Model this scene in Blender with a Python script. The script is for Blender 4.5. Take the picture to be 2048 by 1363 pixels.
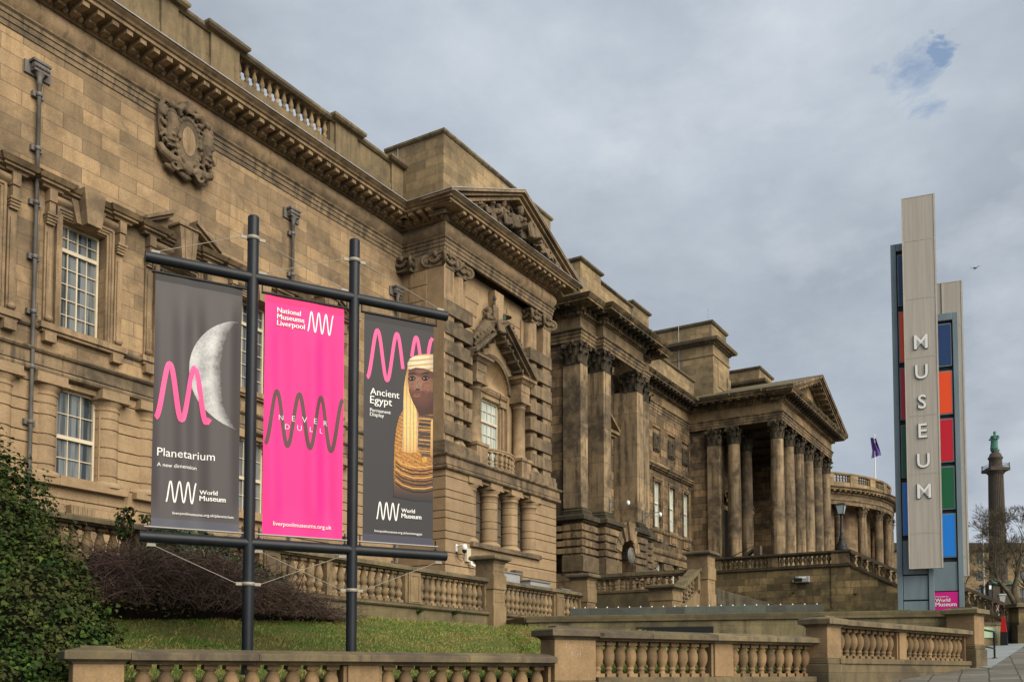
import bpy, bmesh, math, random
from math import sin, cos, pi, radians, sqrt, atan2
from mathutils import Vector, Matrix, noise as mnoise

S = bpy.context.scene
C = S.collection
for o in list(bpy.data.objects):
    bpy.data.objects.remove(o)
rnd = random.Random(7)

# ------------------------------------------------------------------ camera
YAW = radians(31.27); PITCH = radians(3.0); F = 1920.0; HZ = 1344.0; EYE = 1.6
FW = Vector((cos(YAW), sin(YAW), 0)); RT = Vector((sin(YAW), -cos(YAW), 0)); UP = Vector((0, 0, 1))
cam = bpy.data.cameras.new("camera"); camo = bpy.data.objects.new("camera", cam); C.objects.link(camo)
camo.location = (0, 0, EYE)
fwd = FW * cos(PITCH) + UP * sin(PITCH); upv = UP * cos(PITCH) - FW * sin(PITCH)
camo.rotation_euler = Matrix((RT, upv, -fwd)).transposed().to_euler()
cam.sensor_width = 36; cam.lens = F / 2048 * 36
cam.shift_y = (HZ - F * math.tan(PITCH) - 681.5) / 2048
cam.clip_end = 3000; cam.clip_start = 0.1
S.camera = camo

# ------------------------------------------------------------------ light
SUN_EL = radians(34); SUN_AZ = radians(-106)         # direction the light comes from, measured from +X towards +Y
sl = bpy.data.lights.new("sun", 'SUN'); sl.energy = 1.5; sl.angle = radians(55); sl.color = (1.0, 0.91, 0.76)
so = bpy.data.objects.new("sun", sl); C.objects.link(so)
sd = Vector((cos(SUN_EL) * cos(SUN_AZ), cos(SUN_EL) * sin(SUN_AZ), sin(SUN_EL)))
so.rotation_euler = sd.to_track_quat('Z', 'Y').to_euler()
W = bpy.data.worlds.new("World"); S.world = W; W.use_nodes = True
nt = W.node_tree; nt.nodes.clear()
def wn(t, **k):
    n = nt.nodes.new(t)
    for a, b in k.items(): setattr(n, a, b)
    return n
sky = wn('ShaderNodeTexSky', sky_type='NISHITA', sun_disc=False, sun_elevation=SUN_EL, sun_rotation=radians(90) - SUN_AZ)
skm = wn('ShaderNodeVectorMath', operation='SCALE'); skm.inputs['Scale'].default_value = 0.05
tc = wn('ShaderNodeTexCoord'); mp = wn('ShaderNodeMapping'); mp.inputs['Scale'].default_value = (1.0, 1.0, 1.9); mp.inputs['Location'].default_value = (0.35, 0.1, 0.2)
def wnoise(sc, det, ro, di):
    n = wn('ShaderNodeTexNoise'); n.inputs['Scale'].default_value = sc; n.inputs['Detail'].default_value = det; n.inputs['Roughness'].default_value = ro; n.inputs['Distortion'].default_value = di; nt.links.new(mp.outputs['Vector'], n.inputs['Vector']); return n
def wramp(f, st):
    r = wn('ShaderNodeValToRGB'); e = r.color_ramp.elements; nt.links.new(f, r.inputs['Fac'])
    while len(e) < len(st): e.new(.5)
    for q, (p, c) in zip(e, st): q.position = p; q.color = (*c, 1)
    return r.outputs['Color']
def wmix(f, a, b, mode='MIX'):
    x = wn('ShaderNodeMix', data_type='RGBA', blend_type=mode)
    for i, q in ((0, f), (6, a), (7, b)):
        if isinstance(q, bpy.types.NodeSocket): nt.links.new(q, x.inputs[i])
        else: x.inputs[i].default_value = q
    return x.outputs[2]
def wmath(op, a, b):
    x = wn('ShaderNodeMath', operation=op)
    for i, q in ((0, a), (1, b)):
        if isinstance(q, bpy.types.NodeSocket): nt.links.new(q, x.inputs[i])
        else: x.inputs[i].default_value = q
    return x.outputs[0]
ou = wn('ShaderNodeOutputWorld'); bg = wn('ShaderNodeBackground'); bg.inputs['Strength'].default_value = 0.90; L = nt.links.new
L(tc.outputs['Generated'], mp.inputs['Vector'])
n1 = wnoise(2.0, 5, .50, .10); n2 = wnoise(6.5, 9, .60, .15); n3 = wnoise(3.6, 8, .56, .12)
base = wramp(n1.outputs['Fac'], [(.36, (.126, .142, .162)), (.50, (.150, .169, .192)), (.64, (.172, .191, .214))])
base = wmix(1.0, base, wramp(n2.outputs['Fac'], [(.34, (.89, .90, .915)), (.50, (.985, .985, .99)), (.68, (1.11, 1.10, 1.085))]), 'MULTIPLY')
base = wmix(wramp(n3.outputs['Fac'], [(.535, (0, 0, 0)), (.72, (.55, .55, .55))]), base, (.238, .252, .270, 1))
# heavier cloud lies low over the far end of the street
sx = wn('ShaderNodeSeparateXYZ'); L(tc.outputs['Generated'], sx.inputs[0])
low = wn('ShaderNodeMapRange'); L(sx.outputs[2], low.inputs[0]); low.inputs[1].default_value = .50; low.inputs[2].default_value = .12; low.clamp = True
base = wmix(wmath('MULTIPLY', low.outputs[0], .55), base, wmix(1.0, base, (.82, .835, .86, 1), 'MULTIPLY'))
n4 = wnoise(13.0, 8, .62, .6)
# one small break in the cloud where the blue shows
def gap(px, py, rad):
    d = (FW * cos(PITCH) + UP * sin(PITCH)) + RT * ((px - 1024) / F) + (UP * cos(PITCH) - FW * sin(PITCH)) * ((HZ - F * math.tan(PITCH) - py) / F); d.normalize()
    ds = wn('ShaderNodeVectorMath', operation='DISTANCE'); L(tc.outputs['Generated'], ds.inputs[0]); ds.inputs[1].default_value = d
    return wmath('SUBTRACT', 1.0, wmath('DIVIDE', wmath('ADD', ds.outputs['Value'], wmath('MULTIPLY', wmath('SUBTRACT', n4.outputs['Fac'], .5), .11)), rad))
gp = wn('ShaderNodeClamp'); L(wmath('MULTIPLY', wmath('MAXIMUM', gap(1836, 160, .023), gap(1885, 112, .008)), 1.1), gp.inputs[0])
sky2 = wmix(1.0, skm.outputs['Vector'], (.62, .86, 1.0, 1), 'MULTIPLY')
L(sky.outputs['Color'], skm.inputs[0])
L(wmix(wmath('MULTIPLY', gp.outputs[0], .62), base, sky2), bg.inputs['Color']); L(bg.outputs['Background'], ou.inputs['Surface'])
S.view_settings.view_transform = 'Standard'; S.view_settings.look = 'None'; S.view_settings.gamma = 1
S.view_settings.exposure = 1.84
S.render.engine = 'CYCLES'
S.cycles.use_denoising = True
S.cycles.max_bounces = 6; S.cycles.diffuse_bounces = 3; S.cycles.glossy_bounces = 2

# ------------------------------------------------------------------ plan helpers (lateral / depth from the pavement)
def LD(lat, d, z=0.0):
    p = RT * lat + FW * d
    return Vector((p.x, p.y, z))

# ------------------------------------------------------------------ materials
def mat(name):
    m = bpy.data.materials.new(name); m.use_nodes = True
    m.node_tree.nodes.clear()
    return m, m.node_tree
class G:
    """small node graph builder"""
    def __init__(s, name):
        s.m, s.t = mat(name)
        s.out = s.n('ShaderNodeOutputMaterial'); s.b = s.n('ShaderNodeBsdfPrincipled')
        s.l(s.b.outputs[0], s.out.inputs[0]); s._tc = None
    def n(s, t, **k):
        x = s.t.nodes.new(t)
        for a, b in k.items(): setattr(x, a, b)
        return x
    def l(s, a, b): s.t.links.new(a, b)
    def obj(s):
        if s._tc is None:
            tc = s.n('ShaderNodeTexCoord'); s._tc = tc.outputs['Object']
        return s._tc
    def vec(s, scale=(1, 1, 1), loc=None, rand=False, src=None):
        mp = s.n('ShaderNodeMapping'); s.l(src or s.obj(), mp.inputs['Vector']); mp.inputs['Scale'].default_value = scale
        if loc: mp.inputs['Location'].default_value = loc
        v = mp.outputs[0]
        if rand:
            oi = s.n('ShaderNodeObjectInfo'); a = s.n('ShaderNodeVectorMath', operation='ADD'); sc = s.n('ShaderNodeMath', operation='MULTIPLY'); sc.inputs[1].default_value = 60
            s.l(oi.outputs['Random'], sc.inputs[0]); s.l(v, a.inputs[0]); s.l(sc.outputs[0], a.inputs[1]); v = a.outputs[0]
        return v
    def noise(s, v, scale, detail=4, rough=0.55, dist=0.0):
        x = s.n('ShaderNodeTexNoise'); s.l(v, x.inputs['Vector']); x.inputs['Scale'].default_value = scale
        x.inputs['Detail'].default_value = detail; x.inputs['Roughness'].default_value = rough; x.inputs['Distortion'].default_value = dist
        return x.outputs['Fac']
    def ramp(s, f, stops):
        r = s.n('ShaderNodeValToRGB'); s.l(f, r.inputs[0]); e = r.color_ramp.elements
        while len(e) < len(stops): e.new(0.5)
        for q, (p, c) in zip(e, stops):
            q.position = p; q.color = (c, c, c, 1) if not hasattr(c, '__len__') else (*c, 1)
        return r.outputs[0]
    def mix(s, f, a, b, mode='MIX'):
        x = s.n('ShaderNodeMix', data_type='RGBA', blend_type=mode)
        for i, q in ((0, f), (6, a), (7, b)):
            if hasattr(q, 'links') or isinstance(q, bpy.types.NodeSocket): s.l(q, x.inputs[i])
            else: x.inputs[i].default_value = q if i == 0 else ((*q, 1) if len(q) == 3 else q)
        return x.outputs[2]
    def math(s, op, a, b=None):
        x = s.n('ShaderNodeMath', operation=op)
        for i, q in ((0, a), (1, b)):
            if q is None: continue
            if isinstance(q, bpy.types.NodeSocket): s.l(q, x.inputs[i])
            else: x.inputs[i].default_value = q
        return x.outputs[0]
    def bump(s, h, strength=0.3, dist=0.02, prev=None):
        b = s.n('ShaderNodeBump'); b.inputs['Strength'].default_value = strength; b.inputs['Distance'].default_value = dist
        s.l(h, b.inputs['Height'])
        if prev is not None: s.l(prev, b.inputs['Normal'])
        s.l(b.outputs[0], s.b.inputs['Normal']); return b.outputs[0]
    def done(s, col=None, rough=0.9, spec=0.25, metal=0.0):
        if col is not None:
            if isinstance(col, bpy.types.NodeSocket): s.l(col, s.b.inputs['Base Color'])
            else: s.b.inputs['Base Color'].default_value = (*col, 1)
        if isinstance(rough, bpy.types.NodeSocket): s.l(rough, s.b.inputs['Roughness'])
        else: s.b.inputs['Roughness'].default_value = rough
        s.b.inputs['Specular IOR Level'].default_value = spec; s.b.inputs['Metallic'].default_value = metal
        return s.m

def wall_uv(g):
    """(along wall, height) coordinates picked by the direction the wall faces"""
    ge = g.n('ShaderNodeNewGeometry'); vt = g.n('ShaderNodeVectorTransform', vector_type='NORMAL', convert_from='WORLD', convert_to='OBJECT')
    g.l(ge.outputs['True Normal'], vt.inputs[0])
    ab = g.n('ShaderNodeVectorMath', operation='ABSOLUTE'); g.l(vt.outputs[0], ab.inputs[0])
    sn = g.n('ShaderNodeSeparateXYZ'); g.l(ab.outputs[0], sn.inputs[0])
    so_ = g.n('ShaderNodeSeparateXYZ'); g.l(g.obj(), so_.inputs[0])
    side = g.math('GREATER_THAN', sn.outputs[0], sn.outputs[1])
    mxu = g.n('ShaderNodeMix', data_type='FLOAT'); g.l(side, mxu.inputs[0]); g.l(so_.outputs[0], mxu.inputs[2]); g.l(so_.outputs[1], mxu.inputs[3])
    cb = g.n('ShaderNodeCombineXYZ'); g.l(mxu.outputs[0], cb.inputs[0]); g.l(so_.outputs[2], cb.inputs[1])
    flat = g.math('GREATER_THAN', sn.outputs[2], 0.6)
    return cb.outputs[0], flat

def stone(name, c1, c2, soot=(0.055, 0.046, 0.036), amount=0.5, block=None, mortar=(0.10, 0.08, 0.06), msize=0.006, moss=0.0, streak=0.6, bump=0.25, rand=True, fine=1.0, patch=0.55, off=0.5, lohi=(.62, 1.14), cover=0.0, tone=0.0, jf=.7):
    g = G(name)
    v = g.vec(rand=rand)
    big = g.noise(v, 0.33, 5, 0.62, 0.6)
    med = g.noise(v, 2.1, 5, 0.65, 0.4)
    fin = g.noise(v, 26, 3, 0.7)
    col = g.mix(g.ramp(med, [(0.3, 0.0), (0.7, 1.0)]), c1, c2)
    if block:
        uv, flat = wall_uv(g)
        br = g.n('ShaderNodeTexBrick', offset=off); g.l(uv, br.inputs['Vector'])
        br.inputs['Scale'].default_value = 1.0; br.inputs['Brick Width'].default_value = block[0]; br.inputs['Row Height'].default_value = block[1]
        br.inputs['Mortar Size'].default_value = msize; br.inputs['Mortar Smooth'].default_value = 0.4
        br.inputs['Color1'].default_value = (lohi[0], lohi[0], lohi[0] * 1.03, 1); br.inputs['Color2'].default_value = (lohi[1], lohi[1] * .97, lohi[1] * .92, 1); br.inputs['Mortar'].default_value = (0.9, 0.9, 0.9, 1)
        tint = g.mix(g.math('MULTIPLY', g.math('SUBTRACT', 1.0, flat), patch), (1, 1, 1), br.outputs['Color'])
        col = g.mix(1.0, col, tint, 'MULTIPLY')
        joint = g.math('MULTIPLY', br.outputs['Fac'], g.math('SUBTRACT', 1.0, flat))
        col = g.mix(g.math('MULTIPLY', joint, jf), col, mortar)
    if tone:
        oi = g.n('ShaderNodeObjectInfo'); k_ = g.math('ADD', g.math('MULTIPLY', oi.outputs['Random'], tone), 1.0 - tone * .7); cb_ = g.n('ShaderNodeCombineXYZ')
        for q_ in range(3): g.l(k_, cb_.inputs[q_])
        col = g.mix(1.0, col, cb_.outputs[0], 'MULTIPLY')
    vs = g.vec((1.6, 1.6, 0.13), rand=rand)
    fs_ = g.noise(g.vec((9, 9, .5), rand=rand, loc=(3, 7, 2)), 1.6, 4, .7)
    stk = g.noise(vs, 2.4, 5, 0.65, 0.2)
    sm = g.math('MULTIPLY', g.ramp(stk, [(0.47 - cover, 0.0), (0.62 - cover, 1.0)]), streak)
    bm = g.ramp(big, [(0.45 - cover, 0.0), (0.59 - cover, 1.0)])
    dirt = g.math('MULTIPLY', g.math('MAXIMUM', bm, sm), amount)
    dirt = g.math('MULTIPLY', dirt, g.ramp(med, [(0.30, 0.45), (0.58, 1.0)]))
    dirt = g.math('MAXIMUM', dirt, g.math('MULTIPLY', g.ramp(fs_, [(.56, 0), (.74, 1)]), amount * streak * .75))
    col = g.mix(dirt, col, soot)
    if moss:
        nm = g.noise(g.vec(rand=rand, loc=(5, 3, 1)), 1.3, 5, 0.7)
        ge = g.n('ShaderNodeNewGeometry'); sz = g.n('ShaderNodeSeparateXYZ'); g.l(ge.outputs['Normal'], sz.inputs[0])
        upf = g.ramp(sz.outputs[2], [(0.0, 0.25), (0.75, 1.0)])
        col = g.mix(g.math('MULTIPLY', g.math('MULTIPLY', g.ramp(nm, [(0.40, 0.0), (0.62, 1.0)]), moss), upf), col, (0.055, 0.062, 0.020))
    col = g.mix(g.math('MULTIPLY', g.ramp(fin, [(0.3, 1.0), (0.6, 0.0)]), 0.28 * fine), col, (0.03, 0.025, 0.02))
    h = g.math('ADD', g.math('MULTIPLY', fin, 0.35), med)
    nb = g.bump(h, bump, 0.02)
    if block:
        g.bump(g.math('SUBTRACT', 1.0, joint), 0.6, 0.01, nb)
    return g.done(col, 0.92, 0.2)

def plain(name, c, rough=0.6, spec=0.4, metal=0.0, var=0.0, vscale=3.0, c2=None, vs=(1, 1, 1), bump=0.0):
    g = G(name)
    if var or c2:
        f = g.noise(g.vec(vs, rand=True), vscale, 5, 0.6, 0.2)
        c2 = c2 or tuple(x * (1 - var) for x in c)
        col = g.mix(g.ramp(f, [(0.35, 0.0), (0.68, 1.0)]), c, c2)
        if bump: g.bump(f, bump, 0.01)
        return g.done(col, rough, spec, metal)
    return g.done(c, rough, spec, metal)

M = {}
M['wing'] = stone('wing_stone', (0.395, 0.282, 0.166), (0.310, 0.214, 0.120), amount=0.52, block=(1.15, 0.41), msize=0.009, patch=0.90, lohi=(.56, 1.10), jf=.8)
M['wing_trim'] = stone('wing_trim_stone', (0.355, 0.250, 0.147), (0.265, 0.182, 0.102), amount=0.66, streak=0.9, cover=.01)
M['wing_pale'] = stone('wing_pale_stone', (0.385, 0.277, 0.166), (0.312, 0.218, 0.125), amount=0.22, block=(1.3, 3.0), msize=0.0035, patch=0.6)
M['wing_dark'] = stone('wing_weathered_stone', (0.27, 0.195, 0.118), (0.185, 0.132, 0.078), amount=0.85, streak=1.0, cover=.03)
M['attic'] = stone('attic_stone', (0.36, 0.268, 0.150), (0.26, 0.19, 0.106), amount=0.55, block=(0.95, 0.36), msize=0.008, patch=0.9, moss=0.35)
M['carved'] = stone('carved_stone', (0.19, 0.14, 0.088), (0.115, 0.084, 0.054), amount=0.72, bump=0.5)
M['parapet'] = stone('parapet_stone', (0.235, 0.175, 0.100), (0.17, 0.128, 0.073), amount=0.6, moss=0.5, streak=0.9)
M['lib'] = stone('library_stone', (0.34, 0.235, 0.13), (0.22, 0.15, 0.083), amount=0.88, soot=(.040, .033, .025), block=(1.2, 0.46), msize=0.022, patch=1.0, lohi=(.40, 1.22), cover=.035, jf=.9, mortar=(.05, .04, .03))
M['lib_trim'] = stone('library_trim_stone', (0.33, 0.232, 0.128), (0.215, 0.148, 0.08), amount=0.86, streak=1.0, soot=(.042, .035, .027), cover=.04)
M['lib_pale'] = stone('library_frieze_stone', (0.34, 0.245, 0.135), (0.26, 0.175, 0.09), amount=0.70, block=(1.7, 2.0), msize=0.012, patch=0.8, lohi=(.55, 1.15))
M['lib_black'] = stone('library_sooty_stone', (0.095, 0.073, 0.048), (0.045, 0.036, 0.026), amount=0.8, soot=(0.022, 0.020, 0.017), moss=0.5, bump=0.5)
M['lib_col'] = stone('column_stone', (0.37, 0.275, 0.165), (0.275, 0.200, 0.118), amount=0.86, streak=1.0, block=(9.0, 1.72), msize=0.018, patch=0.8, off=0.0, soot=(.045, .037, .028), tone=.25, cover=.02)
M['rough'] = stone('rockfaced_stone', (0.20, 0.145, 0.082), (0.10, 0.074, 0.045), amount=0.7, bump=1.0, fine=2.0)
M['podium'] = stone('podium_stone', (0.30, 0.225, 0.115), (0.175, 0.132, 0.068), amount=0.72, soot=(0.040, 0.035, 0.024), block=(0.95, 0.42), msize=0.022, patch=1.0, moss=0.4, lohi=(.38, 1.25))
M['terrace'] = stone('terrace_stone', (0.315, 0.225, 0.125), (0.24, 0.168, 0.090), amount=0.60, moss=0.25, tone=.35)
M['terrace_base'] = stone('terrace_base_stone', (0.205, 0.165, 0.092), (0.13, 0.105, 0.058), amount=0.6, moss=0.6, block=(1.6, 0.45), msize=0.008, patch=0.6)
M['bal'] = stone('baluster_stone', (0.315, 0.208, 0.107), (0.225, 0.147, 0.076), amount=0.60, streak=0.6, tone=.45)
M['coping'] = stone('coping_stone', (0.225, 0.178, 0.100), (0.135, 0.110, 0.066), amount=0.75, streak=0.9, moss=0.35, soot=(0.06, 0.047, 0.044), tone=.3)
M['front'] = stone('front_wall_stone', (0.315, 0.212, 0.113), (0.245, 0.162, 0.085), amount=0.4, moss=0.12)
M['plinth'] = stone('plinth_stone', (0.21, 0.160, 0.092), (0.12, 0.095, 0.056), amount=0.75, moss=0.55, block=(1.7, 0.5), msize=0.01, patch=0.6)
M['retain'] = stone('retaining_stone', (0.29, 0.24, 0.135), (0.20, 0.165, 0.09), amount=0.75, moss=0.45, block=(0.9, 0.5), msize=0.006, patch=0.5, streak=1.0)
M['slate'] = stone('slate_cladding', (0.125, 0.150, 0.130), (0.085, 0.102, 0.095), soot=(0.09, 0.07, 0.06), amount=0.4, block=(0.62, 1.0), msize=0.008, mortar=(0.13, 0.14, 0.13), patch=0.9, bump=0.15, off=0.0)
M['lead'] = plain('lead_flashing', (0.33, 0.34, 0.36), 0.55, 0.4, var=0.35)
M['frame'] = plain('cream_window_paint', (0.56, 0.49, 0.36), 0.45, 0.4, var=0.18)
M['blind'] = plain('white_window_paint', (0.62, 0.60, 0.52), 0.5, 0.3, var=0.12)
g = G('window_glass')
cur = g.noise(g.vec((7, 1, 0.25), rand=True), 1.0, 3, 0.5)
M['glass'] = g.done(g.mix(g.ramp(cur, [(0.42, 0.0), (0.56, 1.0)]), (0.022, 0.027, 0.028), (0.15, 0.165, 0.17)), 0.06, 0.6)
g = G('blind_glass')
cur = g.noise(g.vec((6, 1, 0.4), rand=True), 1.0, 3, 0.5)
M['blindglass'] = g.done(g.mix(g.ramp(cur, [(0.35, 0.0), (0.65, 1.0)]), (0.30, 0.35, 0.33), (0.48, 0.53, 0.49)), 0.2, 0.5)
M['pipe'] = plain('lead_pipe', (0.075, 0.068, 0.062), 0.55, 0.4, c2=(0.15, 0.14, 0.13), vs=(1, 1, 0.4), vscale=5)
M['dark'] = plain('dark_void', (0.012, 0.011, 0.010), 0.9, 0.1)
M['louvre'] = plain('dirty_louvre', (0.105, 0.088, 0.066), 0.85, 0.2, var=0.4, vs=(1, 1, 0.3))
M['bronze'] = plain('verdigris_bronze', (0.060, 0.185, 0.140), 0.7, 0.3, var=0.45, vscale=2.0)
M['black'] = plain('black_iron', (0.009, 0.010, 0.011), 0.55, 0.3)
M['white'] = plain('white_plastic', (0.68, 0.68, 0.66), 0.4, 0.4)
M['greybox'] = plain('grey_cabinet_paint', (0.30, 0.31, 0.31), 0.5, 0.4, var=0.12)

# ------------------------------------------------------------------ mesh builder
class MB:
    def __init__(s): s.v = []; s.f = []; s.sm = []; s.mi = {}
    def add(s, pts, faces, smooth=False):
        b = len(s.v); s.v += [tuple(p) for p in pts]
        for f in faces: s.f.append(tuple(b + i for i in f)); s.sm.append(smooth)
    def box(s, x0, x1, y0, y1, z0, z1):
        s.add([(x0, y0, z0), (x1, y0, z0), (x1, y1, z0), (x0, y1, z0), (x0, y0, z1), (x1, y0, z1), (x1, y1, z1), (x0, y1, z1)],
              [(0, 3, 2, 1), (4, 5, 6, 7), (0, 1, 5, 4), (1, 2, 6, 5), (2, 3, 7, 6), (3, 0, 4, 7)]); return s
    def hexa(s, p):                                  # eight points: bottom ring, top ring
        s.add(p, [(0, 3, 2, 1), (4, 5, 6, 7), (0, 1, 5, 4), (1, 2, 6, 5), (2, 3, 7, 6), (3, 0, 4, 7)]); return s
    def fbox(s, o, ux, uy, uz, x0, x1, y0, y1, z0, z1):
        P = lambda a, b, c: Vector(o) + Vector(ux) * a + Vector(uy) * b + Vector(uz) * c
        s.hexa([P(x0, y0, z0), P(x1, y0, z0), P(x1, y1, z0), P(x0, y1, z0), P(x0, y0, z1), P(x1, y0, z1), P(x1, y1, z1), P(x0, y1, z1)]); return s
    def prism(s, poly, fn, h0, h1):                  # fn(a, b, h) -> point
        n = len(poly)
        s.add([fn(a, b, h0) for a, b in poly] + [fn(a, b, h1) for a, b in poly],
              [tuple(range(n))[::-1], tuple(range(n, 2 * n))] + [(i, (i + 1) % n, n + (i + 1) % n, n + i) for i in range(n)]); return s
    def prism_y(s, poly, y0, y1): return s.prism(poly, lambda a, b, h: (a, h, b), y0, y1)
    def lathe(s, prof, c=(0, 0, 0), n=16, a0=0.0, a1=2 * pi, smooth=True, caps=True):
        full = abs(a1 - a0 - 2 * pi) < 1e-6; k = n if full else n + 1
        pts = []
        for r, z in prof:
            for i in range(k):
                a = a0 + (a1 - a0) * i / n; pts.append((c[0] + r * cos(a), c[1] + r * sin(a), c[2] + z))
        fc = []
        for j in range(len(prof) - 1):
            for i in range(n):
                i2 = (i + 1) % k
                fc.append((j * k + i, j * k + i2, (j + 1) * k + i2, (j + 1) * k + i))
        s.add(pts, fc, smooth)
        if caps and full:
            for j, rev in ((0, True), (len(prof) - 1, False)):
                if prof[j][0] > 1e-4:
                    q = pts[j * k:(j + 1) * k]; s.add(q, [tuple(range(k))[::-1] if rev else tuple(range(k))])
        return s
    def tube(s, pts, r, n=8, smooth=True, caps=True):
        pts = [Vector(p) for p in pts]; R = r if hasattr(r, '__len__') else [r] * len(pts)
        ring = []; t0 = None
        for i, p in enumerate(pts):
            t = (pts[min(i + 1, len(pts) - 1)] - pts[max(i - 1, 0)]).normalized()
            if t0 is None:
                a = t.cross(Vector((0, 0, 1)));
                if a.length < 1e-3: a = t.cross(Vector((1, 0, 0)))
                a.normalize()
            else:
                a = (a - t * a.dot(t)); a = a.normalized() if a.length > 1e-6 else t.orthogonal().normalized()
            b = t.cross(a); t0 = t
            ring += [p + (a * cos(2 * pi * k / n) + b * sin(2 * pi * k / n)) * R[i] for k in range(n)]
        fc = [(j * n + k, j * n + (k + 1) % n, (j + 1) * n + (k + 1) % n, (j + 1) * n + k) for j in range(len(pts) - 1) for k in range(n)]
        s.add(ring, fc, smooth)
        if caps and n > 2:
            s.add(ring[:n], [tuple(range(n))[::-1]]); s.add(ring[-n:], [tuple(range(n))])
        return s
    def ball(s, c, r, n=8, m=6, sc=(1, 1, 1), rot=None):
        pts = []; fc = []
        for j in range(m + 1):
            th = pi * j / m
            for i in range(n):
                a = 2 * pi * i / n; q = Vector((sin(th) * cos(a) * sc[0], sin(th) * sin(a) * sc[1], cos(th) * sc[2])) * r
                if rot is not None: q = rot @ q
                pts.append(Vector(c) + q)
        for j in range(m):
            for i in range(n): fc.append((j * n + i, (j + 1) * n + i, (j + 1) * n + (i + 1) % n, j * n + (i + 1) % n))
        s.add(pts, fc, True); return s
    def sweep(s, prof, path, closed=False, caps=True, smooth=False):
        """profile of (out, z); out is to the right of the path direction"""
        P = [Vector((p[0], p[1], 0)) for p in path]; n = len(P); m = len(prof); pts = []
        zoff = [p[2] if len(p) > 2 else 0.0 for p in path]
        for i in range(n):
            d0 = (P[i] - P[i - 1]).normalized() if (i > 0 or closed) else None
            d1 = (P[(i + 1) % n] - P[i]).normalized() if (i < n - 1 or closed) else None
            d0 = d0 or d1; d1 = d1 or d0
            n0 = Vector((d0.y, -d0.x, 0)); n1 = Vector((d1.y, -d1.x, 0)); b = n0 + n1
            b = b / max(b.dot(n0), 0.2) if b.length > 1e-6 else n0
            for o, z in prof: pts.append((P[i].x + b.x * o, P[i].y + b.y * o, z + zoff[i]))
        fc = []
        for i in range(n if closed else n - 1):
            i2 = (i + 1) % n
            for j in range(m): fc.append((i * m + j, i2 * m + j, i2 * m + (j + 1) % m, i * m + (j + 1) % m))
        s.add(pts, fc, smooth)
        if caps and not closed:
            s.add(pts[:m], [tuple(range(m))]); s.add(pts[-m:], [tuple(range(m))[::-1]])
        return s
    def grid(s, nu, nv, fn, smooth=True):
        s.add([fn(i / nu, j / nv) for j in range(nv + 1) for i in range(nu + 1)],
              [(j * (nu + 1) + i, j * (nu + 1) + i + 1, (j + 1) * (nu + 1) + i + 1, (j + 1) * (nu + 1) + i) for j in range(nv) for i in range(nu)], smooth); return s
    def xf(s, Mx):
        s.v = [tuple(Mx @ Vector(p)) for p in s.v]; return s
    def merge(s, o, Mx=None, slot=0):
        b = len(s.v)
        if slot: s.mi[(len(s.f), len(s.f) + len(o.f))] = slot
        s.v += [tuple(Mx @ Vector(p)) if Mx is not None else p for p in o.v]
        s.f += [tuple(b + i for i in f) for f in o.f]; s.sm += o.sm; return s
    def mesh(s, name):
        me = bpy.data.meshes.new(name); me.from_pydata(s.v, [], s.f)
        me.polygons.foreach_set('use_smooth', s.sm)
        for (a_, b_), k_ in s.mi.items():
            for i_ in range(a_, b_): me.polygons[i_].material_index = k_
        bm = bmesh.new(); bm.from_mesh(me); bmesh.ops.recalc_face_normals(bm, faces=bm.faces); bm.to_mesh(me); bm.free()
        me.update(); return me
    def build(s, name, m=None, parent=None, bevel=0.0, loc=None, segs=2):
        me = s.mesh(name); o = bpy.data.objects.new(name, me); C.objects.link(o)
        for mm in (m if isinstance(m, (list, tuple)) else [m]):
            if mm is not None: me.materials.append(mm)
        if parent is not None: o.parent = parent
        if loc is not None: o.location = loc
        if bevel:
            b = o.modifiers.new('bevel', 'BEVEL'); b.width = bevel; b.segments = segs; b.limit_method = 'ANGLE'; b.angle_limit = radians(35)
        return o

def remesh(mb, vox, name, m, parent=None, smooth=2, loc=None):
    """joins overlapping rounded masses into one carved surface"""
    o = mb.build(name, m, None)
    r = o.modifiers.new('r', 'REMESH'); r.mode = 'VOXEL'; r.voxel_size = vox; r.use_smooth_shade = True
    if smooth:
        q = o.modifiers.new('s', 'SMOOTH'); q.iterations = smooth; q.factor = 0.5
    dg = bpy.context.evaluated_depsgraph_get(); me = bpy.data.meshes.new_from_object(o.evaluated_get(dg))
    old = o.data; o.modifiers.clear(); o.data = me; bpy.data.meshes.remove(old); me.name = name
    if not me.materials: me.materials.append(m)
    o.parent = parent
    if loc: o.location = loc
    return o

def tag(o, label=None, cat=None, group=None, kind=None):
    if label: o['label'] = label
    if cat: o['category'] = cat
    if group: o['group'] = group
    if kind: o['kind'] = kind
    return o
def empty(name, loc=(0, 0, 0), rz=0.0, label=None, cat=None, group=None):
    o = bpy.data.objects.new(name, None); C.objects.link(o); o.location = loc; o.rotation_euler = (0, 0, rz); o.empty_display_size = 0.2
    return tag(o, label, cat, group)
KIDS = {}
def copy_of(o, parent=None, loc=None, rot=None, scale=None, kids=True):
    c = o.copy(); C.objects.link(c)
    c.parent = parent
    if loc is not None: c.location = loc
    if rot is not None: c.rotation_euler = rot
    if scale is not None: c.scale = scale
    if kids:
        for ch in list(o.children): copy_of(ch, c)
    return c

def arc(cx, cz, r, a0, a1, n):
    return [(cx + r * cos(a0 + (a1 - a0) * i / n), cz + r * sin(a0 + (a1 - a0) * i / n)) for i in range(n + 1)]

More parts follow.
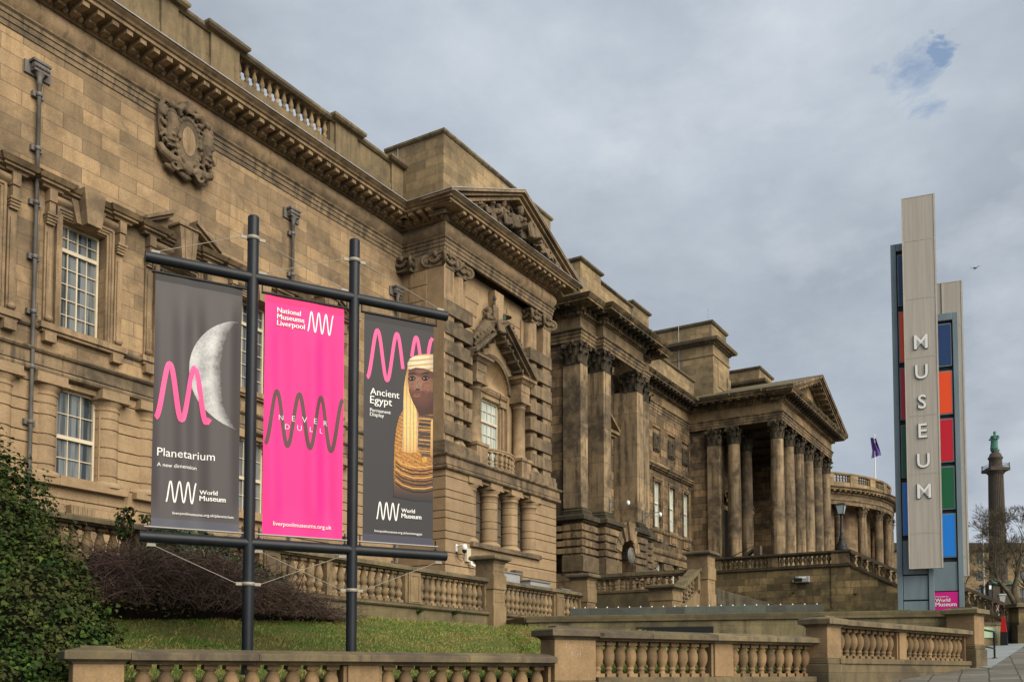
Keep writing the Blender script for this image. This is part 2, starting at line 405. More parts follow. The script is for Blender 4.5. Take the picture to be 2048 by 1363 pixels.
def skin_cells(mb, x0, x1, z0, z1, yf, yb, holes, fn=None):
    """wall skin with rectangular openings, made of abutting blocks"""
    xs = sorted({x0, x1, *[h[0] for h in holes], *[h[1] for h in holes]}); zs = sorted({z0, z1, *[h[2] for h in holes], *[h[3] for h in holes]})
    for i in range(len(xs) - 1):
        run = None
        for j in range(len(zs) - 1):
            cx = (xs[i] + xs[i + 1]) / 2; cz = (zs[j] + zs[j + 1]) / 2
            hole = any(h[0] < cx < h[1] and h[2] < cz < h[3] for h in holes)
            if not hole: run = [zs[j], zs[j + 1]] if run is None else [run[0], zs[j + 1]]
            if (hole or j == len(zs) - 2) and run:
                (fn or mb.box)(xs[i], xs[i + 1], yf, yb, run[0], run[1]); run = None
    return mb
def courses(mb, x0, x1, joints, yf, yb, holes, gap=0.035, axis='x'):
    """rusticated courses between joint heights with open channels"""
    for a, b in zip(joints[:-1], joints[1:]):
        cuts = sorted([(h[0], h[1]) for h in holes if h[2] < b - 0.05 and h[3] > a + 0.05]); p = x0
        for q in cuts + [(x1, x1)]:
            if q[0] - p > 0.03:
                if axis == 'x': mb.box(p, q[0], yf, yb, a + gap / 2, b - gap / 2)
                else: mb.box(yf, yb, p, q[0], a + gap / 2, b - gap / 2)
            p = max(p, q[1])
    return mb

def baluster_prof(h, r, kind):
    if kind == 'vase':       # fat vase of the street wall: the belly high, the foot turned
        p = [(0.62, .10), (0.62, .115), (0.52, .13), (0.50, .18), (0.60, .21), (0.64, .23), (0.60, .25), (0.50, .26), (0.56, .30), (0.78, .38), (0.95, .47), (1.0, .57), (0.96, .67), (0.80, .76), (0.60, .815), (0.52, .835), (0.55, .85), (0.72, .865), (0.78, .88), (0.72, .895)]
    elif kind == 'double':   # slim upper vase over a ball
        p = [(0.70, .08), (0.72, .10), (0.55, .13), (0.50, .16), (0.72, .20), (0.92, .26), (0.92, .31), (0.70, .36), (0.52, .385), (0.62, .40), (0.52, .415), (0.66, .45), (0.88, .51), (0.96, .56), (0.92, .62), (0.74, .72), (0.54, .82), (0.46, .88), (0.66, .895), (0.70, .91), (0.60, .925)]
    return [(a * r, b * h) for a, b in p]
def baluster_mb(h, r, kind, n=14):
    b = MB(); p = baluster_prof(h, r, kind); w = r * 0.86
    b.box(-w, w, -w, w, 0, p[0][1] - .001); b.box(-w, w, -w, w, p[-1][1] + .001, h); b.lathe(p, n=n, caps=False); return b
# ================================================================== MUSEUM WING (long front with the pedimented bay)
wing = empty('museum_wing', (20, 23, 3), 0, 'long sandstone museum wing with balustraded parapet and a pedimented end bay', 'building')
WINV = Matrix.Translation((-20, -23, -3))
def wp(mb, name, m, bevel=0.0, **k):
    o = mb.build(name, m, wing, bevel, **k); o.matrix_parent_inverse = WINV; return o
BAYS = [9.48, 12.56, 15.64, 18.72, 21.80, 24.88]
BC = 33.72                                          # centre of the pedimented bay
JO = [3.6, 4.07, 4.37, 4.84, 5.37, 5.67, 6.14, 6.64, 6.94, 7.43, 7.72, 8.22, 8.52, 9.02, 9.28]
# --- main wall mass and skins
b = MB(); b.box(6, 29.47, 23.38, 40, 2.0, 19.5); wp(b, 'wall_core', M['wing'])
b = MB(); skin_cells(b, 6, 29.47, 9.7, 17.84, 23.0, 23.38, [(c - .66, c + .66, 10.62, 13.56) for c in BAYS]); wp(b, 'upper_wall', M['wing'])
b = MB(); skin_cells(b, 6, 29.47, 2.0, 9.28, 23.04, 23.38, [(c - .62, c + .62, 6.7, 9.1) for c in BAYS])
wp(b, 'lower_wall', M['wing_pale'])
b = MB(); courses(b, 6, 29.47, JO, 22.985, 23.04, [(c - .88, c + .88, 6.7, 9.28) for c in BAYS]); wp(b, 'rusticated_courses', M['wing_pale'])
# --- entablature (runs round the bay)
EP = [(6, 23), (29.47, 23), (29.47, 20.94), (37.97, 20.94), (37.97, 24)]
ARCH = [(-.1, 17.83), (.03, 17.83), (.03, 17.97), (.06, 17.975), (.06, 18.12), (.09, 18.125), (.09, 18.22), (.15, 18.27), (.15, 18.31), (-.1, 18.31)]
b = MB(); b.sweep(ARCH, EP); wp(b, 'architrave', M['wing_dark'])
b = MB(); b.sweep([(-.1, 18.31)] + [(.03 + .15 * sin(pi * i / 10), 18.31 + .64 * i / 10) for i in range(11)] + [(-.1, 18.95)], EP); wp(b, 'frieze', M['wing_trim'])
CORN = [(-.1, 18.95), (.08, 18.95), (.12, 18.99), (.16, 19.0), (.16, 19.14), (.30, 19.16), (.30, 19.21), (.86, 19.21), (.86, 19.31), (.92, 19.32), (.96, 19.37), (1.04, 19.42), (1.08, 19.46), (1.10, 19.47), (-.1, 19.62)]
b = MB(); b.sweep(CORN, EP)
def run_pts(path, step, off, o):
    """points along each straight run of a path, pushed out by o"""
    res = []
    for (x0, y0), (x1, y1) in zip(path[:-1], path[1:]):
        d = Vector((x1 - x0, y1 - y0, 0)); ln = d.length; d.normalize(); nn = Vector((d.y, -d.x, 0)); k = max(1, int((ln - off) / step)); st = (ln - off * 0) / max(1, round(ln / step))
        for i in range(round(ln / step)):
            q = Vector((x0, y0, 0)) + d * (st * (i + .5)) + nn * o; res.append((q, d, nn))
    return res
EPV = [(13, 23), (29.47, 23), (29.47, 20.94), (37.97, 20.94), (37.97, 22)]
for q, d, nn in run_pts(EPV, 0.44, 0, 0):
    b.fbox(q, d, nn, (0, 0, 1), -.1, .1, .2, .80, 19.07, 19.21)
    b.fbox(q, d, nn, (0, 0, 1), -.1, .1, .2, .45, 18.99, 19.07)
    b.ball(q + d * .22 + nn * .22 + Vector((0, 0, 19.06)), .095, 8, 5, (1, 1, 1))
    b.ball(q + nn * .2 + Vector((0, 0, 19.02)), .06, 6, 4, (.5, .7, 1.2))
wp(b, 'cornice', M['wing_trim'])
b = MB(); b.sweep([(1.02, 19.478), (1.115, 19.466), (1.115, 19.492), (1.02, 19.505)], EP); wp(b, 'lead_flashing', M['lead'])
# --- string course and sill band
STR = [(-.1, 9.26), (.05, 9.26), (.13, 9.30), (.15, 9.36), (.13, 9.42), (.06, 9.44), (.06, 9.46), (.10, 9.46), (.10, 9.76), (.16, 9.78), (.20, 9.83), (.20, 9.87), (-.1, 9.95)]
SP = [(6, 22.985), (29.35, 22.985), (29.35, 20.75), (38.08, 20.75), (38.08, 24)]
b = MB(); b.sweep(STR, SP); wp(b, 'string_course', M['wing_dark'])
b = MB(); b.sweep([(-.1, 10.40), (.05, 10.40), (.09, 10.45), (.09, 10.50), (.05, 10.56), (-.1, 10.58)], [(6, 23), (29.47, 23)]); wp(b, 'sill_band', M['wing_dark'])
# --- windows, surrounds and sills: built once, repeated along the front
def sash(name, w, h, cols, rows, transom=None, glass='glass', frame='frame', bar=.022, mid=None):
    """window frame with glazing bars at the origin (bottom centre, facing -Y) and its glass"""
    f = MB(); t = .062
    f.box(-w / 2, -w / 2 + t, -.06, .06, 0, h); f.box(w / 2 - t, w / 2, -.06, .06, 0, h); f.box(-w / 2 + t, w / 2 - t, -.06, .06, 0, t * 1.2); f.box(-w / 2 + t, w / 2 - t, -.06, .06, h - t, h)
    zs = [t * 1.2, h - t] if transom is None else [t * 1.2, transom, h - t]
    if transom: f.box(-w / 2 + t, w / 2 - t, -.075, .06, transom - .05, transom + .05)
    for i in range(1, cols):
        x = -w / 2 + t + (w - 2 * t) * i / cols; k = 1.9 if (mid and i == mid) else 1
        f.box(x - bar / 2 * k, x + bar / 2 * k, -.035, .03, t * 1.2, h - t)
    segs = [(t * 1.2, h - t, rows)] if transom is None else [(t * 1.2, transom - .05, rows[0]), (transom + .05, h - t, rows[1])]
    for z0, z1, n in segs:
        for j in range(1, n): z = z0 + (z1 - z0) * j / n; f.box(-w / 2 + t, w / 2 - t, -.03, .025, z - bar / 2, z + bar / 2)
    fo = f.build(name, M[frame]); p = MB(); p.box(-w / 2 + .02, w / 2 - .02, .01, .03, .02, h - .02); po = p.build('pane', M[glass], fo)
    return fo
up0 = sash('window', 1.26, 2.92, 4, (5, 2), 2.22, mid=2); gw0 = sash('window', 1.22, 2.40, 3, (2, 2), 1.12)
# upper surround
def surround(broken):
    s = MB()
    for sx in (-1, 1):
        for k, (a, t, z) in enumerate(((.66, .06, 13.60), (.72, .09, 13.66), (.79, .12, 13.73))):
            x0, x1 = sorted((sx * a, sx * (a + .068))); s.box(x0, x1, -t, .02, 10.58, z + .06)
        x0, x1 = sorted((sx * .93, sx * 1.16)); s.box(x0, x1, -.07, .02, 10.58, 13.2)
        x0, x1 = sorted((sx * .98, sx * 1.11)); s.box(x0, x1, -.11, -.07, 10.8, 13.0)
        for k in range(4): s.box(x0 - .05 - .012 * k, x1 + .05 + .012 * k, -.15 - .03 * k, -.02, 13.2 + .07 * k, 13.26 + .07 * k)
        s.box(x0 - .02, x1 + .02, -.20, -.02, 13.47, 13.78); s.box(x0 - .04, x1 + .04, -.24, -.02, 13.78, 14.1)
        s.ball((sx * 1.045, -.13, 10.72), .12, 8, 6, (1, .8, .8))
    for k, (a, t, z) in enumerate(((.66, .06, 13.60), (.728, .09, 13.668), (.796, .12, 13.736))): s.box(-a, a, -t, .02, z, z + .066)
    fp = [(.02, 13.80)] + [(-.05 - .13 * sin(pi * i / 8), 13.80 + .30 * i / 8) for i in range(9)] + [(.02, 14.10)]
    n = len(fp); s.add([(-1.0, a, z) for a, z in fp] + [(1.0, a, z) for a, z in fp], [tuple(range(n)), tuple(range(n, 2 * n))[::-1]] + [(i, (i + 1) % n, n + (i + 1) % n, n + i) for i in range(n)])
    hood = [(-.02, 14.10), (.12, 14.10), (.14, 14.16), (.24, 14.18), (.24, 14.24), (.30, 14.25), (.38, 14.34), (.40, 14.36), (-.02, 14.42)]
    for o, e, z0 in ((0, 1.0, 0), (.06, 0, 0)):
        if e: s.sweep(hood, [(-1.02, .02), (-1.02, -.02), (1.02, -.02), (1.02, .02)])
    for sx in (-1, 1): x0, x1 = sorted((sx * .90, sx * 1.20)); s.sweep([(a + .005, z + .004) for a, z in hood], [(x0, .02), (x0, -.09), (x1, -.09), (x1, .02)])
    if broken:
        for sx in (-1, 1):
            for (t, pr, lo) in ((.10, .38, 0.09), (.09, .28, 0.0)):
                a = [(sx * 1.36, 14.38 + lo), (sx * .40, 14.92 + lo), (sx * .40, 14.92 + lo + t), (sx * 1.36, 14.38 + lo + t)]
                s.prism(a if sx > 0 else a[::-1], lambda x, z, h: (x, h, z), -pr, .02)
        s.prism([(-1.3, 14.40), (1.3, 14.40), (.42, 14.93), (-.42, 14.93)], lambda x, z, h: (x, h, z), -.04, .02)
        s.prism([(-.22, 13.5), (.22, 13.5), (.34, 14.66), (-.34, 14.66)], lambda x, z, h: (x, h, z), -.50, .02)
        s.box(-.40, .40, -.55, .02, 14.662, 14.72)
        for k in (-.1, .1): s.prism([(k - .02, 13.55), (k + .02, 13.55), (k * 1.5 + .03, 14.6), (k * 1.5 - .03, 14.6)], lambda x, z, h: (x, h, z), -.53, -.50)
    else:
        s.prism([(-.21, 13.5), (.21, 13.5), (.32, 14.45), (-.32, 14.45)], lambda x, z, h: (x, h, z), -.46, .02)
        for sx in (-1, 1):
            q = [(sx * .21, 13.52), (sx * .34, 13.52), (sx * .52, 14.12), (sx * .32, 14.12)]; s.prism(q, lambda x, z, h: (x, h, z), -.2, .02)
    s.box(-1.28, 1.28, -.20, .02, 10.44, 10.60); s.box(-1.22, 1.22, -.14, .02, 10.36, 10.44)
    for sx in (-1, 1): x0, x1 = sorted((sx * .84, sx * 1.16)); s.box(x0, x1, -.19, .02, 10.12, 10.36)
    return s
def ground_order():
    """banded half columns, doric caps, sill and the triple keystone of the basement window below"""
    s = MB()
    for sx in (-1, 1):
        for a, z in zip(JO[7:-1], JO[8:]):
            if a < 8.6: s.lathe([(.33, a + .02), (.33, z - .02)], (sx * .93, .19, 0), 20); s.lathe([(.30, z - .02), (.30, z + .02)], (sx * .93, .19, 0), 16, caps=False)
        s.lathe([(.32, 8.52), (.32, 8.74), (.36, 8.75), (.36, 8.78), (.32, 8.79), (.33, 8.86), (.42, 8.95), (.43, 9.0)], (sx * .93, .19, 0), 20)
        s.box(sx * .93 - .46, sx * .93 + .46, -.28, .3, 9.0, 9.10); s.box(sx * .93 - .42, sx * .93 + .42, -.24, .3, 9.10, 9.27)
        s.lathe([(.46, 6.62), (.47, 6.70), (.42, 6.76), (.34, 6.79)], (sx * .93, .19, 0), 18)
    s.box(-1.42, 1.42, -.22, .3, 6.45, 6.63); s.box(-.6, .6, -.16, .3, 6.63, 6.72)
    s.prism([(-.26, 4.7), (.26, 4.7), (.36, 5.98), (-.36, 5.98)], lambda x, z, h: (x, h, z), -.26, .06)
    for k in range(5): x = -.22 + .11 * k; s.prism([(x - .03, 4.75), (x + .03, 4.75), (x * 1.25 + .03, 5.94), (x * 1.25 - .03, 5.94)], lambda a, z, h: (a, h, z), -.285, -.26)
    for sx in (-1, 1): s.prism([(sx * .28, 4.7), (sx * .5, 4.7), (sx * .78, 5.66), (sx * .38, 5.66)], lambda x, z, h: (x, h, z), -.14, .06); s.prism([(sx * .55, 4.7), (sx * 1.3, 4.7), (sx * 1.3, 5.0), (sx * .62, 5.0)], lambda x, z, h: (x, h, z), -.12, .06)
    return s
plain0 = surround(False).build('window_surround', M['wing_trim']); brok0 = surround(True).build('window_surround', M['wing_trim']); grd0 = ground_order().build('window_surround', M['wing_pale'])
def place(src, c, y, z, first):
    o = src if first else copy_of(src)
    o.parent = wing; o.matrix_parent_inverse = WINV; o.location = (c, y, z); return o
used = set()
def put(src, c, y, z):
    r = place(src, c, y, z, src.name not in used); used.add(src.name); return r
for c in BAYS:
    put(up0, c, 23.30, 10.63); put(gw0, c, 23.27, 6.70)
    put(brok0 if abs(c - 18.72) < .1 or abs(c - 24.88) < .1 else plain0, c, 23.0, 0); put(grd0, c, 23.0, 0)
# --- parapet: dies, balusters, coping
b = MB(); b.box(6, 29.47, 22.95, 23.6, 19.45, 20.62)
for x0, x1 in ((6, 17.6), (26.65, 28.7)): b.box(x0, x1, 23.0, 23.5, 20.62, 21.44)
b.box(20.9, 20.99, 23.0, 23.4, 20.62, 21.4); b.box(25.28, 25.47, 23.0, 23.4, 20.62, 21.4)
for x0, x1 in ((17.9, 18.5), (19.75, 20.9), (25.47, 26.65), (28.7, 29.42)): b.box(x0, x1, 22.9, 23.6, 20.3, 21.50)
b.box(17.6, 17.9, 23, 23.5, 20.62, 21.44); b.box(18.5, 19.75, 23.0, 23.5, 20.62, 21.44)
wp(b, 'parapet', M['parapet'])
b = MB(); cop = [(-.3, 21.40), (.06, 21.40), (.13, 21.47), (.13, 21.56), (.09, 21.60), (-.3, 21.63)]
b.sweep(cop, [(6, 23.0), (29.47, 23.0)]); b.sweep([(-.6, 21.63), (-.3, 21.63), (-.3, 21.40), (-.6, 21.40)], [(6, 23.0), (29.47, 23.0)])
for x0, x1 in ((17.85, 18.55), (19.7, 20.95), (25.42, 26.70), (28.65, 29.44)): b.sweep([(q + .1, z + .06) for q, z in cop], [(x0, 23.3), (x0, 22.9), (x1, 22.9), (x1, 23.3)])
wp(b, 'parapet_coping', M['coping'])
bp0 = baluster_mb(.80, .094, 'double', 12).build('baluster', M['terrace'])
for i in range(13):
    put(bp0, 21.13 + (25.18 - 21.13) * i / 12, 23.18, 20.61)
# --- carved coat of arms on the upper wall
s = MB(); cx, cz = 18.80, 17.35
s.prism([(cx + .38 * cos(a) * 1.0, cz + .05 + .60 * sin(a)) for a in [2 * pi * i / 20 for i in range(20)]], lambda x, z, h: (x, h, z), 22.70, 23.0)
for i in range(24):
    a = 2 * pi * i / 24; s.ball((cx + .46 * cos(a), 22.74, cz + .05 + .68 * sin(a)), .10, 6, 5)
for sx in (-1, 1):
    s.tube([(cx + sx * x, y, cz + z) for x, y, z in ((.12, 22.66, .86), (.32, 22.6, .92), (.46, 22.62, .78), (.38, 22.66, .66), (.28, 22.66, .72))], [.10, .12, .12, .09, .05], 8)
    s.tube([(cx + sx * x, y, cz + z) for x, y, z in ((.62, 22.75, .72), (.66, 22.66, .45), (.62, 22.66, .15), (.68, 22.7, -.15), (.64, 22.72, -.45))], [.10, .19, .20, .16, .12], 10)
    s.ball((cx + sx * .64, 22.66, cz + .82), .13, 8, 6); s.ball((cx + sx * .80, 22.8, cz + .62), .16, 8, 6, (1, .6, 1.3))
    s.tube([(cx + sx * x, y, cz + z) for x, y, z in ((.70, 22.78, .95), (.86, 22.78, .92), (.95, 22.82, .7), (.9, 22.85, .2), (.86, 22.82, -.2))], [.06, .08, .08, .09, .06], 8)
    s.tube([(cx + sx * x, y, cz + z) for x, y, z in ((.5, 22.7, .2), (.42, 22.66, .05), (.34, 22.64, -.05))], [.08, .07, .07], 8)
    s.tube([(cx + sx * (.44 + .17 * (1 - k / 14) * cos(k * .55)), 22.7, cz - .60 + .17 * (1 - k / 14) * sin(k * .55)) for k in range(12)], .055, 8)
    s.tube([(cx + sx * x, y, cz + z) for x, y, z in ((.92, 22.85, -.42), (.86, 22.76, -.62), (.62, 22.72, -.74), (.34, 22.74, -.70), (.12, 22.7, -.86))], [.11, .13, .14, .12, .08], 8)
    s.tube([(cx + sx * x, y, cz + z) for x, y, z in ((.30, 22.84, -.80), (.5, 22.8, -.98), (.74, 22.84, -.92))], [.10, .11, .05], 8)
s.tube([(cx, y, cz + z) for y, z in ((22.74, .9), (22.7, 1.02), (22.74, 1.18), (22.8, 1.28))], [.16, .15, .13, .05], 8)
for i in range(5): a = pi * i / 4; s.tube([(cx, 22.74, cz + 1.02), (cx + .22 * cos(a), 22.72, cz + 1.06 + .2 * sin(a))], [.06, .03], 6)
s.ball((cx, 22.7, cz - .78), .17, 8, 6, (1, .8, 1.2)); s.tube([(cx - .3, 22.86, cz - .92), (cx, 22.8, cz - 1.02), (cx + .22, 22.86, cz - .95)], [.05, .12, .05], 8)
for sx in (-1, 1):
    for (ox, oz, r0, tw) in ((.50, .62, .20, 1), (.80, .30, .16, -1), (.82, -.25, .18, 1), (.42, -.86, .16, -1), (.20, 1.0, .13, 1)):
        s.tube([(cx + sx * (ox + r0 * (1 - k / 16) * cos(tw * k * .5)), 22.72 - .02 * k / 4, cz + oz + r0 * (1 - k / 16) * sin(tw * k * .5)) for k in range(13)], [.055 - .002 * k for k in range(13)], 7)
for sx in (-1, 1):
    for j in range(7): z = .62 - .17 * j; s.tube([(cx + sx * .56, 22.6, cz + z), (cx + sx * .68, 22.5, cz + z - .06), (cx + sx * .80, 22.64, cz + z - .02)], [.03, .04, .03], 5)
    for j in range(6): a = -2.2 + j * .5; s.tube([(cx + sx * .30, 22.74, cz - .66), (cx + sx * (.30 + .34 * cos(a)), 22.66, cz - .70 + .24 * sin(a))], [.06, .02], 5)
    for j in range(4): s.ball((cx + sx * (.92 - .03 * j), 22.76, cz + .5 - .26 * j), .09, 6, 5)
s.box(cx - .95, cx + .95, 22.94, 23.05, cz - .55, cz + .98)
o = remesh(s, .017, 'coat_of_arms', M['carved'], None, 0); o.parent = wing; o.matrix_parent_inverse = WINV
s = MB(); s.prism([(cx + .24 * cos(2 * pi * i / 20), cz + .05 + .44 * sin(2 * pi * i / 20)) for i in range(20)], lambda x, z, h: (x, h, z), 22.685, 22.699)
x = s.build('shield', M['wing_trim'], o); x.matrix_parent_inverse = Matrix.Identity(4)
# --- rainwater pipes
def rainpipe(x, y, ztop):
    p = MB(); z = ztop
    p.lathe([(.052, 2.5), (.052, z - .3), (.075, z - .28), (.06, z - .15), (.13, z)], (x, y, 0), 12)
    for k in range(9):
        q = z - .55 - k * 1.42
        if q < 3: break
        p.lathe([(.07, q - .05), (.082, q - .04), (.082, q + .04), (.07, q + .05)], (x, y, 0), 12); p.box(x - .15, x + .15, y + .03, y + .12, q - .07, q + .07)
    h = p.build('rainwater_pipe', M['pipe'], wing); h.matrix_parent_inverse = WINV
    q = MB(); q.box(x - .20, x + .20, y - .1, y + .12, z, z + .22); q.box(x - .25, x + .25, y - .13, y + .12, z + .22, z + .28); q.box(x - .36, x + .36, y + .08, y + .12, z - .08, z + .25)
    for k in range(5): q.ball((x - .16 + .08 * k, y - .11, z + .11), .045, 6, 5)
    q.tube([(x - .22, y - .06, z + .12), (x + .22, y - .06, z + .12)], .07, 8)
    c = q.build('hopper_head', M['pipe'], h); return h
rainpipe(14.18, 22.86, 17.0); rainpipe(23.34, 22.86, 17.0); rainpipe(29.05, 22.86, 16.3)

# ================================================================== pedimented bay
b = MB()
b.box(29.50, 37.94, 22.2, 27, 2, 19.5)                                 # core
b.box(29.50, 31.0, 21.62, 22.2, 9.8, 17.84); b.box(36.44, 37.94, 21.62, 22.2, 9.8, 17.84)
b.box(29.42, 31.2, 20.86, 22.2, 2.0, 9.3); b.box(36.24, 38.02, 20.86, 22.2, 2.0, 9.3)
b.box(31.2, 36.24, 20.86, 22.2, 2.0, 6.7)
b.box(31.2, 36.24, 20.80, 22.2, 9.14, 9.3)
b.box(29.47, 29.56, 20.94, 23, 9.8, 17.84)
wp(b, 'bay_wall', M['wing_pale'])
b = MB(); hol = [(31.32, 36.12, 6.7, 9.14)]
courses(b, 29.42, 38.02, JO, 20.75, 20.86, hol); courses(b, 20.86, 22.985, JO, 29.35, 29.42, [], axis='y')
for a, z in zip(JO[:-1], JO[1:]): b.box(29.35, 29.42, 20.75, 20.86, a + .0175, z - .0175)
wp(b, 'bay_rusticated_courses', M['wing_pale'])
for x, part in ((BC - 2.4, 1), (BC - .8, 1), (BC + .8, 1), (BC + 2.4, 1)):
    s = MB()
    for a, z in zip(JO[7:-1], JO[8:]):
        if a < 8.6: s.lathe([(.355, a + .018), (.355, z - .018)], (x, 21.1, 0), 22); s.lathe([(.328, z - .018), (.328, z + .018)], (x, 21.1, 0), 16, caps=False)
    s.lathe([(.36, 8.52), (.36, 8.76), (.40, 8.77), (.40, 8.80), (.36, 8.81), (.37, 8.88), (.46, 8.96), (.46, 9.0)], (x, 21.1, 0), 22)
    s.box(x - .48, x + .48, 20.66, 21.5, 9.0, 9.07); s.box(x - .45, x + .45, 20.70, 21.5, 9.07, 9.26); s.lathe([(.47, 6.70), (.48, 6.78), (.42, 6.84), (.38, 6.86)], (x, 21.1, 0), 20)
    wp(s, 'banded_column', M['wing_pale'])
b = MB(); b.box(31.0, 36.44, 20.6, 21.2, 6.52, 6.70)
for sx in (-1, 1):
    x = BC + sx * .62; b.prism([(x - .2, 4.2), (x + .2, 4.2), (x + .3, 5.86), (x - .3, 5.86)], lambda q, z, h: (q, h, z), 20.5, 20.86)
    for t in (-1, 1): b.prism([(x + t * .3, 4.4), (x + t * .5, 4.4), (x + t * .62, 5.5), (x + t * .36, 5.5)], lambda q, z, h: (q, h, z), 20.64, 20.86)
wp(b, 'bay_sill', M['wing_dark'])
for k in range(3):
    x = BC - 1.6 + 1.6 * k; s = MB(); s.box(x - .5, x + .5, 21.32, 21.36, 6.7, 9.14)
    for q in (-.28, -.1): s.box(x + q - .02, x + q + .02, 21.24, 21.32, 6.7, 9.14)
    for j in range(1, 4): s.box(x - .45, x + .45, 21.27, 21.32, 6.7 + .6 * j, 6.73 + .6 * j)
    wp(s, 'louvred_opening', M['louvre'])
# plinth over the string course
b = MB(); PB = [(29.40, 23), (29.40, 20.86), (31.62, 20.86), (31.62, 22)]
PL = [(-.2, 9.9), (.10, 9.9), (.10, 10.22), (.06, 10.25), (.06, 10.40), (-.2, 10.46)]
b.sweep(PL, PB); b.sweep(PL, [(35.82, 22), (35.82, 20.86), (38.04, 20.86), (38.04, 23)])
b.box(29.5, 31.5, 21.0, 22.2, 9.85, 10.45); b.box(35.94, 37.94, 21.0, 22.2, 9.85, 10.45); b.box(31.5, 36.0, 21.3, 22.2, 9.85, 10.0)
wp(b, 'bay_plinth', M['wing_dark'])
# banded corner piers: square pier + round column under broad blocks
BZ = [10.70 + .781 * k for k in range(7)]
for sx in (-1, 1):
    X = lambda a: BC + sx * a
    s = MB()
    x0, x1 = sorted((X(4.22), X(3.52))); s.box(x0, x1, 20.98, 21.7, 10.44, 17.2)
    s.lathe([(.50, 10.44), (.50, 10.52), (.46, 10.56), (.43, 10.62), (.41, 10.64), (.40, 15.2), (.385, 17.2)], (X(2.92), 21.42, 0), 22)
    x0, x1 = sorted((X(2.42), X(2.2))); s.box(x0, x1, 21.35, 22, 10.44, 17.2)
    wp(s, 'corner_pier', M['wing_trim'])
    s = MB()
    for z in BZ:
        x0, x1 = sorted((X(4.235), X(2.30))); s.box(x0, x1, 20.91, 22.0, z, z + .55)
    wp(s, 'banded_blocks', M['wing_dark'], .02)
# ionic capitals
def ionic(hw, hd):
    c = MB(); c.box(-hw - .06, hw + .06, -hd - .06, hd + .06, .50, .62); c.box(-hw, hw, -hd, hd, .05, .50); c.box(-hw - .03, hw + .03, -hd - .03, hd + .03, 0, .07)
    for sx in (-1, 1):
        for sy in (-1, 1):
            ctr = Vector((sx * (hw + .05), sy * (hd + .05), .27)); dirv = Vector((sx, sy, 0)).normalized(); side = Vector((-dirv.y, dirv.x, 0))
            pts = []
            for k in range(26):
                r = .23 * (1 - k / 30); a = pi * .6 - k * .5; pts.append(ctr + dirv * (r * cos(a)) + Vector((0, 0, r * sin(a))))
            c.tube(pts, [.075 * (1 - k / 40) for k in range(26)], 8); c.ball(ctr, .10, 8, 6)
    for (dx, dy) in ((0, -1), (-1, 0), (1, 0)):
        q = Vector((dx * (hw + .05), dy * (hd + .05), .50)); c.ball(q, .11, 8, 6, (1, 1, 1.2))
        t = Vector((-dy, dx, 0))
        for k in range(7): a = (k - 3) / 3; c.ball(q + t * (a * (hw if dx == 0 else hd) * .75) + Vector((0, 0, -.30 + .12 * a * a)), .075, 6, 5)
    return c
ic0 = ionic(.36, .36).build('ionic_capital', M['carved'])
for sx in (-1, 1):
    put(ic0, BC + sx * 3.87, 21.34, 17.2); put(ic0, BC + sx * 2.92, 21.42, 17.2)
o = put(ic0, 29.52, 22.75, 17.2)
b = MB()
for k in range(12):
    z = 10.6 + .6 * k; b.box(29.44, 29.47, 21.75, 22.6, z + .02, z + .58)
wp(b, 'return_trim', M['wing_trim'])
# recessed wall with arched niche, window, aedicule
s = MB(); NZ = 13.55; NR = 1.22; YN = 21.6
sp = [(31.2, 10.0), (BC - NR, 10.0), (BC - NR, NZ)] + [(BC - NR * cos(pi * i / 16), NZ + NR * sin(pi * i / 16)) for i in range(1, 16)] + [(BC + NR, NZ), (BC + NR, 10.0), (36.24, 10.0), (36.24, 17.84), (31.2, 17.84)]
yv = [21.45, 21.9]
# front face of the niche wall as strips round the arch
s.box(31.2, BC - NR, 21.45, 21.9, 10.0, NZ); s.box(BC + NR, 36.24, 21.45, 21.9, 10.0, NZ)
apts = [(BC - NR * cos(pi * i / 16), NZ + NR * sin(pi * i / 16)) for i in range(17)]
for (xa, za), (xb, zb) in zip(apts[:-1], apts[1:]): s.prism([(xa, za), (xb, zb), (xb, 17.84), (xa, 17.84)], lambda x, z, h: (x, h, z), 21.45, 21.9)
s.box(31.2, BC - NR, 21.45, 21.9, NZ, 17.84); s.box(BC + NR, 36.24, 21.45, 21.9, NZ, 17.84)
s.grid(16, 8, lambda u, v: (BC - NR * cos(pi * u) * 1.0, 21.6 + NR * .75 * sin(pi * u) * cos(pi / 2 * v), NZ + NR * 1.0 * sin(pi / 2 * v) * (1 if True else 0)) if False else (BC - NR * cos(pi * u), 21.55 + .9 * sin(pi * v) * sin(pi * u) * .5 + .3 * 0, NZ + NR * sin(pi * u) * v))
s.box(BC - NR, BC - .80, YN, 21.9, 10.0, NZ); s.box(BC + .80, BC + NR, YN, 21.9, 10.0, NZ); s.box(BC - .8, BC + .8, YN, 21.9, 13.05, NZ)
wp(s, 'niche_wall', M['wing_pale'])
b = MB()
for z in (16.2, 15.6, 15.0, 14.4, 16.8):
    w0 = 1.1 + (16.9 - z) * .25
    for sx in (-1, 1): x0, x1 = sorted((BC + sx * w0, BC + sx * 2.3)); b.box(x0, x1, 21.40, 21.46, z, z + .565)
b.prism([(BC - .24, 15.9), (BC + .24, 15.9), (BC + .36, 17.6), (BC - .36, 17.6)], lambda x, z, h: (x, h, z), 21.1, 21.46)
wp(b, 'radiating_courses', M['wing_pale'])
b = MB()
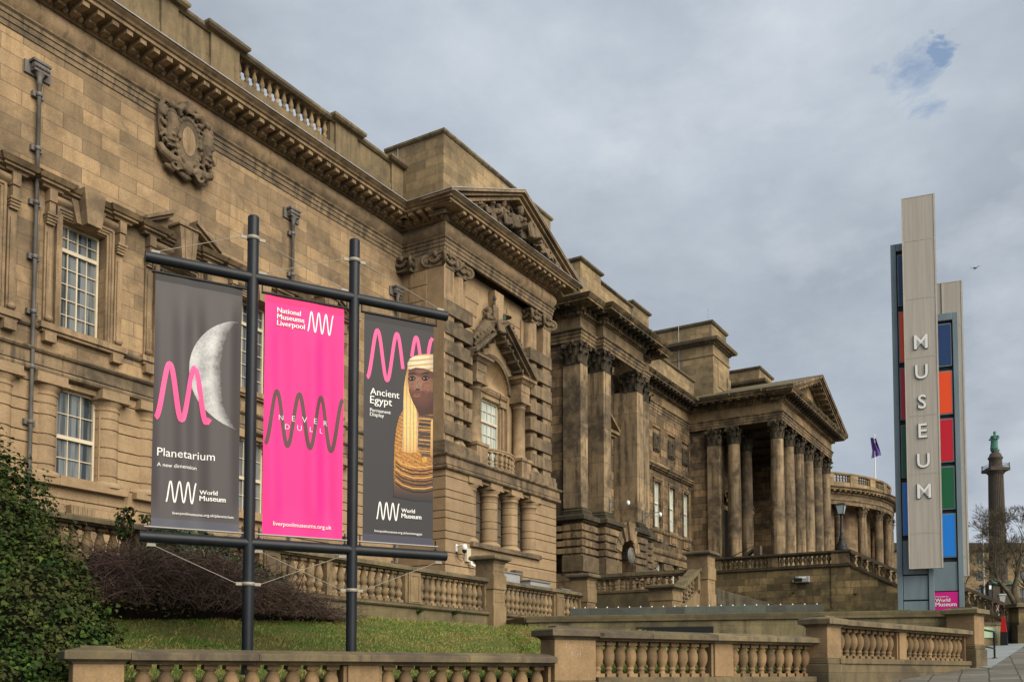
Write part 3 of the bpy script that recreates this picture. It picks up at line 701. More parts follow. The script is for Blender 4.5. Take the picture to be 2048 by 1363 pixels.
for sx in (-1, 1):
    for a, t in ((.80, .02), (.96, .06)): x0, x1 = sorted((BC + sx * a, BC + sx * (a + .14))); b.box(x0, x1, YN - t, YN, 10.4, 12.95)
    x0, x1 = sorted((BC + sx * .74, BC + sx * 1.36)); b.box(x0, x1, YN - .12, YN + .02, 12.95, 13.08)
b.sweep([(-.02, 13.08), (.10, 13.08), (.10, 13.25), (.16, 13.28), (.22, 13.40), (.22, 13.46), (-.02, 13.50)], [(BC - NR, YN), (BC - .8, YN), (BC - .8, YN + .05), (BC + .8, YN + .05), (BC + .8, YN), (BC + NR, YN)])
for sx in (-1, 1):
    x = BC + sx * 1.75; b.lathe([(.36, 10.80), (.36, 10.86), (.31, 10.92), (.28, 10.95), (.27, 13.0), (.31, 13.02), (.31, 13.06), (.27, 13.08), (.29, 13.14), (.37, 13.22)], (x, 21.2, 0), 20)
    b.box(x - .40, x + .40, 20.80, 21.6, 9.95, 10.68); b.box(x - .45, x + .45, 20.75, 21.6, 10.68, 10.80); b.box(x - .42, x + .42, 20.80, 21.6, 13.22, 13.34)
    b.box(x - .36, x + .36, 20.86, 21.6, 13.34, 13.72); b.box(x - .36, x + .36, 20.84, 21.6, 13.72, 14.06); b.sweep([(-.02, 14.06), (.06, 14.06), (.14, 14.16), (.24, 14.22), (.24, 14.30), (.28, 14.34), (-.02, 14.38)], [(x - .36, 21.6), (x - .36, 20.86), (x + .36, 20.86), (x + .36, 21.6)])
wp(b, 'aedicule_columns', M['wing_trim'])
b = MB(); sl = (16.25 - 14.40) / 2.45
for (lo, th, yf) in ((.0, .16, 20.98), (.16, .13, 20.80), (.29, .13, 20.62)):
    for sx in (-1, 1):
        q = [(BC + sx * 2.45, 14.02 + lo), (BC, 15.87 + lo), (BC, 15.87 + lo + th), (BC + sx * 2.45, 14.02 + lo + th)]
        b.prism(q if sx > 0 else q[::-1], lambda x, z, h: (x, h, z), yf, 21.48)
for sx in (-1, 1):
    for k in range(5):
        t = .14 + .18 * k; xx = BC + sx * 2.3 * t; zz = 15.87 - 1.85 * t * 2.3 / 2.45; b.box(xx - .05, xx + .05, 20.86, 21.45, zz - .10, zz + .02)
for i in range(18):
    a0 = pi * i / 18; a1 = pi * (i + 1) / 18; p = lambda a, r: (BC - r * cos(a), NZ + r * sin(a)); b.prism([p(a0, NR - .001), p(a1, NR - .001), p(a1, NR + .2), p(a0, NR + .2)], lambda x, z, h: (x, h, z), 21.36, 21.46)
wp(b, 'broken_pediment', M['wing_dark'])
wn_ = sash('window', 1.58, 3.0, 4, (4, 2), 2.08, glass='blindglass'); wn_.parent = wing; wn_.matrix_parent_inverse = WINV; wn_.location = (BC, 21.75, 10.05)
# bowed balcony
b = MB(); AN = [radians(200 + 140 * i / 18) for i in range(19)]
def bow(r0, r1, z0, z1):
    pts = [(BC + r0 * cos(a) * .92, 21.72 + r0 * sin(a) * .62) for a in AN]; q = [(BC + r1 * cos(a) * .92, 21.72 + r1 * sin(a) * .62) for a in AN]
    for i in range(18): b.hexa([(*pts[i], z0), (*pts[i + 1], z0), (*q[i + 1], z0), (*q[i], z0), (*pts[i], z1), (*pts[i + 1], z1), (*q[i + 1], z1), (*q[i], z1)])
bow(1.45, 1.62, 10.62, 10.70); bow(1.42, 1.66, 10.70, 10.76); bow(1.45, 1.64, 9.86, 9.98)
o = wp(b, 'balcony', M['wing_trim'])
bb0 = baluster_mb(.64, .095, 'double', 10).build('baluster', M['wing_pale'])
for i in range(11):
    a = radians(204 + 132 * i / 10); put(bb0, BC + 1.53 * .92 * cos(a), 21.72 + 1.53 * .62 * sin(a), 9.98)
# main pediment
b = MB(); HW = 5.33; ZA = 21.72; Z0 = 19.47; dz = ZA - Z0
def rake(lo, th, pr, inset=0.0):
    for sx in (-1, 1):
        q = [(BC + sx * (HW - inset), Z0 + lo - .0), (BC, ZA + lo), (BC, ZA + lo + th), (BC + sx * (HW - inset), Z0 + lo + th)]
        b.prism(q if sx > 0 else q[::-1], lambda x, z, h: (x, h, z), 20.94 - pr, 21.3)
rake(-.52, .18, .34, .55); rake(-.34, .14, .82, .30); rake(-.20, .10, .96, .1); rake(-.10, .10, 1.10)
wp(b, 'pediment_rake', M['wing_trim'])
b = MB(); b.prism([(BC - 5.2, 19.42), (BC + 5.2, 19.42), (BC, 21.62)], lambda x, z, h: (x, h, z), 20.90, 21.3); wp(b, 'tympanum', M['wing_dark'])
b = MB()
for sx in (-1, 1):
    q = [(BC + sx * (HW + .01), Z0 + .002), (BC, ZA + .002), (BC, ZA + .035), (BC + sx * (HW + .01), Z0 + .035)]; b.prism(q if sx > 0 else q[::-1], lambda x, z, h: (x, h, z), 19.82, 21.28)
wp(b, 'pediment_lead', M['lead'])
# attic block behind the pediment
b = MB(); b.box(29.46, 37.98, 20.98, 23.85, 19.6, 22.42); wp(b, 'attic_block', M['attic'])
b = MB(); b.sweep([(-.3, 22.42), (.04, 22.42), (.10, 22.48), (.10, 22.56), (-.3, 22.62)], [(29.46, 23.85), (29.46, 20.98), (37.98, 20.98), (37.98, 23.85)]); b.box(29.7, 37.8, 21.2, 23.85, 22.42, 22.60)
wp(b, 'attic_coping', M['coping'])
b = MB(); b.tube([(29.44, 23.2, 19.6), (29.44, 23.2, 22.6)], .02, 6); wp(b, 'lightning_conductor', M['lead'])

# stone figures
def figure(s, p, h=1.0, face=0.0, seat=False, lean=0.0, arm=0.4, helmet=False, robe=True):
    """a draped stone figure of height h added to s; p is where it sits or stands"""
    R = Matrix.Translation(p) @ Matrix.Rotation(face, 4, 'Z') @ Matrix.Rotation(lean, 4, 'Y') @ Matrix.Scale(h, 4)
    q = MB()
    if seat:
        hip = .30; q.ball((0, 0, hip), .17, 8, 6, (1.1, .9, .8)); 
        for sx in (-1, 1):
            q.tube([(sx * .08, 0, hip), (sx * .13, -.32, hip + .02), (sx * .12, -.36, .04)], [.11, .10, .08], 8); q.ball((sx * .12, -.42, .03), .06, 6, 5, (1, 1.6, .7))
        q.tube([(0, -.34, hip), (0, -.36, .05)], [.12, .17], 8)
    else:
        hip = .50; q.tube([(0, 0, hip + .02), (0, -.02, .25), (0, -.02, 0)], [.15, .15, .18], 10)
        for sx in (-1, 1): q.ball((sx * .08, -.12, .03), .06, 6, 5, (1, 1.6, .7))
    t = hip
    q.tube([(0, 0, t), (0, 0, t + .12), (0, .01, t + .26), (0, .02, t + .34)], [.145, .13, .17, .09], 10)
    q.tube([(0, .01, t + .34), (0, 0, t + .40)], [.055, .05], 8); q.ball((0, -.015, t + .46), .085, 10, 8, (.85, 1, 1.2)); q.ball((0, -.10, t + .45), .02, 6, 4)
    for sx in (-1, 1):
        a = arm if sx > 0 else arm * .6
        q.tube([(sx * .16, .01, t + .29), (sx * .22, -.04, t + .12), (sx * (.20 - .05 * a), -.18, t + .05 + .2 * a)], [.065, .05, .04], 8); q.ball((sx * (.20 - .05 * a), -.21, t + .06 + .2 * a), .05, 6, 5)
    if helmet: q.ball((0, .0, t + .52), .10, 8, 6, (1, 1.1, .8)); q.tube([(0, -.08, t + .58), (0, .02, t + .64), (0, .14, t + .55)], .03, 6)
    else: q.ball((0, .03, t + .49), .085, 8, 6, (1, 1, .9))
    if robe:
        for k in range(6): a = -2.6 + k * .42; q.tube([(.15 * cos(a), .13 * sin(a) - .02, t + .05), (.19 * cos(a), .19 * sin(a) - .05, .05)], [.03, .045], 6)
        q.tube([(-.16, -.03, t + .30), (.02, -.14, t + .16), (.15, -.05, t)], .05, 8)
    s.merge(q, R)
s = MB(); Zb = 19.58
for x, h, f, seat, ln, ar, hel in ((-1.05, 1.55, .25, True, 0, .6, True), (.30, 1.86, .1, True, 0, .9, True), (-1.75, 1.42, .3, False, 0, .3, False), (-2.35, 1.05, .3, False, 0, .5, False), (1.20, 1.28, -.4, True, .15, .5, False), (1.95, 1.12, -.5, True, .30, .8, False), (2.75, .86, -.4, False, .1, .5, False), (3.25, .70, -.3, True, .25, .5, False), (-.35, 1.42, .0, False, 0, .2, False), (.90, 1.42, -.2, False, .05, .4, False), (-2.75, .92, .3, True, -.1, .5, False), (-1.4, 1.25, .1, True, 0, .7, False), (1.6, 1.1, -.3, False, .1, .5, False), (2.4, .95, -.3, True, .2, .6, False), (-.7, 1.2, .2, True, 0, .4, False), (3.05, .74, -.2, False, .2, .4, False)):
    figure(s, (BC + x, 20.28 if seat else 20.52, Zb), h, f, seat, ln, ar, hel)
s.tube([(BC - 3.55, 20.45, Zb + .1), (BC - 3.1, 20.40, Zb + .34), (BC - 2.95, 20.36, Zb + .62), (BC - 3.12, 20.30, Zb + .74)], [.16, .2, .12, .08], 8)
s.tube([(BC - 3.0, 20.42, Zb + .25), (BC - 2.4, 20.5, Zb + .34)], [.2, .17], 8); s.ball((BC - 3.0, 20.34, Zb + .78), .05, 6, 4)
for q in (-3.05, -2.85, -2.5): s.tube([(BC + q, 20.38, Zb + .3), (BC + q - .04, 20.30, Zb)], .05, 6)
q = MB(); q.lathe([(.02, -.05), (.44, -.02), (.46, .02), (.36, .05), (.1, .09)], n=22); s.merge(q, Matrix.Translation((BC + .92, 20.36, Zb + .80)) @ Matrix.Rotation(radians(72), 4, 'X') @ Matrix.Rotation(.4, 4, 'Y'))
s.lathe([(.10, 0), (.22, .12), (.26, .3), (.2, .45), (.1, .5), (.16, .56)], (BC + 3.72, 20.42, Zb), 14); s.tube([(BC + 3.95, 20.45, Zb + .12), (BC + 4.5, 20.5, Zb + .1)], [.16, .06], 8); s.ball((BC + 4.05, 20.36, Zb + .16), .17, 8, 6)
s.tube([(BC - .5, 20.3, Zb + 1.0), (BC + 1.7, 20.2, Zb + .16)], .035, 6)
for k in range(16): x = -2.9 + .42 * k; s.tube([(BC + x, 20.5, Zb + .02), (BC + x + .1, 20.3, Zb + .16 + .1 * sin(k * 2.1)), (BC + x + .3, 20.36, Zb + .03)], [.08, .07, .05], 6)
s.box(BC - 3.4, BC + 4.4, 20.2, 20.95, Zb - .14, Zb + .06)
s.v = [v for v in s.v]
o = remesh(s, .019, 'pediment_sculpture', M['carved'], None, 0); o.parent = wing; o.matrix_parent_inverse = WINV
s = MB(); 
for k in range(9): a = k * .7; s.tube([(BC - .42, 20.22, Zb + .72), (BC - .42 + .16 * cos(a), 20.2 + .08 * sin(a * 2), Zb + .95 + .16 * sin(a))], [.03, .02], 5)
s.tube([(BC - .38, 20.2, Zb + .25), (BC - .42, 20.22, Zb + .85)], .022, 6)
wp(s, 'palm_frond', M['bronze'])
s = MB()
rz_ = lambda x: 16.30 - .755 * abs(x)
figure(s, (BC - 1.0, 21.05, rz_(1.0) - .12), 1.50, .45, True, .25, .6, True); figure(s, (BC + .70, 21.25, rz_(.7) - .35), 1.42, -.25, False, -.06, .3)
for (x0, x1, n_) in ((-2.2, -.45, 10), (1.95, .45, 9)):
    for k in range(n_):
        x = x0 + (x1 - x0) * k / (n_ - 1); w_ = .05 + .10 * sin(pi * (k + .6) / n_)
        s.tube([(BC + x, 20.88, rz_(x) + .02), (BC + x + .05, 20.80, rz_(x) + .14 + w_), (BC + x + .16 * (1 if x < 0 else -1), 21.0, rz_(x) + .26 + 1.6 * w_), (BC + x + .10, 21.3, rz_(x) + .1)], [.07, .06 + w_ * .35, .07, .05], 7)
s.tube([(BC - 2.15, 21.1, rz_(2.15) + .08), (BC - 1.5, 21.05, rz_(1.5) + .30), (BC - .8, 21.1, rz_(.8) + .34)], [.10, .24, .28], 10); s.tube([(BC + .5, 21.2, rz_(.5) + .2), (BC + 1.2, 21.1, rz_(1.2) + .24), (BC + 1.95, 21.1, rz_(1.95) + .08)], [.2, .22, .08], 10)
s.tube([(BC - .30, 21.25, 16.0), (BC - .30, 21.2, 16.75), (BC - .30, 21.2, 17.0)], [.24, .20, .08], 10); s.box(BC - .50, BC - .12, 21.05, 21.4, 16.2, 16.72)
for k in range(7): a = pi * k / 6; s.tube([(BC - .30, 21.15, 16.80), (BC - .30 + .30 * cos(a), 21.1, 16.84 + .24 * sin(a))], [.06, .025], 5)
s.lathe([(.27, 0), (.29, .03), (.18, .06), (.13, .15), (.02, .19)], (BC + .70, 21.23, rz_(.7) - .35 + 1.35), 12)
o = remesh(s, .020, 'niche_sculpture', M['carved'], None, 0); o.parent = wing; o.matrix_parent_inverse = WINV
s = MB()
for k in range(4): s.tube([(BC + .12, 20.98, 16.45), (BC + .02 + .08 * k, 20.93, 16.66 - .03 * abs(k - 2))], [.025, .012], 5)
wp(s, 'bronze_sprig', M['bronze'])
# ================================================================== LIBRARY (pavilion, window wall, portico)
lib = empty('library_building', (58, 23, 3), 0, 'soot-stained classical library with a columned portico beyond the museum wing', 'building')
LINV = Matrix.Translation((-58, -23, -3))
def lp(mb, name, m, bevel=0.0, parent=None):
    o = mb.build(name, m, parent or lib, bevel)
    if parent is None: o.matrix_parent_inverse = LINV
    return o
lused = set()
def lput(src, loc, rot=None, parent=None):
    o = src if src.name not in lused else copy_of(src); lused.add(src.name)
    o.parent = lib; o.matrix_parent_inverse = LINV; o.location = loc
    if rot: o.rotation_euler = rot
    return o
PC = 45.2                                                    # centre of the pavilion
PX0, PX1 = 60.85, 74.45; PYF = 16.74                          # portico faces
LPTH = [(41.0, 34), (41.0, 21.0), (42.72, 21.0), (42.72, 20.6), (47.68, 20.6), (47.68, 21.0), (49.4, 21.0), (49.4, 23.0), (PX0, 23.0), (PX0, PYF), (PX1, PYF), (PX1, 23.0), (84, 23.0)]
b = MB(); b.sweep([(-.1, 17.77), (.0, 17.77), (.0, 17.93), (.035, 17.935), (.035, 18.10), (.07, 18.105), (.07, 18.24), (.14, 18.28), (.14, 18.345), (-.1, 18.345)], LPTH); lp(b, 'architrave', M['lib_trim'])
b = MB(); b.sweep([(-.1, 18.345), (.0, 18.345), (.0, 18.95), (-.1, 18.95)], LPTH); lp(b, 'frieze', M['lib_pale'])
b = MB(); b.sweep([(-.1, 18.95), (.05, 18.95), (.09, 19.0), (.11, 19.0), (.11, 19.17), (.22, 19.18), (.26, 19.24), (.26, 19.36), (.86, 19.36), (.86, 19.45), (.90, 19.46), (1.0, 19.56), (1.02, 19.60), (-.1, 19.72)], LPTH)
LV = LPTH[:-2]
for q, d, nn in run_pts([(41.0, 25)] + LV[1:], .20, 0, 0): b.fbox(q, d, nn, (0, 0, 1), -.065, .065, .1, .22, 19.01, 19.16)
cor_ = b; b = MB()
for q, d, nn in run_pts([(41.0, 25)] + LV[1:], .58, 0, 0):
    b.fbox(q, d, nn, (0, 0, 1), -.10, .10, .26, .80, 19.25, 19.36)
    b.tube([q + nn * .80 + d * -.1 + Vector((0, 0, 19.27)), q + nn * .80 + d * .1 + Vector((0, 0, 19.27))], .075, 8); b.tube([q + nn * .34 + d * -.1 + Vector((0, 0, 19.22)), q + nn * .34 + d * .1 + Vector((0, 0, 19.22))], .09, 8)
cor_.merge(b, None, 1); lp(cor_, 'cornice', [M['lib_trim'], M['lib_black']])
b = MB()
b.sweep([(.97, 19.585), (1.035, 19.60), (1.035, 19.63), (.8, 19.68), (.3, 19.76), (-.1, 19.76)], LPTH)
for q, d, nn in run_pts([(41.0, 24)] + LV[1:], 2.4, 0, 1.0): b.ball(q + Vector((0, 0, 19.58)), .12, 8, 6, (1, .7, 1))
lp(b, 'mossy_cornice_top', stone('mossy_stone', (0.12, 0.105, 0.055), (0.075, 0.07, 0.035), amount=0.5, moss=1.0))
# walls
b = MB()
b.box(41.1, 49.3, 22.0, 34, 9.2, 17.78); b.box(41.1, 42.3, 21.55, 22.0, 9.2, 17.78); b.box(48.1, 49.3, 21.55, 22.0, 9.2, 17.78)
b.box(40.95, 49.45, 21.0, 34, 2, 6.4)
lp(b, 'pavilion_wall', M['lib'])
b = MB()
skin_cells(b, 49.3, PX0 + .02, 9.2, 17.78, 23.0, 23.3, [(c - .50, c + .50, 10.6, 13.45) for c in (55.25, 57.7, 60.15)] + [(51.9, 53.1, 10.6, 13.45)] + [(c - .66, c + .66, 15.0, 16.84) for c in (55.25, 57.7, 60.15)])
skin_cells(b, 49.3, PX0 + .02, 2, 9.2, 22.9, 23.3, [(c - .5, c + .5, 6.2, 8.45) for c in (55.25, 57.7, 60.15)])
b.box(49.3, PX0 + .02, 23.3, 34, 2, 17.78)
lp(b, 'window_wall', M['lib'])
b = MB()
for c in (55.25, 57.7, 60.15): b.box(c - .66, c + .66, 23.1, 23.3, 15.0, 16.84)
lp(b, 'panel_backing', M['lib_trim'])
s = MB()
rel = MB(); rel.box(-.50, .50, -.05, .05, 15.36, 16.5)
for k in range(16): a = 2 * pi * k / 16; rel.ball((.30 * cos(a), -.06, 15.93 + .40 * sin(a)), .11, 6, 5)
rel.ball((0, -.05, 15.93), .22, 8, 6, (1, .4, 1.3))
for sx in (-1, 1):
    for z in (15.5, 16.36): rel.ball((sx * .36, -.05, z), .13, 6, 5)
    rel.tube([(sx * .42, -.06, 15.6), (sx * .38, -.08, 15.95), (sx * .43, -.06, 16.3)], .06, 6)
rel0 = rel.build('relief_panel', M['lib_black'])
for c in (55.25, 57.7, 60.15): lput(rel0, (c, 23.08, 0))
b = MB()
for c in (55.25, 57.7, 60.15, 52.5):
    for sx in (-1, 1):
        for a, t in ((.50, .05), (.60, .09)): x0, x1 = sorted((c + sx * a, c + sx * (a + .11))); b.box(x0, x1, 23.0 - t, 23.02, 10.55, 13.6)
    for z, t, w in ((13.45, .05, .50), (13.55, .09, .71)): b.box(c - w, c + w, 23 - t, 23.02, z, z + .105)
    b.sweep([(-.02, 14.10), (.08, 14.10), (.10, 14.18), (.20, 14.20), (.20, 14.26), (.28, 14.34), (.28, 14.40), (-.02, 14.46)], [(c - 1.08, 23.02), (c - 1.08, 22.97), (c + 1.08, 22.97), (c + 1.08, 23.02)])
    b.box(c - .78, c + .78, 22.86, 23.02, 10.40, 10.56)
    b.box(c - .66, c + .66, 22.9, 23.0, 9.72, 10.2); b.box(c - .40, c + .40, 22.86, 22.9, 9.82, 10.1)
b.sweep([(-.02, 10.26), (.06, 10.26), (.12, 10.34), (.12, 10.40), (-.02, 10.44)], [(49.4, 23), (PX0, 23)])
b.sweep([(-.02, 14.36), (.05, 14.36), (.09, 14.44), (-.02, 14.5)], [(49.4, 23), (PX0, 23)])
b.sweep([(-.02, 8.86), (.1, 8.86), (.18, 8.95), (.22, 9.1), (.22, 9.2), (-.02, 9.28)], [(49.4, 22.9), (PX0, 22.9)])
lp(b, 'window_dressings', M['lib_trim'])
b = MB(); courses(b, 49.4, PX0, [3.0 + .45 * k for k in range(14)], 22.78, 22.9, [(c - .55, c + .55, 6.2, 8.45) for c in (55.25, 57.7, 60.15)], .07); lp(b, 'base_courses', M['lib_trim'])
lw0 = sash('window', 1.0, 2.85, 2, (2, 1), 1.55, glass='blindglass', frame='blind'); lb0 = sash('window', 1.0, 2.2, 2, 2, glass='blindglass', frame='blind')
for c in (55.25, 57.7, 60.15, 52.5): lput(lw0, (c, 23.2, 10.6))
for c in (55.25, 57.7, 60.15): lput(lb0, (c, 23.18, 6.25))
# pavilion base: deep channelled courses, ledge, arch with blind back
LJ = [7.28, 7.64, 8.02, 8.40, 8.80]
b = MB(); bk = MB(); AR = .88; AZ = 7.55
def basebox(x0, x1, yf):
    ar = [] if x1 - x0 < 4 else [(PC - AR - .02, PC + AR + .02, 0, 20)]
    courses(b, x0, x1, LJ, yf, 22.0, ar, .11)
    for q0, q1 in ([(x0, x1)] if not ar else [(x0, PC - AR - .3), (PC + AR + .3, x1)]): bk.box(q0 + .08, q1 - .08, yf + .1, 22, 6.3, 8.85)
basebox(40.85, 42.60, 20.85); basebox(42.60, 47.80, 20.45); basebox(47.80, 49.55, 20.85)
for z in LJ[:-1]: b.box(40.85, 40.95, 22.0, 25, z + .055, z + .32)
chan_ = b
n = 14
for i in range(n):
    a0 = pi * i / n; a1 = pi * (i + 1) / n; p = lambda a, r: (PC - r * cos(a), AZ + r * sin(a))
    top = lambda a: (PC - 1.2 * cos(a), min(8.84, AZ + 1.9 * sin(a)))
    bk.prism([p(a0, AR), p(a1, AR), p(a1, AR + .30), p(a0, AR + .30)], lambda x, z, h: (x, h, z), 20.52, 22.0)
bk.box(PC - AR - .3, PC - AR, 20.52, 22, 4, AZ); bk.box(PC + AR, PC + AR + .3, 20.52, 22, 4, AZ)
bk.box(PC - 1.2, PC + 1.2, 20.56, 22, 8.62, 8.85)
bk.merge(chan_, None, 1); base_ = bk
b = MB()
for i in range(7):
    a0 = pi * (.06 + .88 * i / 7); a1 = pi * (.06 + .88 * (i + 1) / 7) - .05; p = lambda a, r: (PC - r * cos(a), AZ + r * sin(a)); k = .62 if i != 3 else .9
    b.prism([p(a0, AR + .01), p(a1, AR + .01), p(a1, AR + k), p(a0, AR + k)], lambda x, z, h: (x, h, z), 20.40, 20.9)
b.prism([(PC - .2, 8.38), (PC + .2, 8.38), (PC + .42, 9.32), (PC - .42, 9.32)], lambda x, z, h: (x, h, z), 20.2, 20.9)
for t in (-1, 1): b.prism([(PC + t * .24, 8.36), (PC + t * .5, 8.26), (PC + t * .95, 9.1), (PC + t * .48, 9.3)], lambda x, z, h: (x, h, z), 20.3, 20.9)
lp(b, 'arch_voussoirs', M['lib_trim'])
b = MB(); b.box(PC - AR, PC + AR, 21.2, 21.3, 4, 8.6); lp(b, 'arch_infill', M['wing_pale'])
b = MB()
for x0, x1, yf in ((40.87, 42.62, 20.82), (42.58, 47.82, 20.42), (47.78, 49.53, 20.82)):
    skin = [(x0, x1)] if x1 - x0 < 4 else [(x0, PC - AR - .05), (PC + AR + .05, x1)]
    for q0, q1 in skin: b.box(q0, q1, yf, 22, 6.45, 7.22)
base_.merge(b, None, 2); lp(base_, 'base_wall', [M['lib'], M['lib_trim'], M['rough']], .02)
b = MB(); LG = [(-.2, 8.84), (.0, 8.84), (.06, 8.92), (.16, 8.96), (.16, 9.14), (.10, 9.20), (-.2, 9.22)]
LP2 = [(40.85, 30), (40.85, 20.85), (42.60, 20.85), (42.60, 20.45), (PC - .45, 20.45)]; LP3 = [(PC + .45, 20.45), (47.80, 20.45), (47.80, 20.85), (49.55, 20.85), (49.55, 23)]
b.sweep(LG, LP2); b.sweep(LG, LP3)
ant = [(41.0, 41.76, 21.0), (42.74, 43.58, 20.6), (46.82, 47.66, 20.6), (48.62, 49.38, 21.0)]
for x0, x1, y in ant: b.sweep([(-.3, 9.2), (.16, 9.2), (.16, 9.32), (.12, 9.34), (.14, 9.40), (.10, 9.46), (.06, 9.48), (.08, 9.54), (.02, 9.58), (-.3, 9.58)], [(x0, 21.9), (x0, y), (x1, y), (x1, 21.9)])
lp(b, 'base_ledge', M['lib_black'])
# corinthian capitals
def leafmb(w, h, out):
    q = MB(); prof = [(0, 0), (.02, .35), (.05, .68), (.14, .92), (.26, .96), (.30, .84)]; L_ = []
    for i, (o, z) in enumerate(prof):
        ww = w * (.75, 1.0, 1.0, .85, .6, .35)[i]; L_.append([(-ww / 2, o * out * 3, z * h), (0, o * out * 3 + .035 * (1 if i < 5 else .4), z * h), (ww / 2, o * out * 3, z * h)])
    for A, B_ in zip(L_[:-1], L_[1:]):
        for k in range(2): q.add([A[k], A[k + 1], B_[k + 1], B_[k]], [(0, 1, 2, 3)])
    for A, B_ in zip(L_[:-1], L_[1:]):
        for k in range(2): q.add([(x, y - .03, z) for x, y, z in (A[k], A[k + 1], B_[k + 1], B_[k])], [(3, 2, 1, 0)])
    return q
def corinthian(r, h, square=False):
    c = MB()
    if square:
        c.hexa([(-r, -r, 0), (r, -r, 0), (r, r, 0), (-r, r, 0), (-r * 1.05, -r * 1.05, h * .86), (r * 1.05, -r * 1.05, h * .86), (r * 1.05, r * 1.05, h * .86), (-r * 1.05, r * 1.05, h * .86)])
    else: c.lathe([(r, 0), (r * 1.0, h * .5), (r * 1.12, h * .86)], n=16)
    c.lathe([(r * 1.02, -.05), (r * 1.10, -.02), (r * 1.02, .02)], n=16) if not square else c.box(-r * 1.06, r * 1.06, -r * 1.06, r * 1.06, -.05, .02)
    def ringpos(k, n):
        a = 2 * pi * k / n
        if not square: return Vector((r * cos(a), r * sin(a), 0)), a
        m_ = max(abs(cos(a)), abs(sin(a))); return Vector((r * cos(a) / m_, r * sin(a) / m_, 0)), a
    for n_, z0, hh, off, w in ((8, .0, .46, .0, .30), (8, .28, .50, .5, .26)):
        for k in range(n_):
            p, a = ringpos(k + off, n_); c.merge(leafmb(w * r / .45, hh * h, .30 * r / .45), Matrix.Translation((p.x, p.y, z0 * h)) @ Matrix.Rotation(a - pi / 2, 4, 'Z'))
    for k in range(4):
        a = pi / 4 + k * pi / 2; d = Vector((cos(a), sin(a), 0)); R_ = r * (1.35 if square else 1.2)
        pts = [d * (R_ * .8) + Vector((0, 0, h * .48)), d * (R_ * 1.05) + Vector((0, 0, h * .74))] + [d * (R_ * 1.22 + .10 * cos(t) * (1 - j / 9)) + Vector((0, 0, h * .76 + .11 * sin(t) * (1 - j / 9))) for j, t in enumerate([1.9 - .75 * q for q in range(8)])]
        c.tube(pts, [.06] * len(pts), 6)
        p = d * 0; a2 = k * pi / 2; d2 = Vector((cos(a2), sin(a2), 0)); c.ball(d2 * (r * 1.22) + Vector((0, 0, h * .92)), .10, 6, 5)
        for t in (-1, 1): t2 = Vector((-d2.y, d2.x, 0)) * t; c.tube([d2 * (r * 1.02) + t2 * .04 + Vector((0, 0, h * .5)), d2 * (r * 1.12) + t2 * .14 + Vector((0, 0, h * .78)), d2 * (r * 1.22) + t2 * .05 + Vector((0, 0, h * .80))], [.05, .05, .04], 6)
    q = []; R_ = r * (1.42 if square else 1.62)
    for k in range(4):
        a = k * pi / 2 - pi / 4; b_ = a + pi / 2
        for t in range(4):
            u = t / 4; p = Vector((cos(a), sin(a), 0)) * (1 - u) + Vector((cos(b_), sin(b_), 0)) * u; p = p * R_ * (1 - .12 * sin(pi * u)); q.append((p.x, p.y))
    c.prism(q, lambda x, y, z: (x, y, z), h * .86, h)
    return c
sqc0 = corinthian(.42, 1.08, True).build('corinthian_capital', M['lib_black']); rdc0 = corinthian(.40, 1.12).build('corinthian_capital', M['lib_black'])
for x0, x1, y in ant:
    s = MB(); s.box(x0, x1, y, 21.99, 9.58, 16.70); lp(s, 'pilaster', M['lib_col'], .02)
    lput(sqc0, ((x0 + x1) / 2, y + .42, 16.69))
s = MB(); s.box(PC - 2.45, PC - 1.63, 21.2, 22, 9.58, 16.7); s.box(PC + 1.63, PC + 2.45, 21.2, 22, 9.58, 16.7); s.box(41.9, 42.72, 21.6, 22, 9.2, 17.8)
lp(s, 'pavilion_antae', M['lib'])
# pedimented window of the pavilion
b = MB()
for sx in (-1, 1):
    for a, t in ((.55, .06), (.68, .11)): x0, x1 = sorted((PC + sx * a, PC + sx * (a + .13))); b.box(x0, x1, 22 - t, 22.01, 10.5, 13.7)
    x0, x1 = sorted((PC + sx * .85, PC + sx * 1.05)); b.box(x0, x1, 21.75, 22.01, 13.2, 14.1)
    q = [(PC + sx * 1.35, 14.4), (PC, 15.2), (PC, 15.36), (PC + sx * 1.35, 14.56)]; b.prism(q if sx > 0 else q[::-1], lambda x, z, h: (x, h, z), 21.45, 22.01)
b.box(PC - .55, PC + .55, 21.92, 22.01, 13.5, 13.7); b.box(PC - .9, PC + .9, 21.85, 22.01, 13.7, 14.12); b.box(PC - 1.33, PC + 1.33, 21.47, 22.01, 14.26, 14.42); b.box(PC - 1.15, PC + 1.15, 21.6, 22.01, 14.12, 14.26)
b.prism([(PC - 1.2, 14.42), (PC + 1.2, 14.42), (PC, 15.16)], lambda x, z, h: (x, h, z), 21.85, 22.01)
b.box(PC - 1.0, PC + 1.0, 21.72, 22.01, 10.2, 10.5); b.box(PC - .9, PC + .9, 21.85, 22.01, 9.5, 10.2)
lp(b, 'window_pediment', M['lib_trim'])
o = sash('window', 1.1, 3.0, 2, (2, 1), 1.6, frame='frame'); lput(o, (PC, 21.97, 10.5))
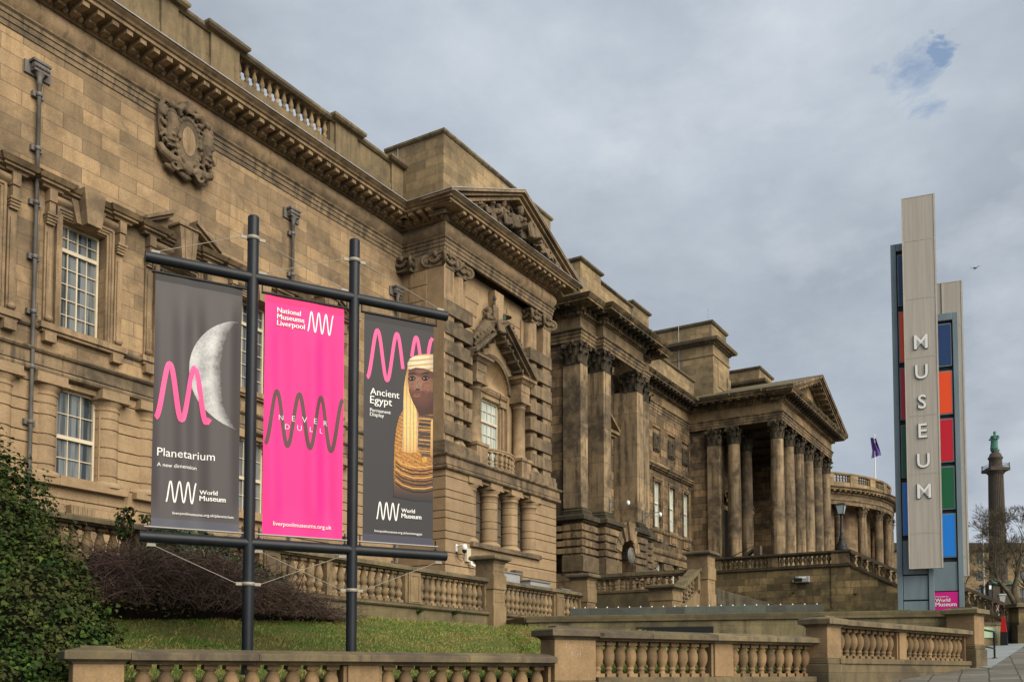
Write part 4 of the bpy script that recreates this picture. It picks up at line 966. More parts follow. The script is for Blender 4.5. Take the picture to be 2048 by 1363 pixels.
# parapets and attic blocks
def block(mb, cp, x0, x1, y0, y1, z0, z1, pr=.1, ct=.2):
    mb.box(x0, x1, y0, y1, z0, z1); cp.sweep([(-.2, z1), (pr * .4, z1), (pr, z1 + ct * .35), (pr, z1 + ct * .8), (-.2, z1 + ct)], [(x0, y1), (x0, y0), (x1, y0), (x1, y1)]); cp.box(x0 + .15, x1 - .15, y0 + .15, y1, z1, z1 + ct * .95)
b = MB(); c = MB()
block(b, c, 41.6, 43.9, 21.3, 24, 19.7, 22.0, .14, .2); block(b, c, 43.9, 48.3, 21.55, 24, 19.7, 21.85, .12, .16); block(b, c, 48.3, 50.6, 21.5, 24, 19.7, 22.1, .14, .2)
block(b, c, 50.6, 61.6, 22.9, 24, 19.7, 21.3, .12, .18)
lp(b, 'parapet', M['attic']); lp(c, 'parapet_coping', M['coping'])
b = MB(); c = MB()
X0, X1, Y0 = 63.0, 66.4, 22.0
b.box(X0, X1, Y0, 34, 19.6, 24.5); b.box(X0 - .06, X1 + .06, Y0 - .06, 34, 23.5, 23.6); b.box(X0 + .15, X1 - .15, Y0 + .15, 34, 24.5, 25.8)
c.sweep([(-.2, 24.25), (.1, 24.25), (.14, 24.35), (.45, 24.45), (.5, 24.6), (.5, 24.66), (-.2, 24.75)], [(X0, 34), (X0, Y0), (X1, Y0), (X1, 34)])
for q, d, nn in run_pts([(X0, 30), (X0, Y0), (X1, Y0)], .28, 0, 0): c.fbox(q, d, nn, (0, 0, 1), -.07, .07, .1, .3, 24.33, 24.44)
c.sweep([(-.2, 25.8), (.08, 25.8), (.14, 25.9), (.14, 26.0), (-.2, 26.05)], [(X0 + .15, 34), (X0 + .15, Y0 + .15), (X1 - .15, Y0 + .15), (X1 - .15, 34)]); c.box(X0 + .3, X1 - .3, Y0 + .4, 34, 25.8, 26.02)
b.box(X0 + .9, X1 - .9, Y0 - .05, Y0, 21.5, 23.0); b.box(X1 - .6, X1 + .08, Y0 - .08, Y0 + .5, 19.6, 22.6)
X0, X1, Y0 = 70.7, 74.4, 21.0
b.box(X0, X1, Y0, 34, 19.6, 23.5); b.box(X0 + .15, X1 - .15, Y0 + .15, 34, 23.5, 24.55)
c.sweep([(-.2, 23.2), (.1, 23.2), (.14, 23.3), (.45, 23.4), (.5, 23.55), (.5, 23.6), (-.2, 23.7)], [(X0, 34), (X0, Y0), (X1, Y0), (X1, 34)])
for q, d, nn in run_pts([(X0, 33), (X0, Y0), (X1, Y0)], .28, 0, 0): c.fbox(q, d, nn, (0, 0, 1), -.07, .07, .1, .3, 23.28, 23.4)
c.sweep([(-.2, 24.55), (.08, 24.55), (.14, 24.65), (.14, 24.72), (-.2, 24.78)], [(X0 + .15, 34), (X0 + .15, Y0 + .15), (X1 - .15, Y0 + .15), (X1 - .15, 34)]); c.box(X0 + .3, X1 - .3, Y0 + .4, 34, 24.55, 24.75)
b.box(66.4, 84, 26, 34, 19.6, 22.0)
lp(b, 'attic_tower', M['attic']); lp(c, 'attic_cornice', M['coping'])
b = MB(); b.box(60.6, 63.0, 19.5, 22.5, 19.72, 19.95); b.box(61.0, 69, 17.4, 19.2, 19.72, 19.9); b.tube([(62.97, 24.5, 19.7), (62.97, 24.5, 26)], .03, 6); b.tube([(63.2, 22.4, 26), (63.2, 22.4, 26.9)], .02, 5)
lp(b, 'roof_flashing', M['lead'])
# portico
b = MB(); b.box(PX0 + .02, PX1 - .02, PYF + .9, 23, 18.05, 18.3); b.box(PX0 + .02, PX1 - .02, PYF + .02, PYF + .9, 17.9, 18.9); b.box(PX0 + .02, PX0 + .9, PYF + .9, 23, 17.9, 18.9); b.box(PX1 - .9, PX1 - .02, PYF + .9, 23, 17.9, 18.9)
b.box(PX0 + .3, PX1 - .3, PYF + .3, 23, 18.9, 19.6)
for k in range(1, 5): x = PX0 + .43 + 2.56 * k; b.box(x - .3, x + .3, PYF + .9, 23, 17.85, 18.06)
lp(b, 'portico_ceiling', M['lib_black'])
b = MB(); b.box(PX0, 84, 23.0, 34, 2, 19.6); b.box(PX1 + .1, PX1 + 1.2, 17.9, 23, 2, 17.8)
lp(b, 'portico_wall', M['lib'])
b = MB()
for c_, w in ((64.9, .55), (67.65, 1.0), (70.4, .55), (66.35, .5), (73.2, .5)):
    z0 = 8.2 if w == 1.0 else 10.3; z1 = 13.5
    b.box(c_ - w - .25, c_ - w, 22.86, 23.0, z0, z1 + .3); b.box(c_ + w, c_ + w + .25, 22.86, 23.0, z0, z1 + .3); b.box(c_ - w, c_ + w, 22.86, 23.0, z1, z1 + .3)
    b.box(c_ - w - .4, c_ + w + .4, 22.6, 23.0, z1 + .5, z1 + .75)
    for sx in (-1, 1): q = [(c_ + sx * (w + .4), z1 + .75), (c_, z1 + 1.35), (c_, z1 + 1.5), (c_ + sx * (w + .4), z1 + .92)]; b.prism(q if sx > 0 else q[::-1], lambda x, z, h: (x, h, z), 22.6, 23.0)
lp(b, 'doorcase', M['lib_trim'])
b = MB(); b.box(66.65, 68.65, 22.9, 22.98, 8.2, 13.5); lp(b, 'entrance_door', M['dark'])
for c_ in (66.35, 73.2):
    o = sash('window', .95, 3.2, 2, (2, 1), 1.7, frame='blind'); lput(o, (c_, 22.95, 10.3))
s = MB(); s.box(PX0, PX0 + .85, 20.9, 21.75, 8.1, 16.66); lp(s, 'anta', M['lib_col'], .02); lput(sqc0, (PX0 + .425, 21.32, 16.68))
s = MB(); s.box(PX0 + .2, PX0 + .8, 21.75, 23, 8.1, 17.78); lp(s, 'flank_wall', M['lib'])
cm = MB(); cm.lathe([(.62, 8.15), (.62, 8.3), (.56, 8.34), (.58, 8.42), (.50, 8.48), (.52, 8.54), (.455, 8.58), (.45, 9.2), (.445, 11.5), (.425, 14.2), (.39, 16.66)], n=24); cm.box(-.64, .64, -.64, .64, 8.0, 8.15)
col0 = cm.build('column', M['lib_col'])
CP = [(PX0 + .43 + 2.55 * k, PYF + .45) for k in range(6)] + [(PX0 + .43, 20.1 - .05), (PX0 + .43 + 2.55, 20.05)]
for x, y in CP: lput(col0, (x, y, 0)); lput(rdc0, (x, y, 16.66))
b = MB(); PCX = (PX0 + PX1) / 2; HWP = (PX1 - PX0) / 2 + 1.02
for (lo, th, pr, ins) in ((-.62, .20, .2, .7), (-.42, .14, .84, .35), (-.28, .10, .92, .15), (-.18, .18, 1.02, 0)):
    for sx in (-1, 1):
        q = [(PCX + sx * (HWP - ins), 19.66 + lo), (PCX, 22.3 + lo), (PCX, 22.3 + lo + th), (PCX + sx * (HWP - ins), 19.66 + lo + th)]
        b.prism(q if sx > 0 else q[::-1], lambda x, z, h: (x, h, z), PYF - pr, 17.4)
for sx in (-1, 1):
    for k in range(11):
        t = .08 + k / 12; x = PCX + sx * HWP * t; z = 22.3 - 2.64 * t - .42; b.box(x - .1, x + .1, PYF - .78, PYF - .2, z - .16, z)
lp(b, 'pediment_rake', M['lib_trim'])
b = MB(); b.prism([(PCX - 6.9, 19.5), (PCX + 6.9, 19.5), (PCX, 22.1)], lambda x, z, h: (x, h, z), PYF - .02, 17.4); lp(b, 'tympanum', M['lib_pale'])
b = MB()
for sx in (-1, 1):
    q = [(PCX + sx * (HWP + .02), 19.665), (PCX, 22.305), (PCX, 22.35), (PCX + sx * (HWP + .02), 19.71)]; b.prism(q if sx > 0 else q[::-1], lambda x, z, h: (x, h, z), PYF - 1.04, 24)
lp(b, 'pediment_roof', M['coping'])
# relief figure standing in the portico shadow is left plain; portico floor and podium
pod = empty('portico_podium', (60, 13, 3), 0, 'stained stone podium and stair flank carrying the portico', 'podium')
PINV = Matrix.Translation((-60, -13, -3))
def pp(mb, name, m, bevel=0.0): o = mb.build(name, m, pod, bevel); o.matrix_parent_inverse = PINV; return o
PXF = 59.9
b = MB(); b.box(PXF, 78, 13.6, 23, 1, 8.02); b.box(PXF - .06, 61.2, 12.5, 13.62, 1, 8.02)
pw_ = b
b = MB(); b.sweep([(-.3, 8.0), (.06, 8.0), (.12, 8.06), (.12, 8.16), (-.3, 8.2)], [(PXF, 21.4), (PXF, 13.6), (PXF - .06, 13.6), (PXF - .06, 12.5), (61, 12.5)]); b.box(60.2, 78, 13.6, 23, 8.02, 8.12)
pp(b, 'podium_ledge', M['lib_black'])
b = MB(); b.box(PXF - .04, 60.9, 12.52, 13.6, 8.2, 8.86); b.box(PXF, 60.5, 20.55, 21.4, 8.2, 8.86); b.box(PXF + .02, 60.4, 16.9, 17.5, 8.2, 8.86)
pw_.merge(b, None, 1); pp(pw_, 'podium_wall', [M['podium'], M['lib_trim']])
b = MB(); b.sweep([(-.5, 8.86), (.06, 8.86), (.12, 8.92), (.12, 9.02), (-.5, 9.06)], [(PXF, 21.4), (PXF, 13.6), (PXF - .04, 13.6), (PXF - .04, 12.52), (60.9, 12.52)])
pp(b, 'podium_coping', M['lib_black'])
pb0 = baluster_mb(.66, .135, 'vase', 12).build('baluster', M['podium'])
first = True
def pput(loc, scale=None):
    global first
    o = pb0 if first else copy_of(pb0); first = False; o.parent = pod; o.matrix_parent_inverse = PINV; o.location = loc
for i in range(11): pput((PXF + .2, 17.68 + .29 * i, 8.2))
for i in range(11): pput((PXF + .2, 13.78 + .288 * i, 8.2))
# stair flank running down towards the street, with one landing
st = [(12.5, 8.02), (9.9, 6.66), (8.7, 6.66), (3.4, 4.05), (1.9, 4.05)]
b = MB(); poly = [(12.5, 0.5)] + [(y, z) for y, z in st] + [(1.9, .5)]
b.prism(poly, lambda y, z, h: (h, y, z), PXF, 60.55); b.prism(poly, lambda y, z, h: (h, y, z - .6), 60.55, 76)
pp(b, 'stair_flank', M['podium'])
for nm, lo, hi, x0, x1, mm in (('stair_coping', .84, 1.04, PXF - .1, 60.5, 'coping'), ('stair_string', 0, .16, PXF - .1, 60.5, 'lib_black')):
    b = MB(); pts = [(y, z + lo) for y, z in st]; q = pts + [(y, z + hi - lo) for y, z in pts[::-1]]; b.prism(q, lambda y, z, h: (h, y, z), x0, x1); pp(b, nm, M[mm])
for (ya, za), (yb, zb) in zip(st[:-1], st[1:]):
    nn_ = int((ya - yb) / .29)
    for i in range(nn_): t = (i + .5) / nn_; pput((PXF + .2, ya + (yb - ya) * t, za + (zb - za) * t + .14))
b = MB(); b.box(59.4, 61.3, .9, 1.95, .5, 5.2); pp(b, 'stair_pier', M['podium']); b = MB(); b.box(59.3, 61.4, .8, 2.05, 5.2, 5.4); pp(b, 'stair_pier_cap', M['coping'])
b = MB()
b.box(59.55, 59.9, 15.3, 15.8, 7.2, 7.42); pp(b, 'floodlight_bracket', M['black'])
# sloped parapets seen behind the balustrade and the handrail
b = MB(); b.prism([(21.2, 8.15), (19.2, 9.75), (19.2, 9.95), (21.2, 8.4)], lambda y, z, h: (h, y, z), 62.6, 63.1); b.box(62.6, 63.1, 18.8, 19.2, 8.1, 10.0); pp(b, 'inner_stair_coping', M['coping'])
b = MB(); b.tube([(60.6, 20.6, 8.2), (60.6, 20.6, 8.9), (60.6, 18.6, 9.75), (60.6, 18.6, 8.2)], .03, 6); pp(b, 'handrail', M['black'])

# ================================================================== ROTUNDA
RC = (98.9, 31.8); RR = 15.5
rot = empty('rotunda_building', (RC[0], RC[1], 3), 0, 'round sandstone reading room ringed by fluted columns beyond the portico', 'building')
def rp(mb, name, m): o = mb.build(name, m, rot); o.matrix_parent_inverse = Matrix.Translation((-RC[0], -RC[1], -3)); return o
A0, A1, NS = radians(-215), radians(35), 130
def ring(mb, prof): mb.lathe(prof, (RC[0], RC[1], 0), NS, A0, A1, smooth=False)
b = MB(); ring(b, [(RR - 2.6, 2), (RR - 2.6, 17.2)]); rp(b, 'drum_wall', M['wing'])
b = MB(); ring(b, [(RR - 2.55, 8.4), (RR - 2.4, 8.5), (RR - 2.4, 9.3), (RR - 2.55, 9.4)]); ring(b, [(RR + .3, 2), (RR + .3, 7.4), (RR - 2.6, 7.5)]); rp(b, 'drum_plinth', M['lib_trim'])
b = MB(); ring(b, [(RR - 2.6, 16.95), (RR - .38, 16.95), (RR - .38, 17.3), (RR - .30, 17.33), (RR - .30, 17.4)]); rp(b, 'architrave', M['lib_trim'])
b = MB(); ring(b, [(RR - .38, 17.4), (RR - .38, 17.86)]); rp(b, 'carved_frieze', stone('swirled_frieze_stone', (0.36, 0.26, 0.15), (0.12, 0.085, 0.05), amount=.3, fine=3, bump=1.0))
b = MB(); ring(b, [(RR - .38, 17.86), (RR - .25, 17.9), (RR - .25, 18.06), (RR + .22, 18.2), (RR + .22, 18.32), (RR + .38, 18.44), (RR + .38, 18.48), (RR - .5, 18.7)])
for k in range(110):
    a = A0 + (A1 - A0) * (k + .5) / 110; d = Vector((cos(a), sin(a), 0)); b.fbox((RC[0], RC[1], 0), d, (-d.y, d.x, 0), (0, 0, 1), RR - .3, RR + .17, -.11, .11, 18.06, 18.21)
rp(b, 'cornice', M['lib_trim'])
b = MB(); ring(b, [(RR - .6, 18.6), (RR - .6, 19.1), (RR - .9, 19.1)]); ring(b, [(RR - .9, 19.75), (RR - .55, 19.75), (RR - .5, 19.85), (RR - .5, 19.95), (RR - .9, 20.0)])
npier = 22
for k in range(npier):
    a = A0 + (A1 - A0) * (k + .5) / npier; d = Vector((cos(a), sin(a), 0)); b.fbox((RC[0], RC[1], 0), d, (-d.y, d.x, 0), (0, 0, 1), RR - .95, RR - .55, -.5, .5, 18.6, 19.76)
rp(b, 'roof_parapet', M['attic'])
rb0 = baluster_mb(.66, .12, 'double', 8).build('baluster', M['parapet']); fr = True
for k in range(npier - 1):
    for j in range(6):
        a = A0 + (A1 - A0) * (k + .5 + (1.6 + j) / 8.2) / npier
        if not (radians(-150) < a < radians(-30)): continue
        o = rb0 if fr else copy_of(rb0); fr = False; o.parent = rot; o.matrix_parent_inverse = Matrix.Translation((-RC[0], -RC[1], -3)); o.location = (RC[0] + (RR - .72) * cos(a), RC[1] + (RR - .72) * sin(a), 19.1)
fl = MB(); NF = 20
pr = []
for i in range(NF * 4):
    a = 2 * pi * i / (NF * 4); pr.append((cos(a) * (1 - .06 * (i % 4 == 2)), sin(a) * (1 - .06 * (i % 4 == 2))))
for z0, z1, r0, r1 in ((7.6, 16.05, .43, .375),):
    n_ = len(pr); fl.add([(x * r0, y * r0, z0) for x, y in pr] + [(x * r1, y * r1, z1) for x, y in pr], [(i, (i + 1) % n_, n_ + (i + 1) % n_, n_ + i) for i in range(n_)])
fl.lathe([(.58, 7.4), (.58, 7.6), (.5, 7.7), (.45, 7.8)], n=16); rc0 = fl.build('fluted_column', M['lib_col']); rk0 = corinthian(.38, .92).build('corinthian_capital', M['carved']); fr = True
for k in range(14):
    a = radians(-161.5 + 12 * k); p = (RC[0] + (RR - .75) * cos(a), RC[1] + (RR - .75) * sin(a), 0)
    for src, z in ((rc0, 0), (rk0, 16.04)):
        o = src if k == 0 else copy_of(src); o.parent = rot; o.matrix_parent_inverse = Matrix.Translation((-RC[0], -RC[1], -3)); o.location = (p[0], p[1], z); o.rotation_euler = (0, 0, a)
# ================================================================== GROUND, LAWN, TERRACES
SLP = 0.068
def gz(lat, d): return SLP * (.8 * lat + .6 * d)
def gzp(p): return gz(Vector(p).dot(RT), Vector(p).dot(FW))
def struct(o): o['kind'] = 'structure'; return o
g = G('flagstone_paving')
mp = g.n('ShaderNodeMapping'); g.l(g.obj(), mp.inputs['Vector']); mp.inputs['Rotation'].default_value = (0, 0, radians(-5)); v = mp.outputs[0]
nz = g.noise(v, .9, 3); 
wv = g.n('ShaderNodeVectorMath', operation='ADD'); g.l(v, wv.inputs[0]); sc_ = g.math('MULTIPLY', nz, .10); g.l(sc_, wv.inputs[1])
br = g.n('ShaderNodeTexBrick', offset=.37); g.l(wv.outputs[0], br.inputs['Vector']); br.inputs['Brick Width'].default_value = .95; br.inputs['Row Height'].default_value = .62; br.inputs['Mortar Size'].default_value = .022; br.inputs['Mortar Smooth'].default_value = .3; br.inputs['Scale'].default_value = 1
br.inputs['Color1'].default_value = (.105, .098, .082, 1); br.inputs['Color2'].default_value = (.215, .195, .160, 1); br.inputs['Mortar'].default_value = (.05, .048, .036, 1)
f2 = g.noise(v, 3.2, 6, .7); f3 = g.noise(v, 40, 3, .7)
col = g.mix(g.ramp(f2, [(.42, 0), (.7, .75)]), br.outputs['Color'], (.085, .078, .062)); col = g.mix(g.math('MULTIPLY', f3, .35), col, (.05, .046, .04)); g.bump(g.math('ADD', g.math('MULTIPLY', br.outputs['Fac'], -1.2), g.math('MULTIPLY', f2, .4)), .6, .02)
M['paving'] = g.done(col, .8, .3)
g = G('plaza_paving')
mp = g.n('ShaderNodeMapping'); g.l(g.obj(), mp.inputs['Vector']); mp.inputs['Rotation'].default_value = (0, 0, radians(38)); v = mp.outputs[0]
br = g.n('ShaderNodeTexBrick', offset=.5); g.l(v, br.inputs['Vector']); br.inputs['Brick Width'].default_value = 1.2; br.inputs['Row Height'].default_value = .8; br.inputs['Mortar Size'].default_value = .008; br.inputs['Scale'].default_value = 1
br.inputs['Color1'].default_value = (.205, .235, .245, 1); br.inputs['Color2'].default_value = (.265, .29, .29, 1); br.inputs['Mortar'].default_value = (.10, .11, .11, 1)
M['plaza'] = g.done(g.mix(g.math('MULTIPLY', g.noise(v, 2.5, 5), .4), br.outputs['Color'], (.15, .16, .16)), .7, .3)
g = G('earth'); f = g.noise(g.vec(), 4, 5, .7); M['earth'] = g.done(g.mix(f, (.035, .026, .016), (.075, .058, .034)), .95, .1)
g = G('turf'); v = g.vec(); f = g.noise(v, 1.1, 5, .6); f2 = g.noise(v, 14, 4, .7)
c_ = g.mix(g.ramp(f, [(.35, 0), (.65, 1)]), (.045, .085, .016), (.10, .115, .030)); c_ = g.mix(g.ramp(f2, [(.4, 0), (.7, .7)]), c_, (.095, .085, .035)); g.bump(f2, .8, .05); M['turf'] = g.done(c_, .95, .1)

b = MB(); n_ = 40
b.grid(n_, n_, lambda u, v: (lambda lat, d: LD(lat, d, gz(lat, d)))(-420 + 1100 * u, -60 + 960 * v), False)
struct(b.build('ground', M['paving']))
b = MB(); E = .012
pl = [(12.55, 25.2), (21.7, 40.3), (24.5, 45.0), (17.0, 44.0), (14.2, 33.0), (12.9, 29.0)]
b.add([LD(l, d, gz(l, d) + E) for l, d in pl], [tuple(range(len(pl)))]); struct(b.build('plaza_path', M['plaza']))
b = MB(); b.fbox((0, 0, 0), LD(1, 0), LD(0, 1), (0, 0, 1), 13.0, 15.4, 29.55, 29.72, gz(14, 29.6) - .2, gz(14.2, 29.6) + .05); struct(b.build('ramp_kerb', M['plinth']))

# street balustrade line
def wl(px): d = 18 * 2860 / (4110 - px); return LD((px - 1024) / F * d, d)
A_ = wl(137); B_ = wl(1640); AX = (B_ - A_).normalized(); AL = (B_ - A_).length; NB = Vector((-AX.y, AX.x, 0))     # NB points away from the street
if NB.dot(FW) < 0: NB = -NB
def WP(t, off=0.0, z=0.0): p = A_ + AX * t + NB * off; return Vector((p.x, p.y, z))
def tpx(px): return (wl(px) - A_).dot(AX)
# lawn
SW0 = LD(.5, 30.1); SW1 = LD(12.24, 27.0)
back = [(Vector((2, 16.95, 0)), 2.7), (Vector((12, 16.95, 0)), 2.9), (Vector((20, 16.95, 0)), 3.12), (Vector((27, 16.95, 0)), 3.12), (SW0 - Vector((0, .1, 0)), 3.05), (SW0.lerp(SW1, .5), 2.70), (SW1, 2.35)]
frnt = [(WP(-7, .3), 1.0), (WP(0, .3), 1.40), (WP(4, .3), 1.44), (WP(8, .3), 1.50), (WP(tpx(1105), .3), 1.55), (WP(tpx(1400), .3), 1.55), (WP(AL, .3) + FW * 4 + RT * 3.2, 1.75)]
def lerp_list(L_, u):
    x = u * (len(L_) - 1); i = min(int(x), len(L_) - 2); t = x - i; return L_[i][0].lerp(L_[i + 1][0], t), L_[i][1] * (1 - t) + L_[i + 1][1] * t
def lawn_pt(u, v):
    (p, za), (q, zb) = lerp_list(frnt, u), lerp_list(back, u); r = p.lerp(q, v); t = v * v * (3 - 2 * v) * .35 + v * .65
    z = za + (zb - za) * t + .05 * mnoise.noise(Vector((r.x * .7, r.y * .7, 0))); return Vector((r.x, r.y, z))
b = MB(); b.grid(70, 24, lawn_pt); struct(b.build('lawn', M['turf']))
g = G('grass_blades'); oi = g.n('ShaderNodeNewGeometry'); rp_ = oi.outputs['Random Per Island']
v = g.vec(); f = g.noise(v, 1.1, 5, .65, .4)
c1 = g.ramp(rp_, [(0, (.055, .125, .014)), (.6, (.120, .205, .032)), (.85, (.20, .22, .050)), (1, (.30, .25, .11))])
M['blade'] = g.done(g.mix(g.ramp(f, [(.40, 0), (.58, .9)]), c1, (.22, .175, .060)), .7, .2)
gr = random.Random(3); b = MB()
for i in range(90000):
    u = gr.random(); v_ = gr.random()
    p = lawn_pt(.09 + .91 * u, v_)
    if mnoise.noise(Vector((p.x * 1.3, p.y * 1.3, 4))) < -.38 and gr.random() < .6: continue
    k_ = .55 + .9 * max(0, mnoise.noise(Vector((p.x * .9, p.y * .9, 9))) + .35)
    h = k_ * gr.uniform(.025, .070) * (1.6 if gr.random() < .10 else 1); a = gr.uniform(0, 2 * pi); w = gr.uniform(.004, .009); ln = gr.uniform(.2, 1.1)
    t = Vector((cos(a), sin(a), 0)); s_ = Vector((-sin(a), cos(a), 0))
    b.add([p - s_ * w, p + s_ * w, p + t * (h * .35 * ln) + s_ * w * .7 + Vector((0, 0, h * .65)), p + t * (h * ln) + Vector((0, 0, h))], [(0, 1, 2), (0, 2, 3)])
o = b.build('grass', M['blade']); tag(o, kind='stuff')
b = MB()
for i in range(260):
    p = lawn_pt(.09 + .91 * gr.random(), gr.random()); a = gr.uniform(0, 6.28); w = gr.uniform(.025, .05); t = Vector((cos(a), sin(a), gr.uniform(-.3, .3))) * w; s_ = Vector((-sin(a), cos(a), gr.uniform(-.3, .3))) * w * .6; p = p + Vector((0, 0, .05)); b.add([p - t, p + s_, p + t, p - s_], [(0, 1, 2, 3)])
tag(b.build('fallen_leaves', plain('dead_leaf', (.20, .11, .04), .8, .1, c2=(.10, .06, .03), vscale=3)), kind='stuff')

# terrace ground behind the stone wall and in front of the library
b = MB(); poly = [(SW0.x + .1, SW0.y + .2), (SW1.x, SW1.y + .2), (43.2, 4.3), (44.7, 3.4), (59.9, 2.0), (59.9, 24), (31, 24), (31, 17.2), (27.5, 17.2)]
b.prism(poly, lambda x, y, h: (x, y, h), .6, 3.34); struct(b.build('forecourt', M['terrace_base']))
b = MB(); b.box(0, 31, 17.2, 24, 1.5, 3.02); struct(b.build('terrace_path', M['paving']))
b = MB(); b.prism([(SW0.x + 1.5, SW0.y + .5), (SW1.x + .3, SW1.y + 1.0), (42, 7), (58, 7), (58, 12.3), (42, 12.3), (36, 14)], lambda x, y, h: (x, y, h), 3.345, 3.42); struct(b.build('upper_lawn', M['turf']))

# --- street balustrade: three stepped lengths, each a thing of its own
vase0 = baluster_mb(.60, .118, 'vase', 18)
def street_length(label, t0, t1, ztop, pier0, pier1, mids, nb, base, plane=None, group='stepped lengths of the street balustrade', cap0=None, gap0=0):
    """a length of balustrade along the street wall; mids are panel piers; nb balusters per bay"""
    O, ax, nbv = plane or (A_, AX, NB)
    r = empty('street_balustrade', O + ax * t0 + Vector((0, 0, base)), atan2(ax.y, ax.x), label, 'balustrade', group)
    LN = t1 - t0; lz = ztop - base
    uy = -1 if (Matrix.Rotation(atan2(ax.y, ax.x), 3, 'Z') @ Vector((0, 1, 0))).dot(nbv) < 0 else 1
    def Y(a, b_): return (a, b_) if uy > 0 else (-b_, -a)
    s = MB(); y0, y1 = Y(-.22, .30); s.box(gap0, LN, y0, y1, -.1, lz - .98); y0, y1 = Y(-.26, .34); s.box(gap0, LN, y0, y1, lz - .98, lz - .86)
    s.build('base_wall', M['plinth'], r, .015)
    prof = [(-.40, lz - .20), (.0, lz - .20), (.02, lz - .17), (.07, lz - .155), (.13, lz - .15), (.13, lz - .055), (.115, lz - .045), (-.18, lz + .012), (-.52, lz - .045), (-.53, lz - .055), (-.53, lz - .15), (-.46, lz - .17), (-.42, lz - .20)]
    cuts = [gap0, *[LN * k / 4 for k in range(1, 4)], LN]
    for a, c in zip(cuts[:-1], cuts[1:]):
        s = MB(); path = [(a + .003, 0), (c - .003, 0)]
        yy = -.18 if uy > 0 else .18
        if uy > 0: s.sweep(prof, [(p[0], -.18) for p in path])
        else: s.sweep(prof, [(p[0], .18) for p in path[::-1]])
        s.build('coping_stone', M['coping'], r, .004, None, 1)
    edges = [gap0]
    for m0, m1 in mids:
        s = MB(); y0, y1 = Y(-.14, .22); s.box(m0 - t0, m1 - t0, y0, y1, lz - .86, lz - .20); s.build('panel_pier', M['front'], r, .012)
        edges += [m0 - t0, m1 - t0]
    edges.append(LN)
    bo = None
    for (a, c), k in zip(zip(edges[0::2], edges[1::2]), nb):
        for hx in (a, c - .06):
            if hx not in (0,): s = MB(); y0, y1 = Y(-.10, .18); s.box(hx, hx + .06, y0, y1, lz - .859, lz - .21); s.build('half_pier', M['front'], r)
        for i in range(k):
            x = a + .06 + (c - a - .12) * (i + .5) / k
            if bo is None: bo = vase0.build('baluster', M['bal'], r); q = bo
            else: q = copy_of(bo, r)
            q.location = (x, .04 * uy, lz - .86); q.scale = (1, 1, .655 / .60); q.rotation_euler = (0, 0, rnd.uniform(-.03, .03))
    return r
def street_pier(label, P, ax, w, dp, z0, z1, zled=None, graffiti=False, group='square piers of the street balustrade', rz=None):
    r = empty('street_pier', Vector((P.x, P.y, z0)), rz if rz is not None else atan2(ax.y, ax.x), label, 'pier', group); h = z1 - z0
    hl = (zled - z0) if zled else h * .35
    s = MB(); s.box(-w / 2 - .05, w / 2 + .05, -dp / 2 - .05, dp / 2 + .05, 0, hl - .12); s.box(-w / 2 - .02, w / 2 + .02, -dp / 2 - .02, dp / 2 + .02, hl - .12, hl); s.build('pier_base', M['plinth'], r, .02)
    s = MB(); s.box(-w / 2, w / 2, -dp / 2, dp / 2, hl, h - .22); s.build('pier_shaft', M['front'], r, .015)
    s = MB(); s.sweep([(-.2, h - .24), (.0, h - .24), (.03, h - .20), (.08, h - .175), (.12, h - .17), (.12, h - .065), (.10, h - .05), (-.2, h + .015)], [(-w / 2, dp / 2), (-w / 2, -dp / 2), (w / 2, -dp / 2), (w / 2, dp / 2)], closed=True); s.box(-w / 2 + .1, w / 2 - .1, -dp / 2 + .1, dp / 2 - .1, h - .24, h + .018); s.build('pier_cap', M['coping'], r, .004, None, 1)
    return r
T1 = tpx(1105)
tm = lambda a: tpx(a)
street_length('lowest length of street balustrade below the banner stand', tpx(255), T1 - .1, 1.92, 0, 0, [(tm(690), tm(752))], [10, 10], .1)
street_pier('low square end pier of the street balustrade beside the ivy bush', WP(tpx(195), .04), AX, tpx(250) - tpx(148), .42, .0, 1.95, .95)
street_length('middle length of street balustrade in front of the slate wall', tpx(1145), AL, 2.38, 0, 0, [(tm(1420), tm(1455))], [11, 10], .3, gap0=tpx(1180) - tpx(1145))
pr_ = street_pier('sandstone pier with chalk writing at the step of the balustrade', WP(tpx(1139), .04), AX, tpx(1180) - tpx(1098), .46, .2, 2.42, 1.45)
# third length turns away up the street
P3 = LD(6.65, 20.55); Q3 = LD(12.35, 26.2); AX3 = (Q3 - P3).normalized(); N3 = Vector((-AX3.y, AX3.x, 0)); N3 = N3 if N3.dot(FW) > 0 else -N3; L3 = (Q3 - P3).length
street_length('uphill length of street balustrade turning away towards the totem', .3, L3 - .2, 2.77, 0, 0, [(3.55, 3.95)], [10, 12], .6, (P3, AX3, N3))
street_pier('broad pier at the bend of the street balustrade', P3 + AX3 * .12 + N3 * .04, AX3, .62, .50, .6, 2.80, 1.90)
street_pier('tall pier below the blue totem at the uphill end', Q3 + AX3 * .2 + N3 * .04, AX3, .72, .74, 1.3, 3.37, 2.35)

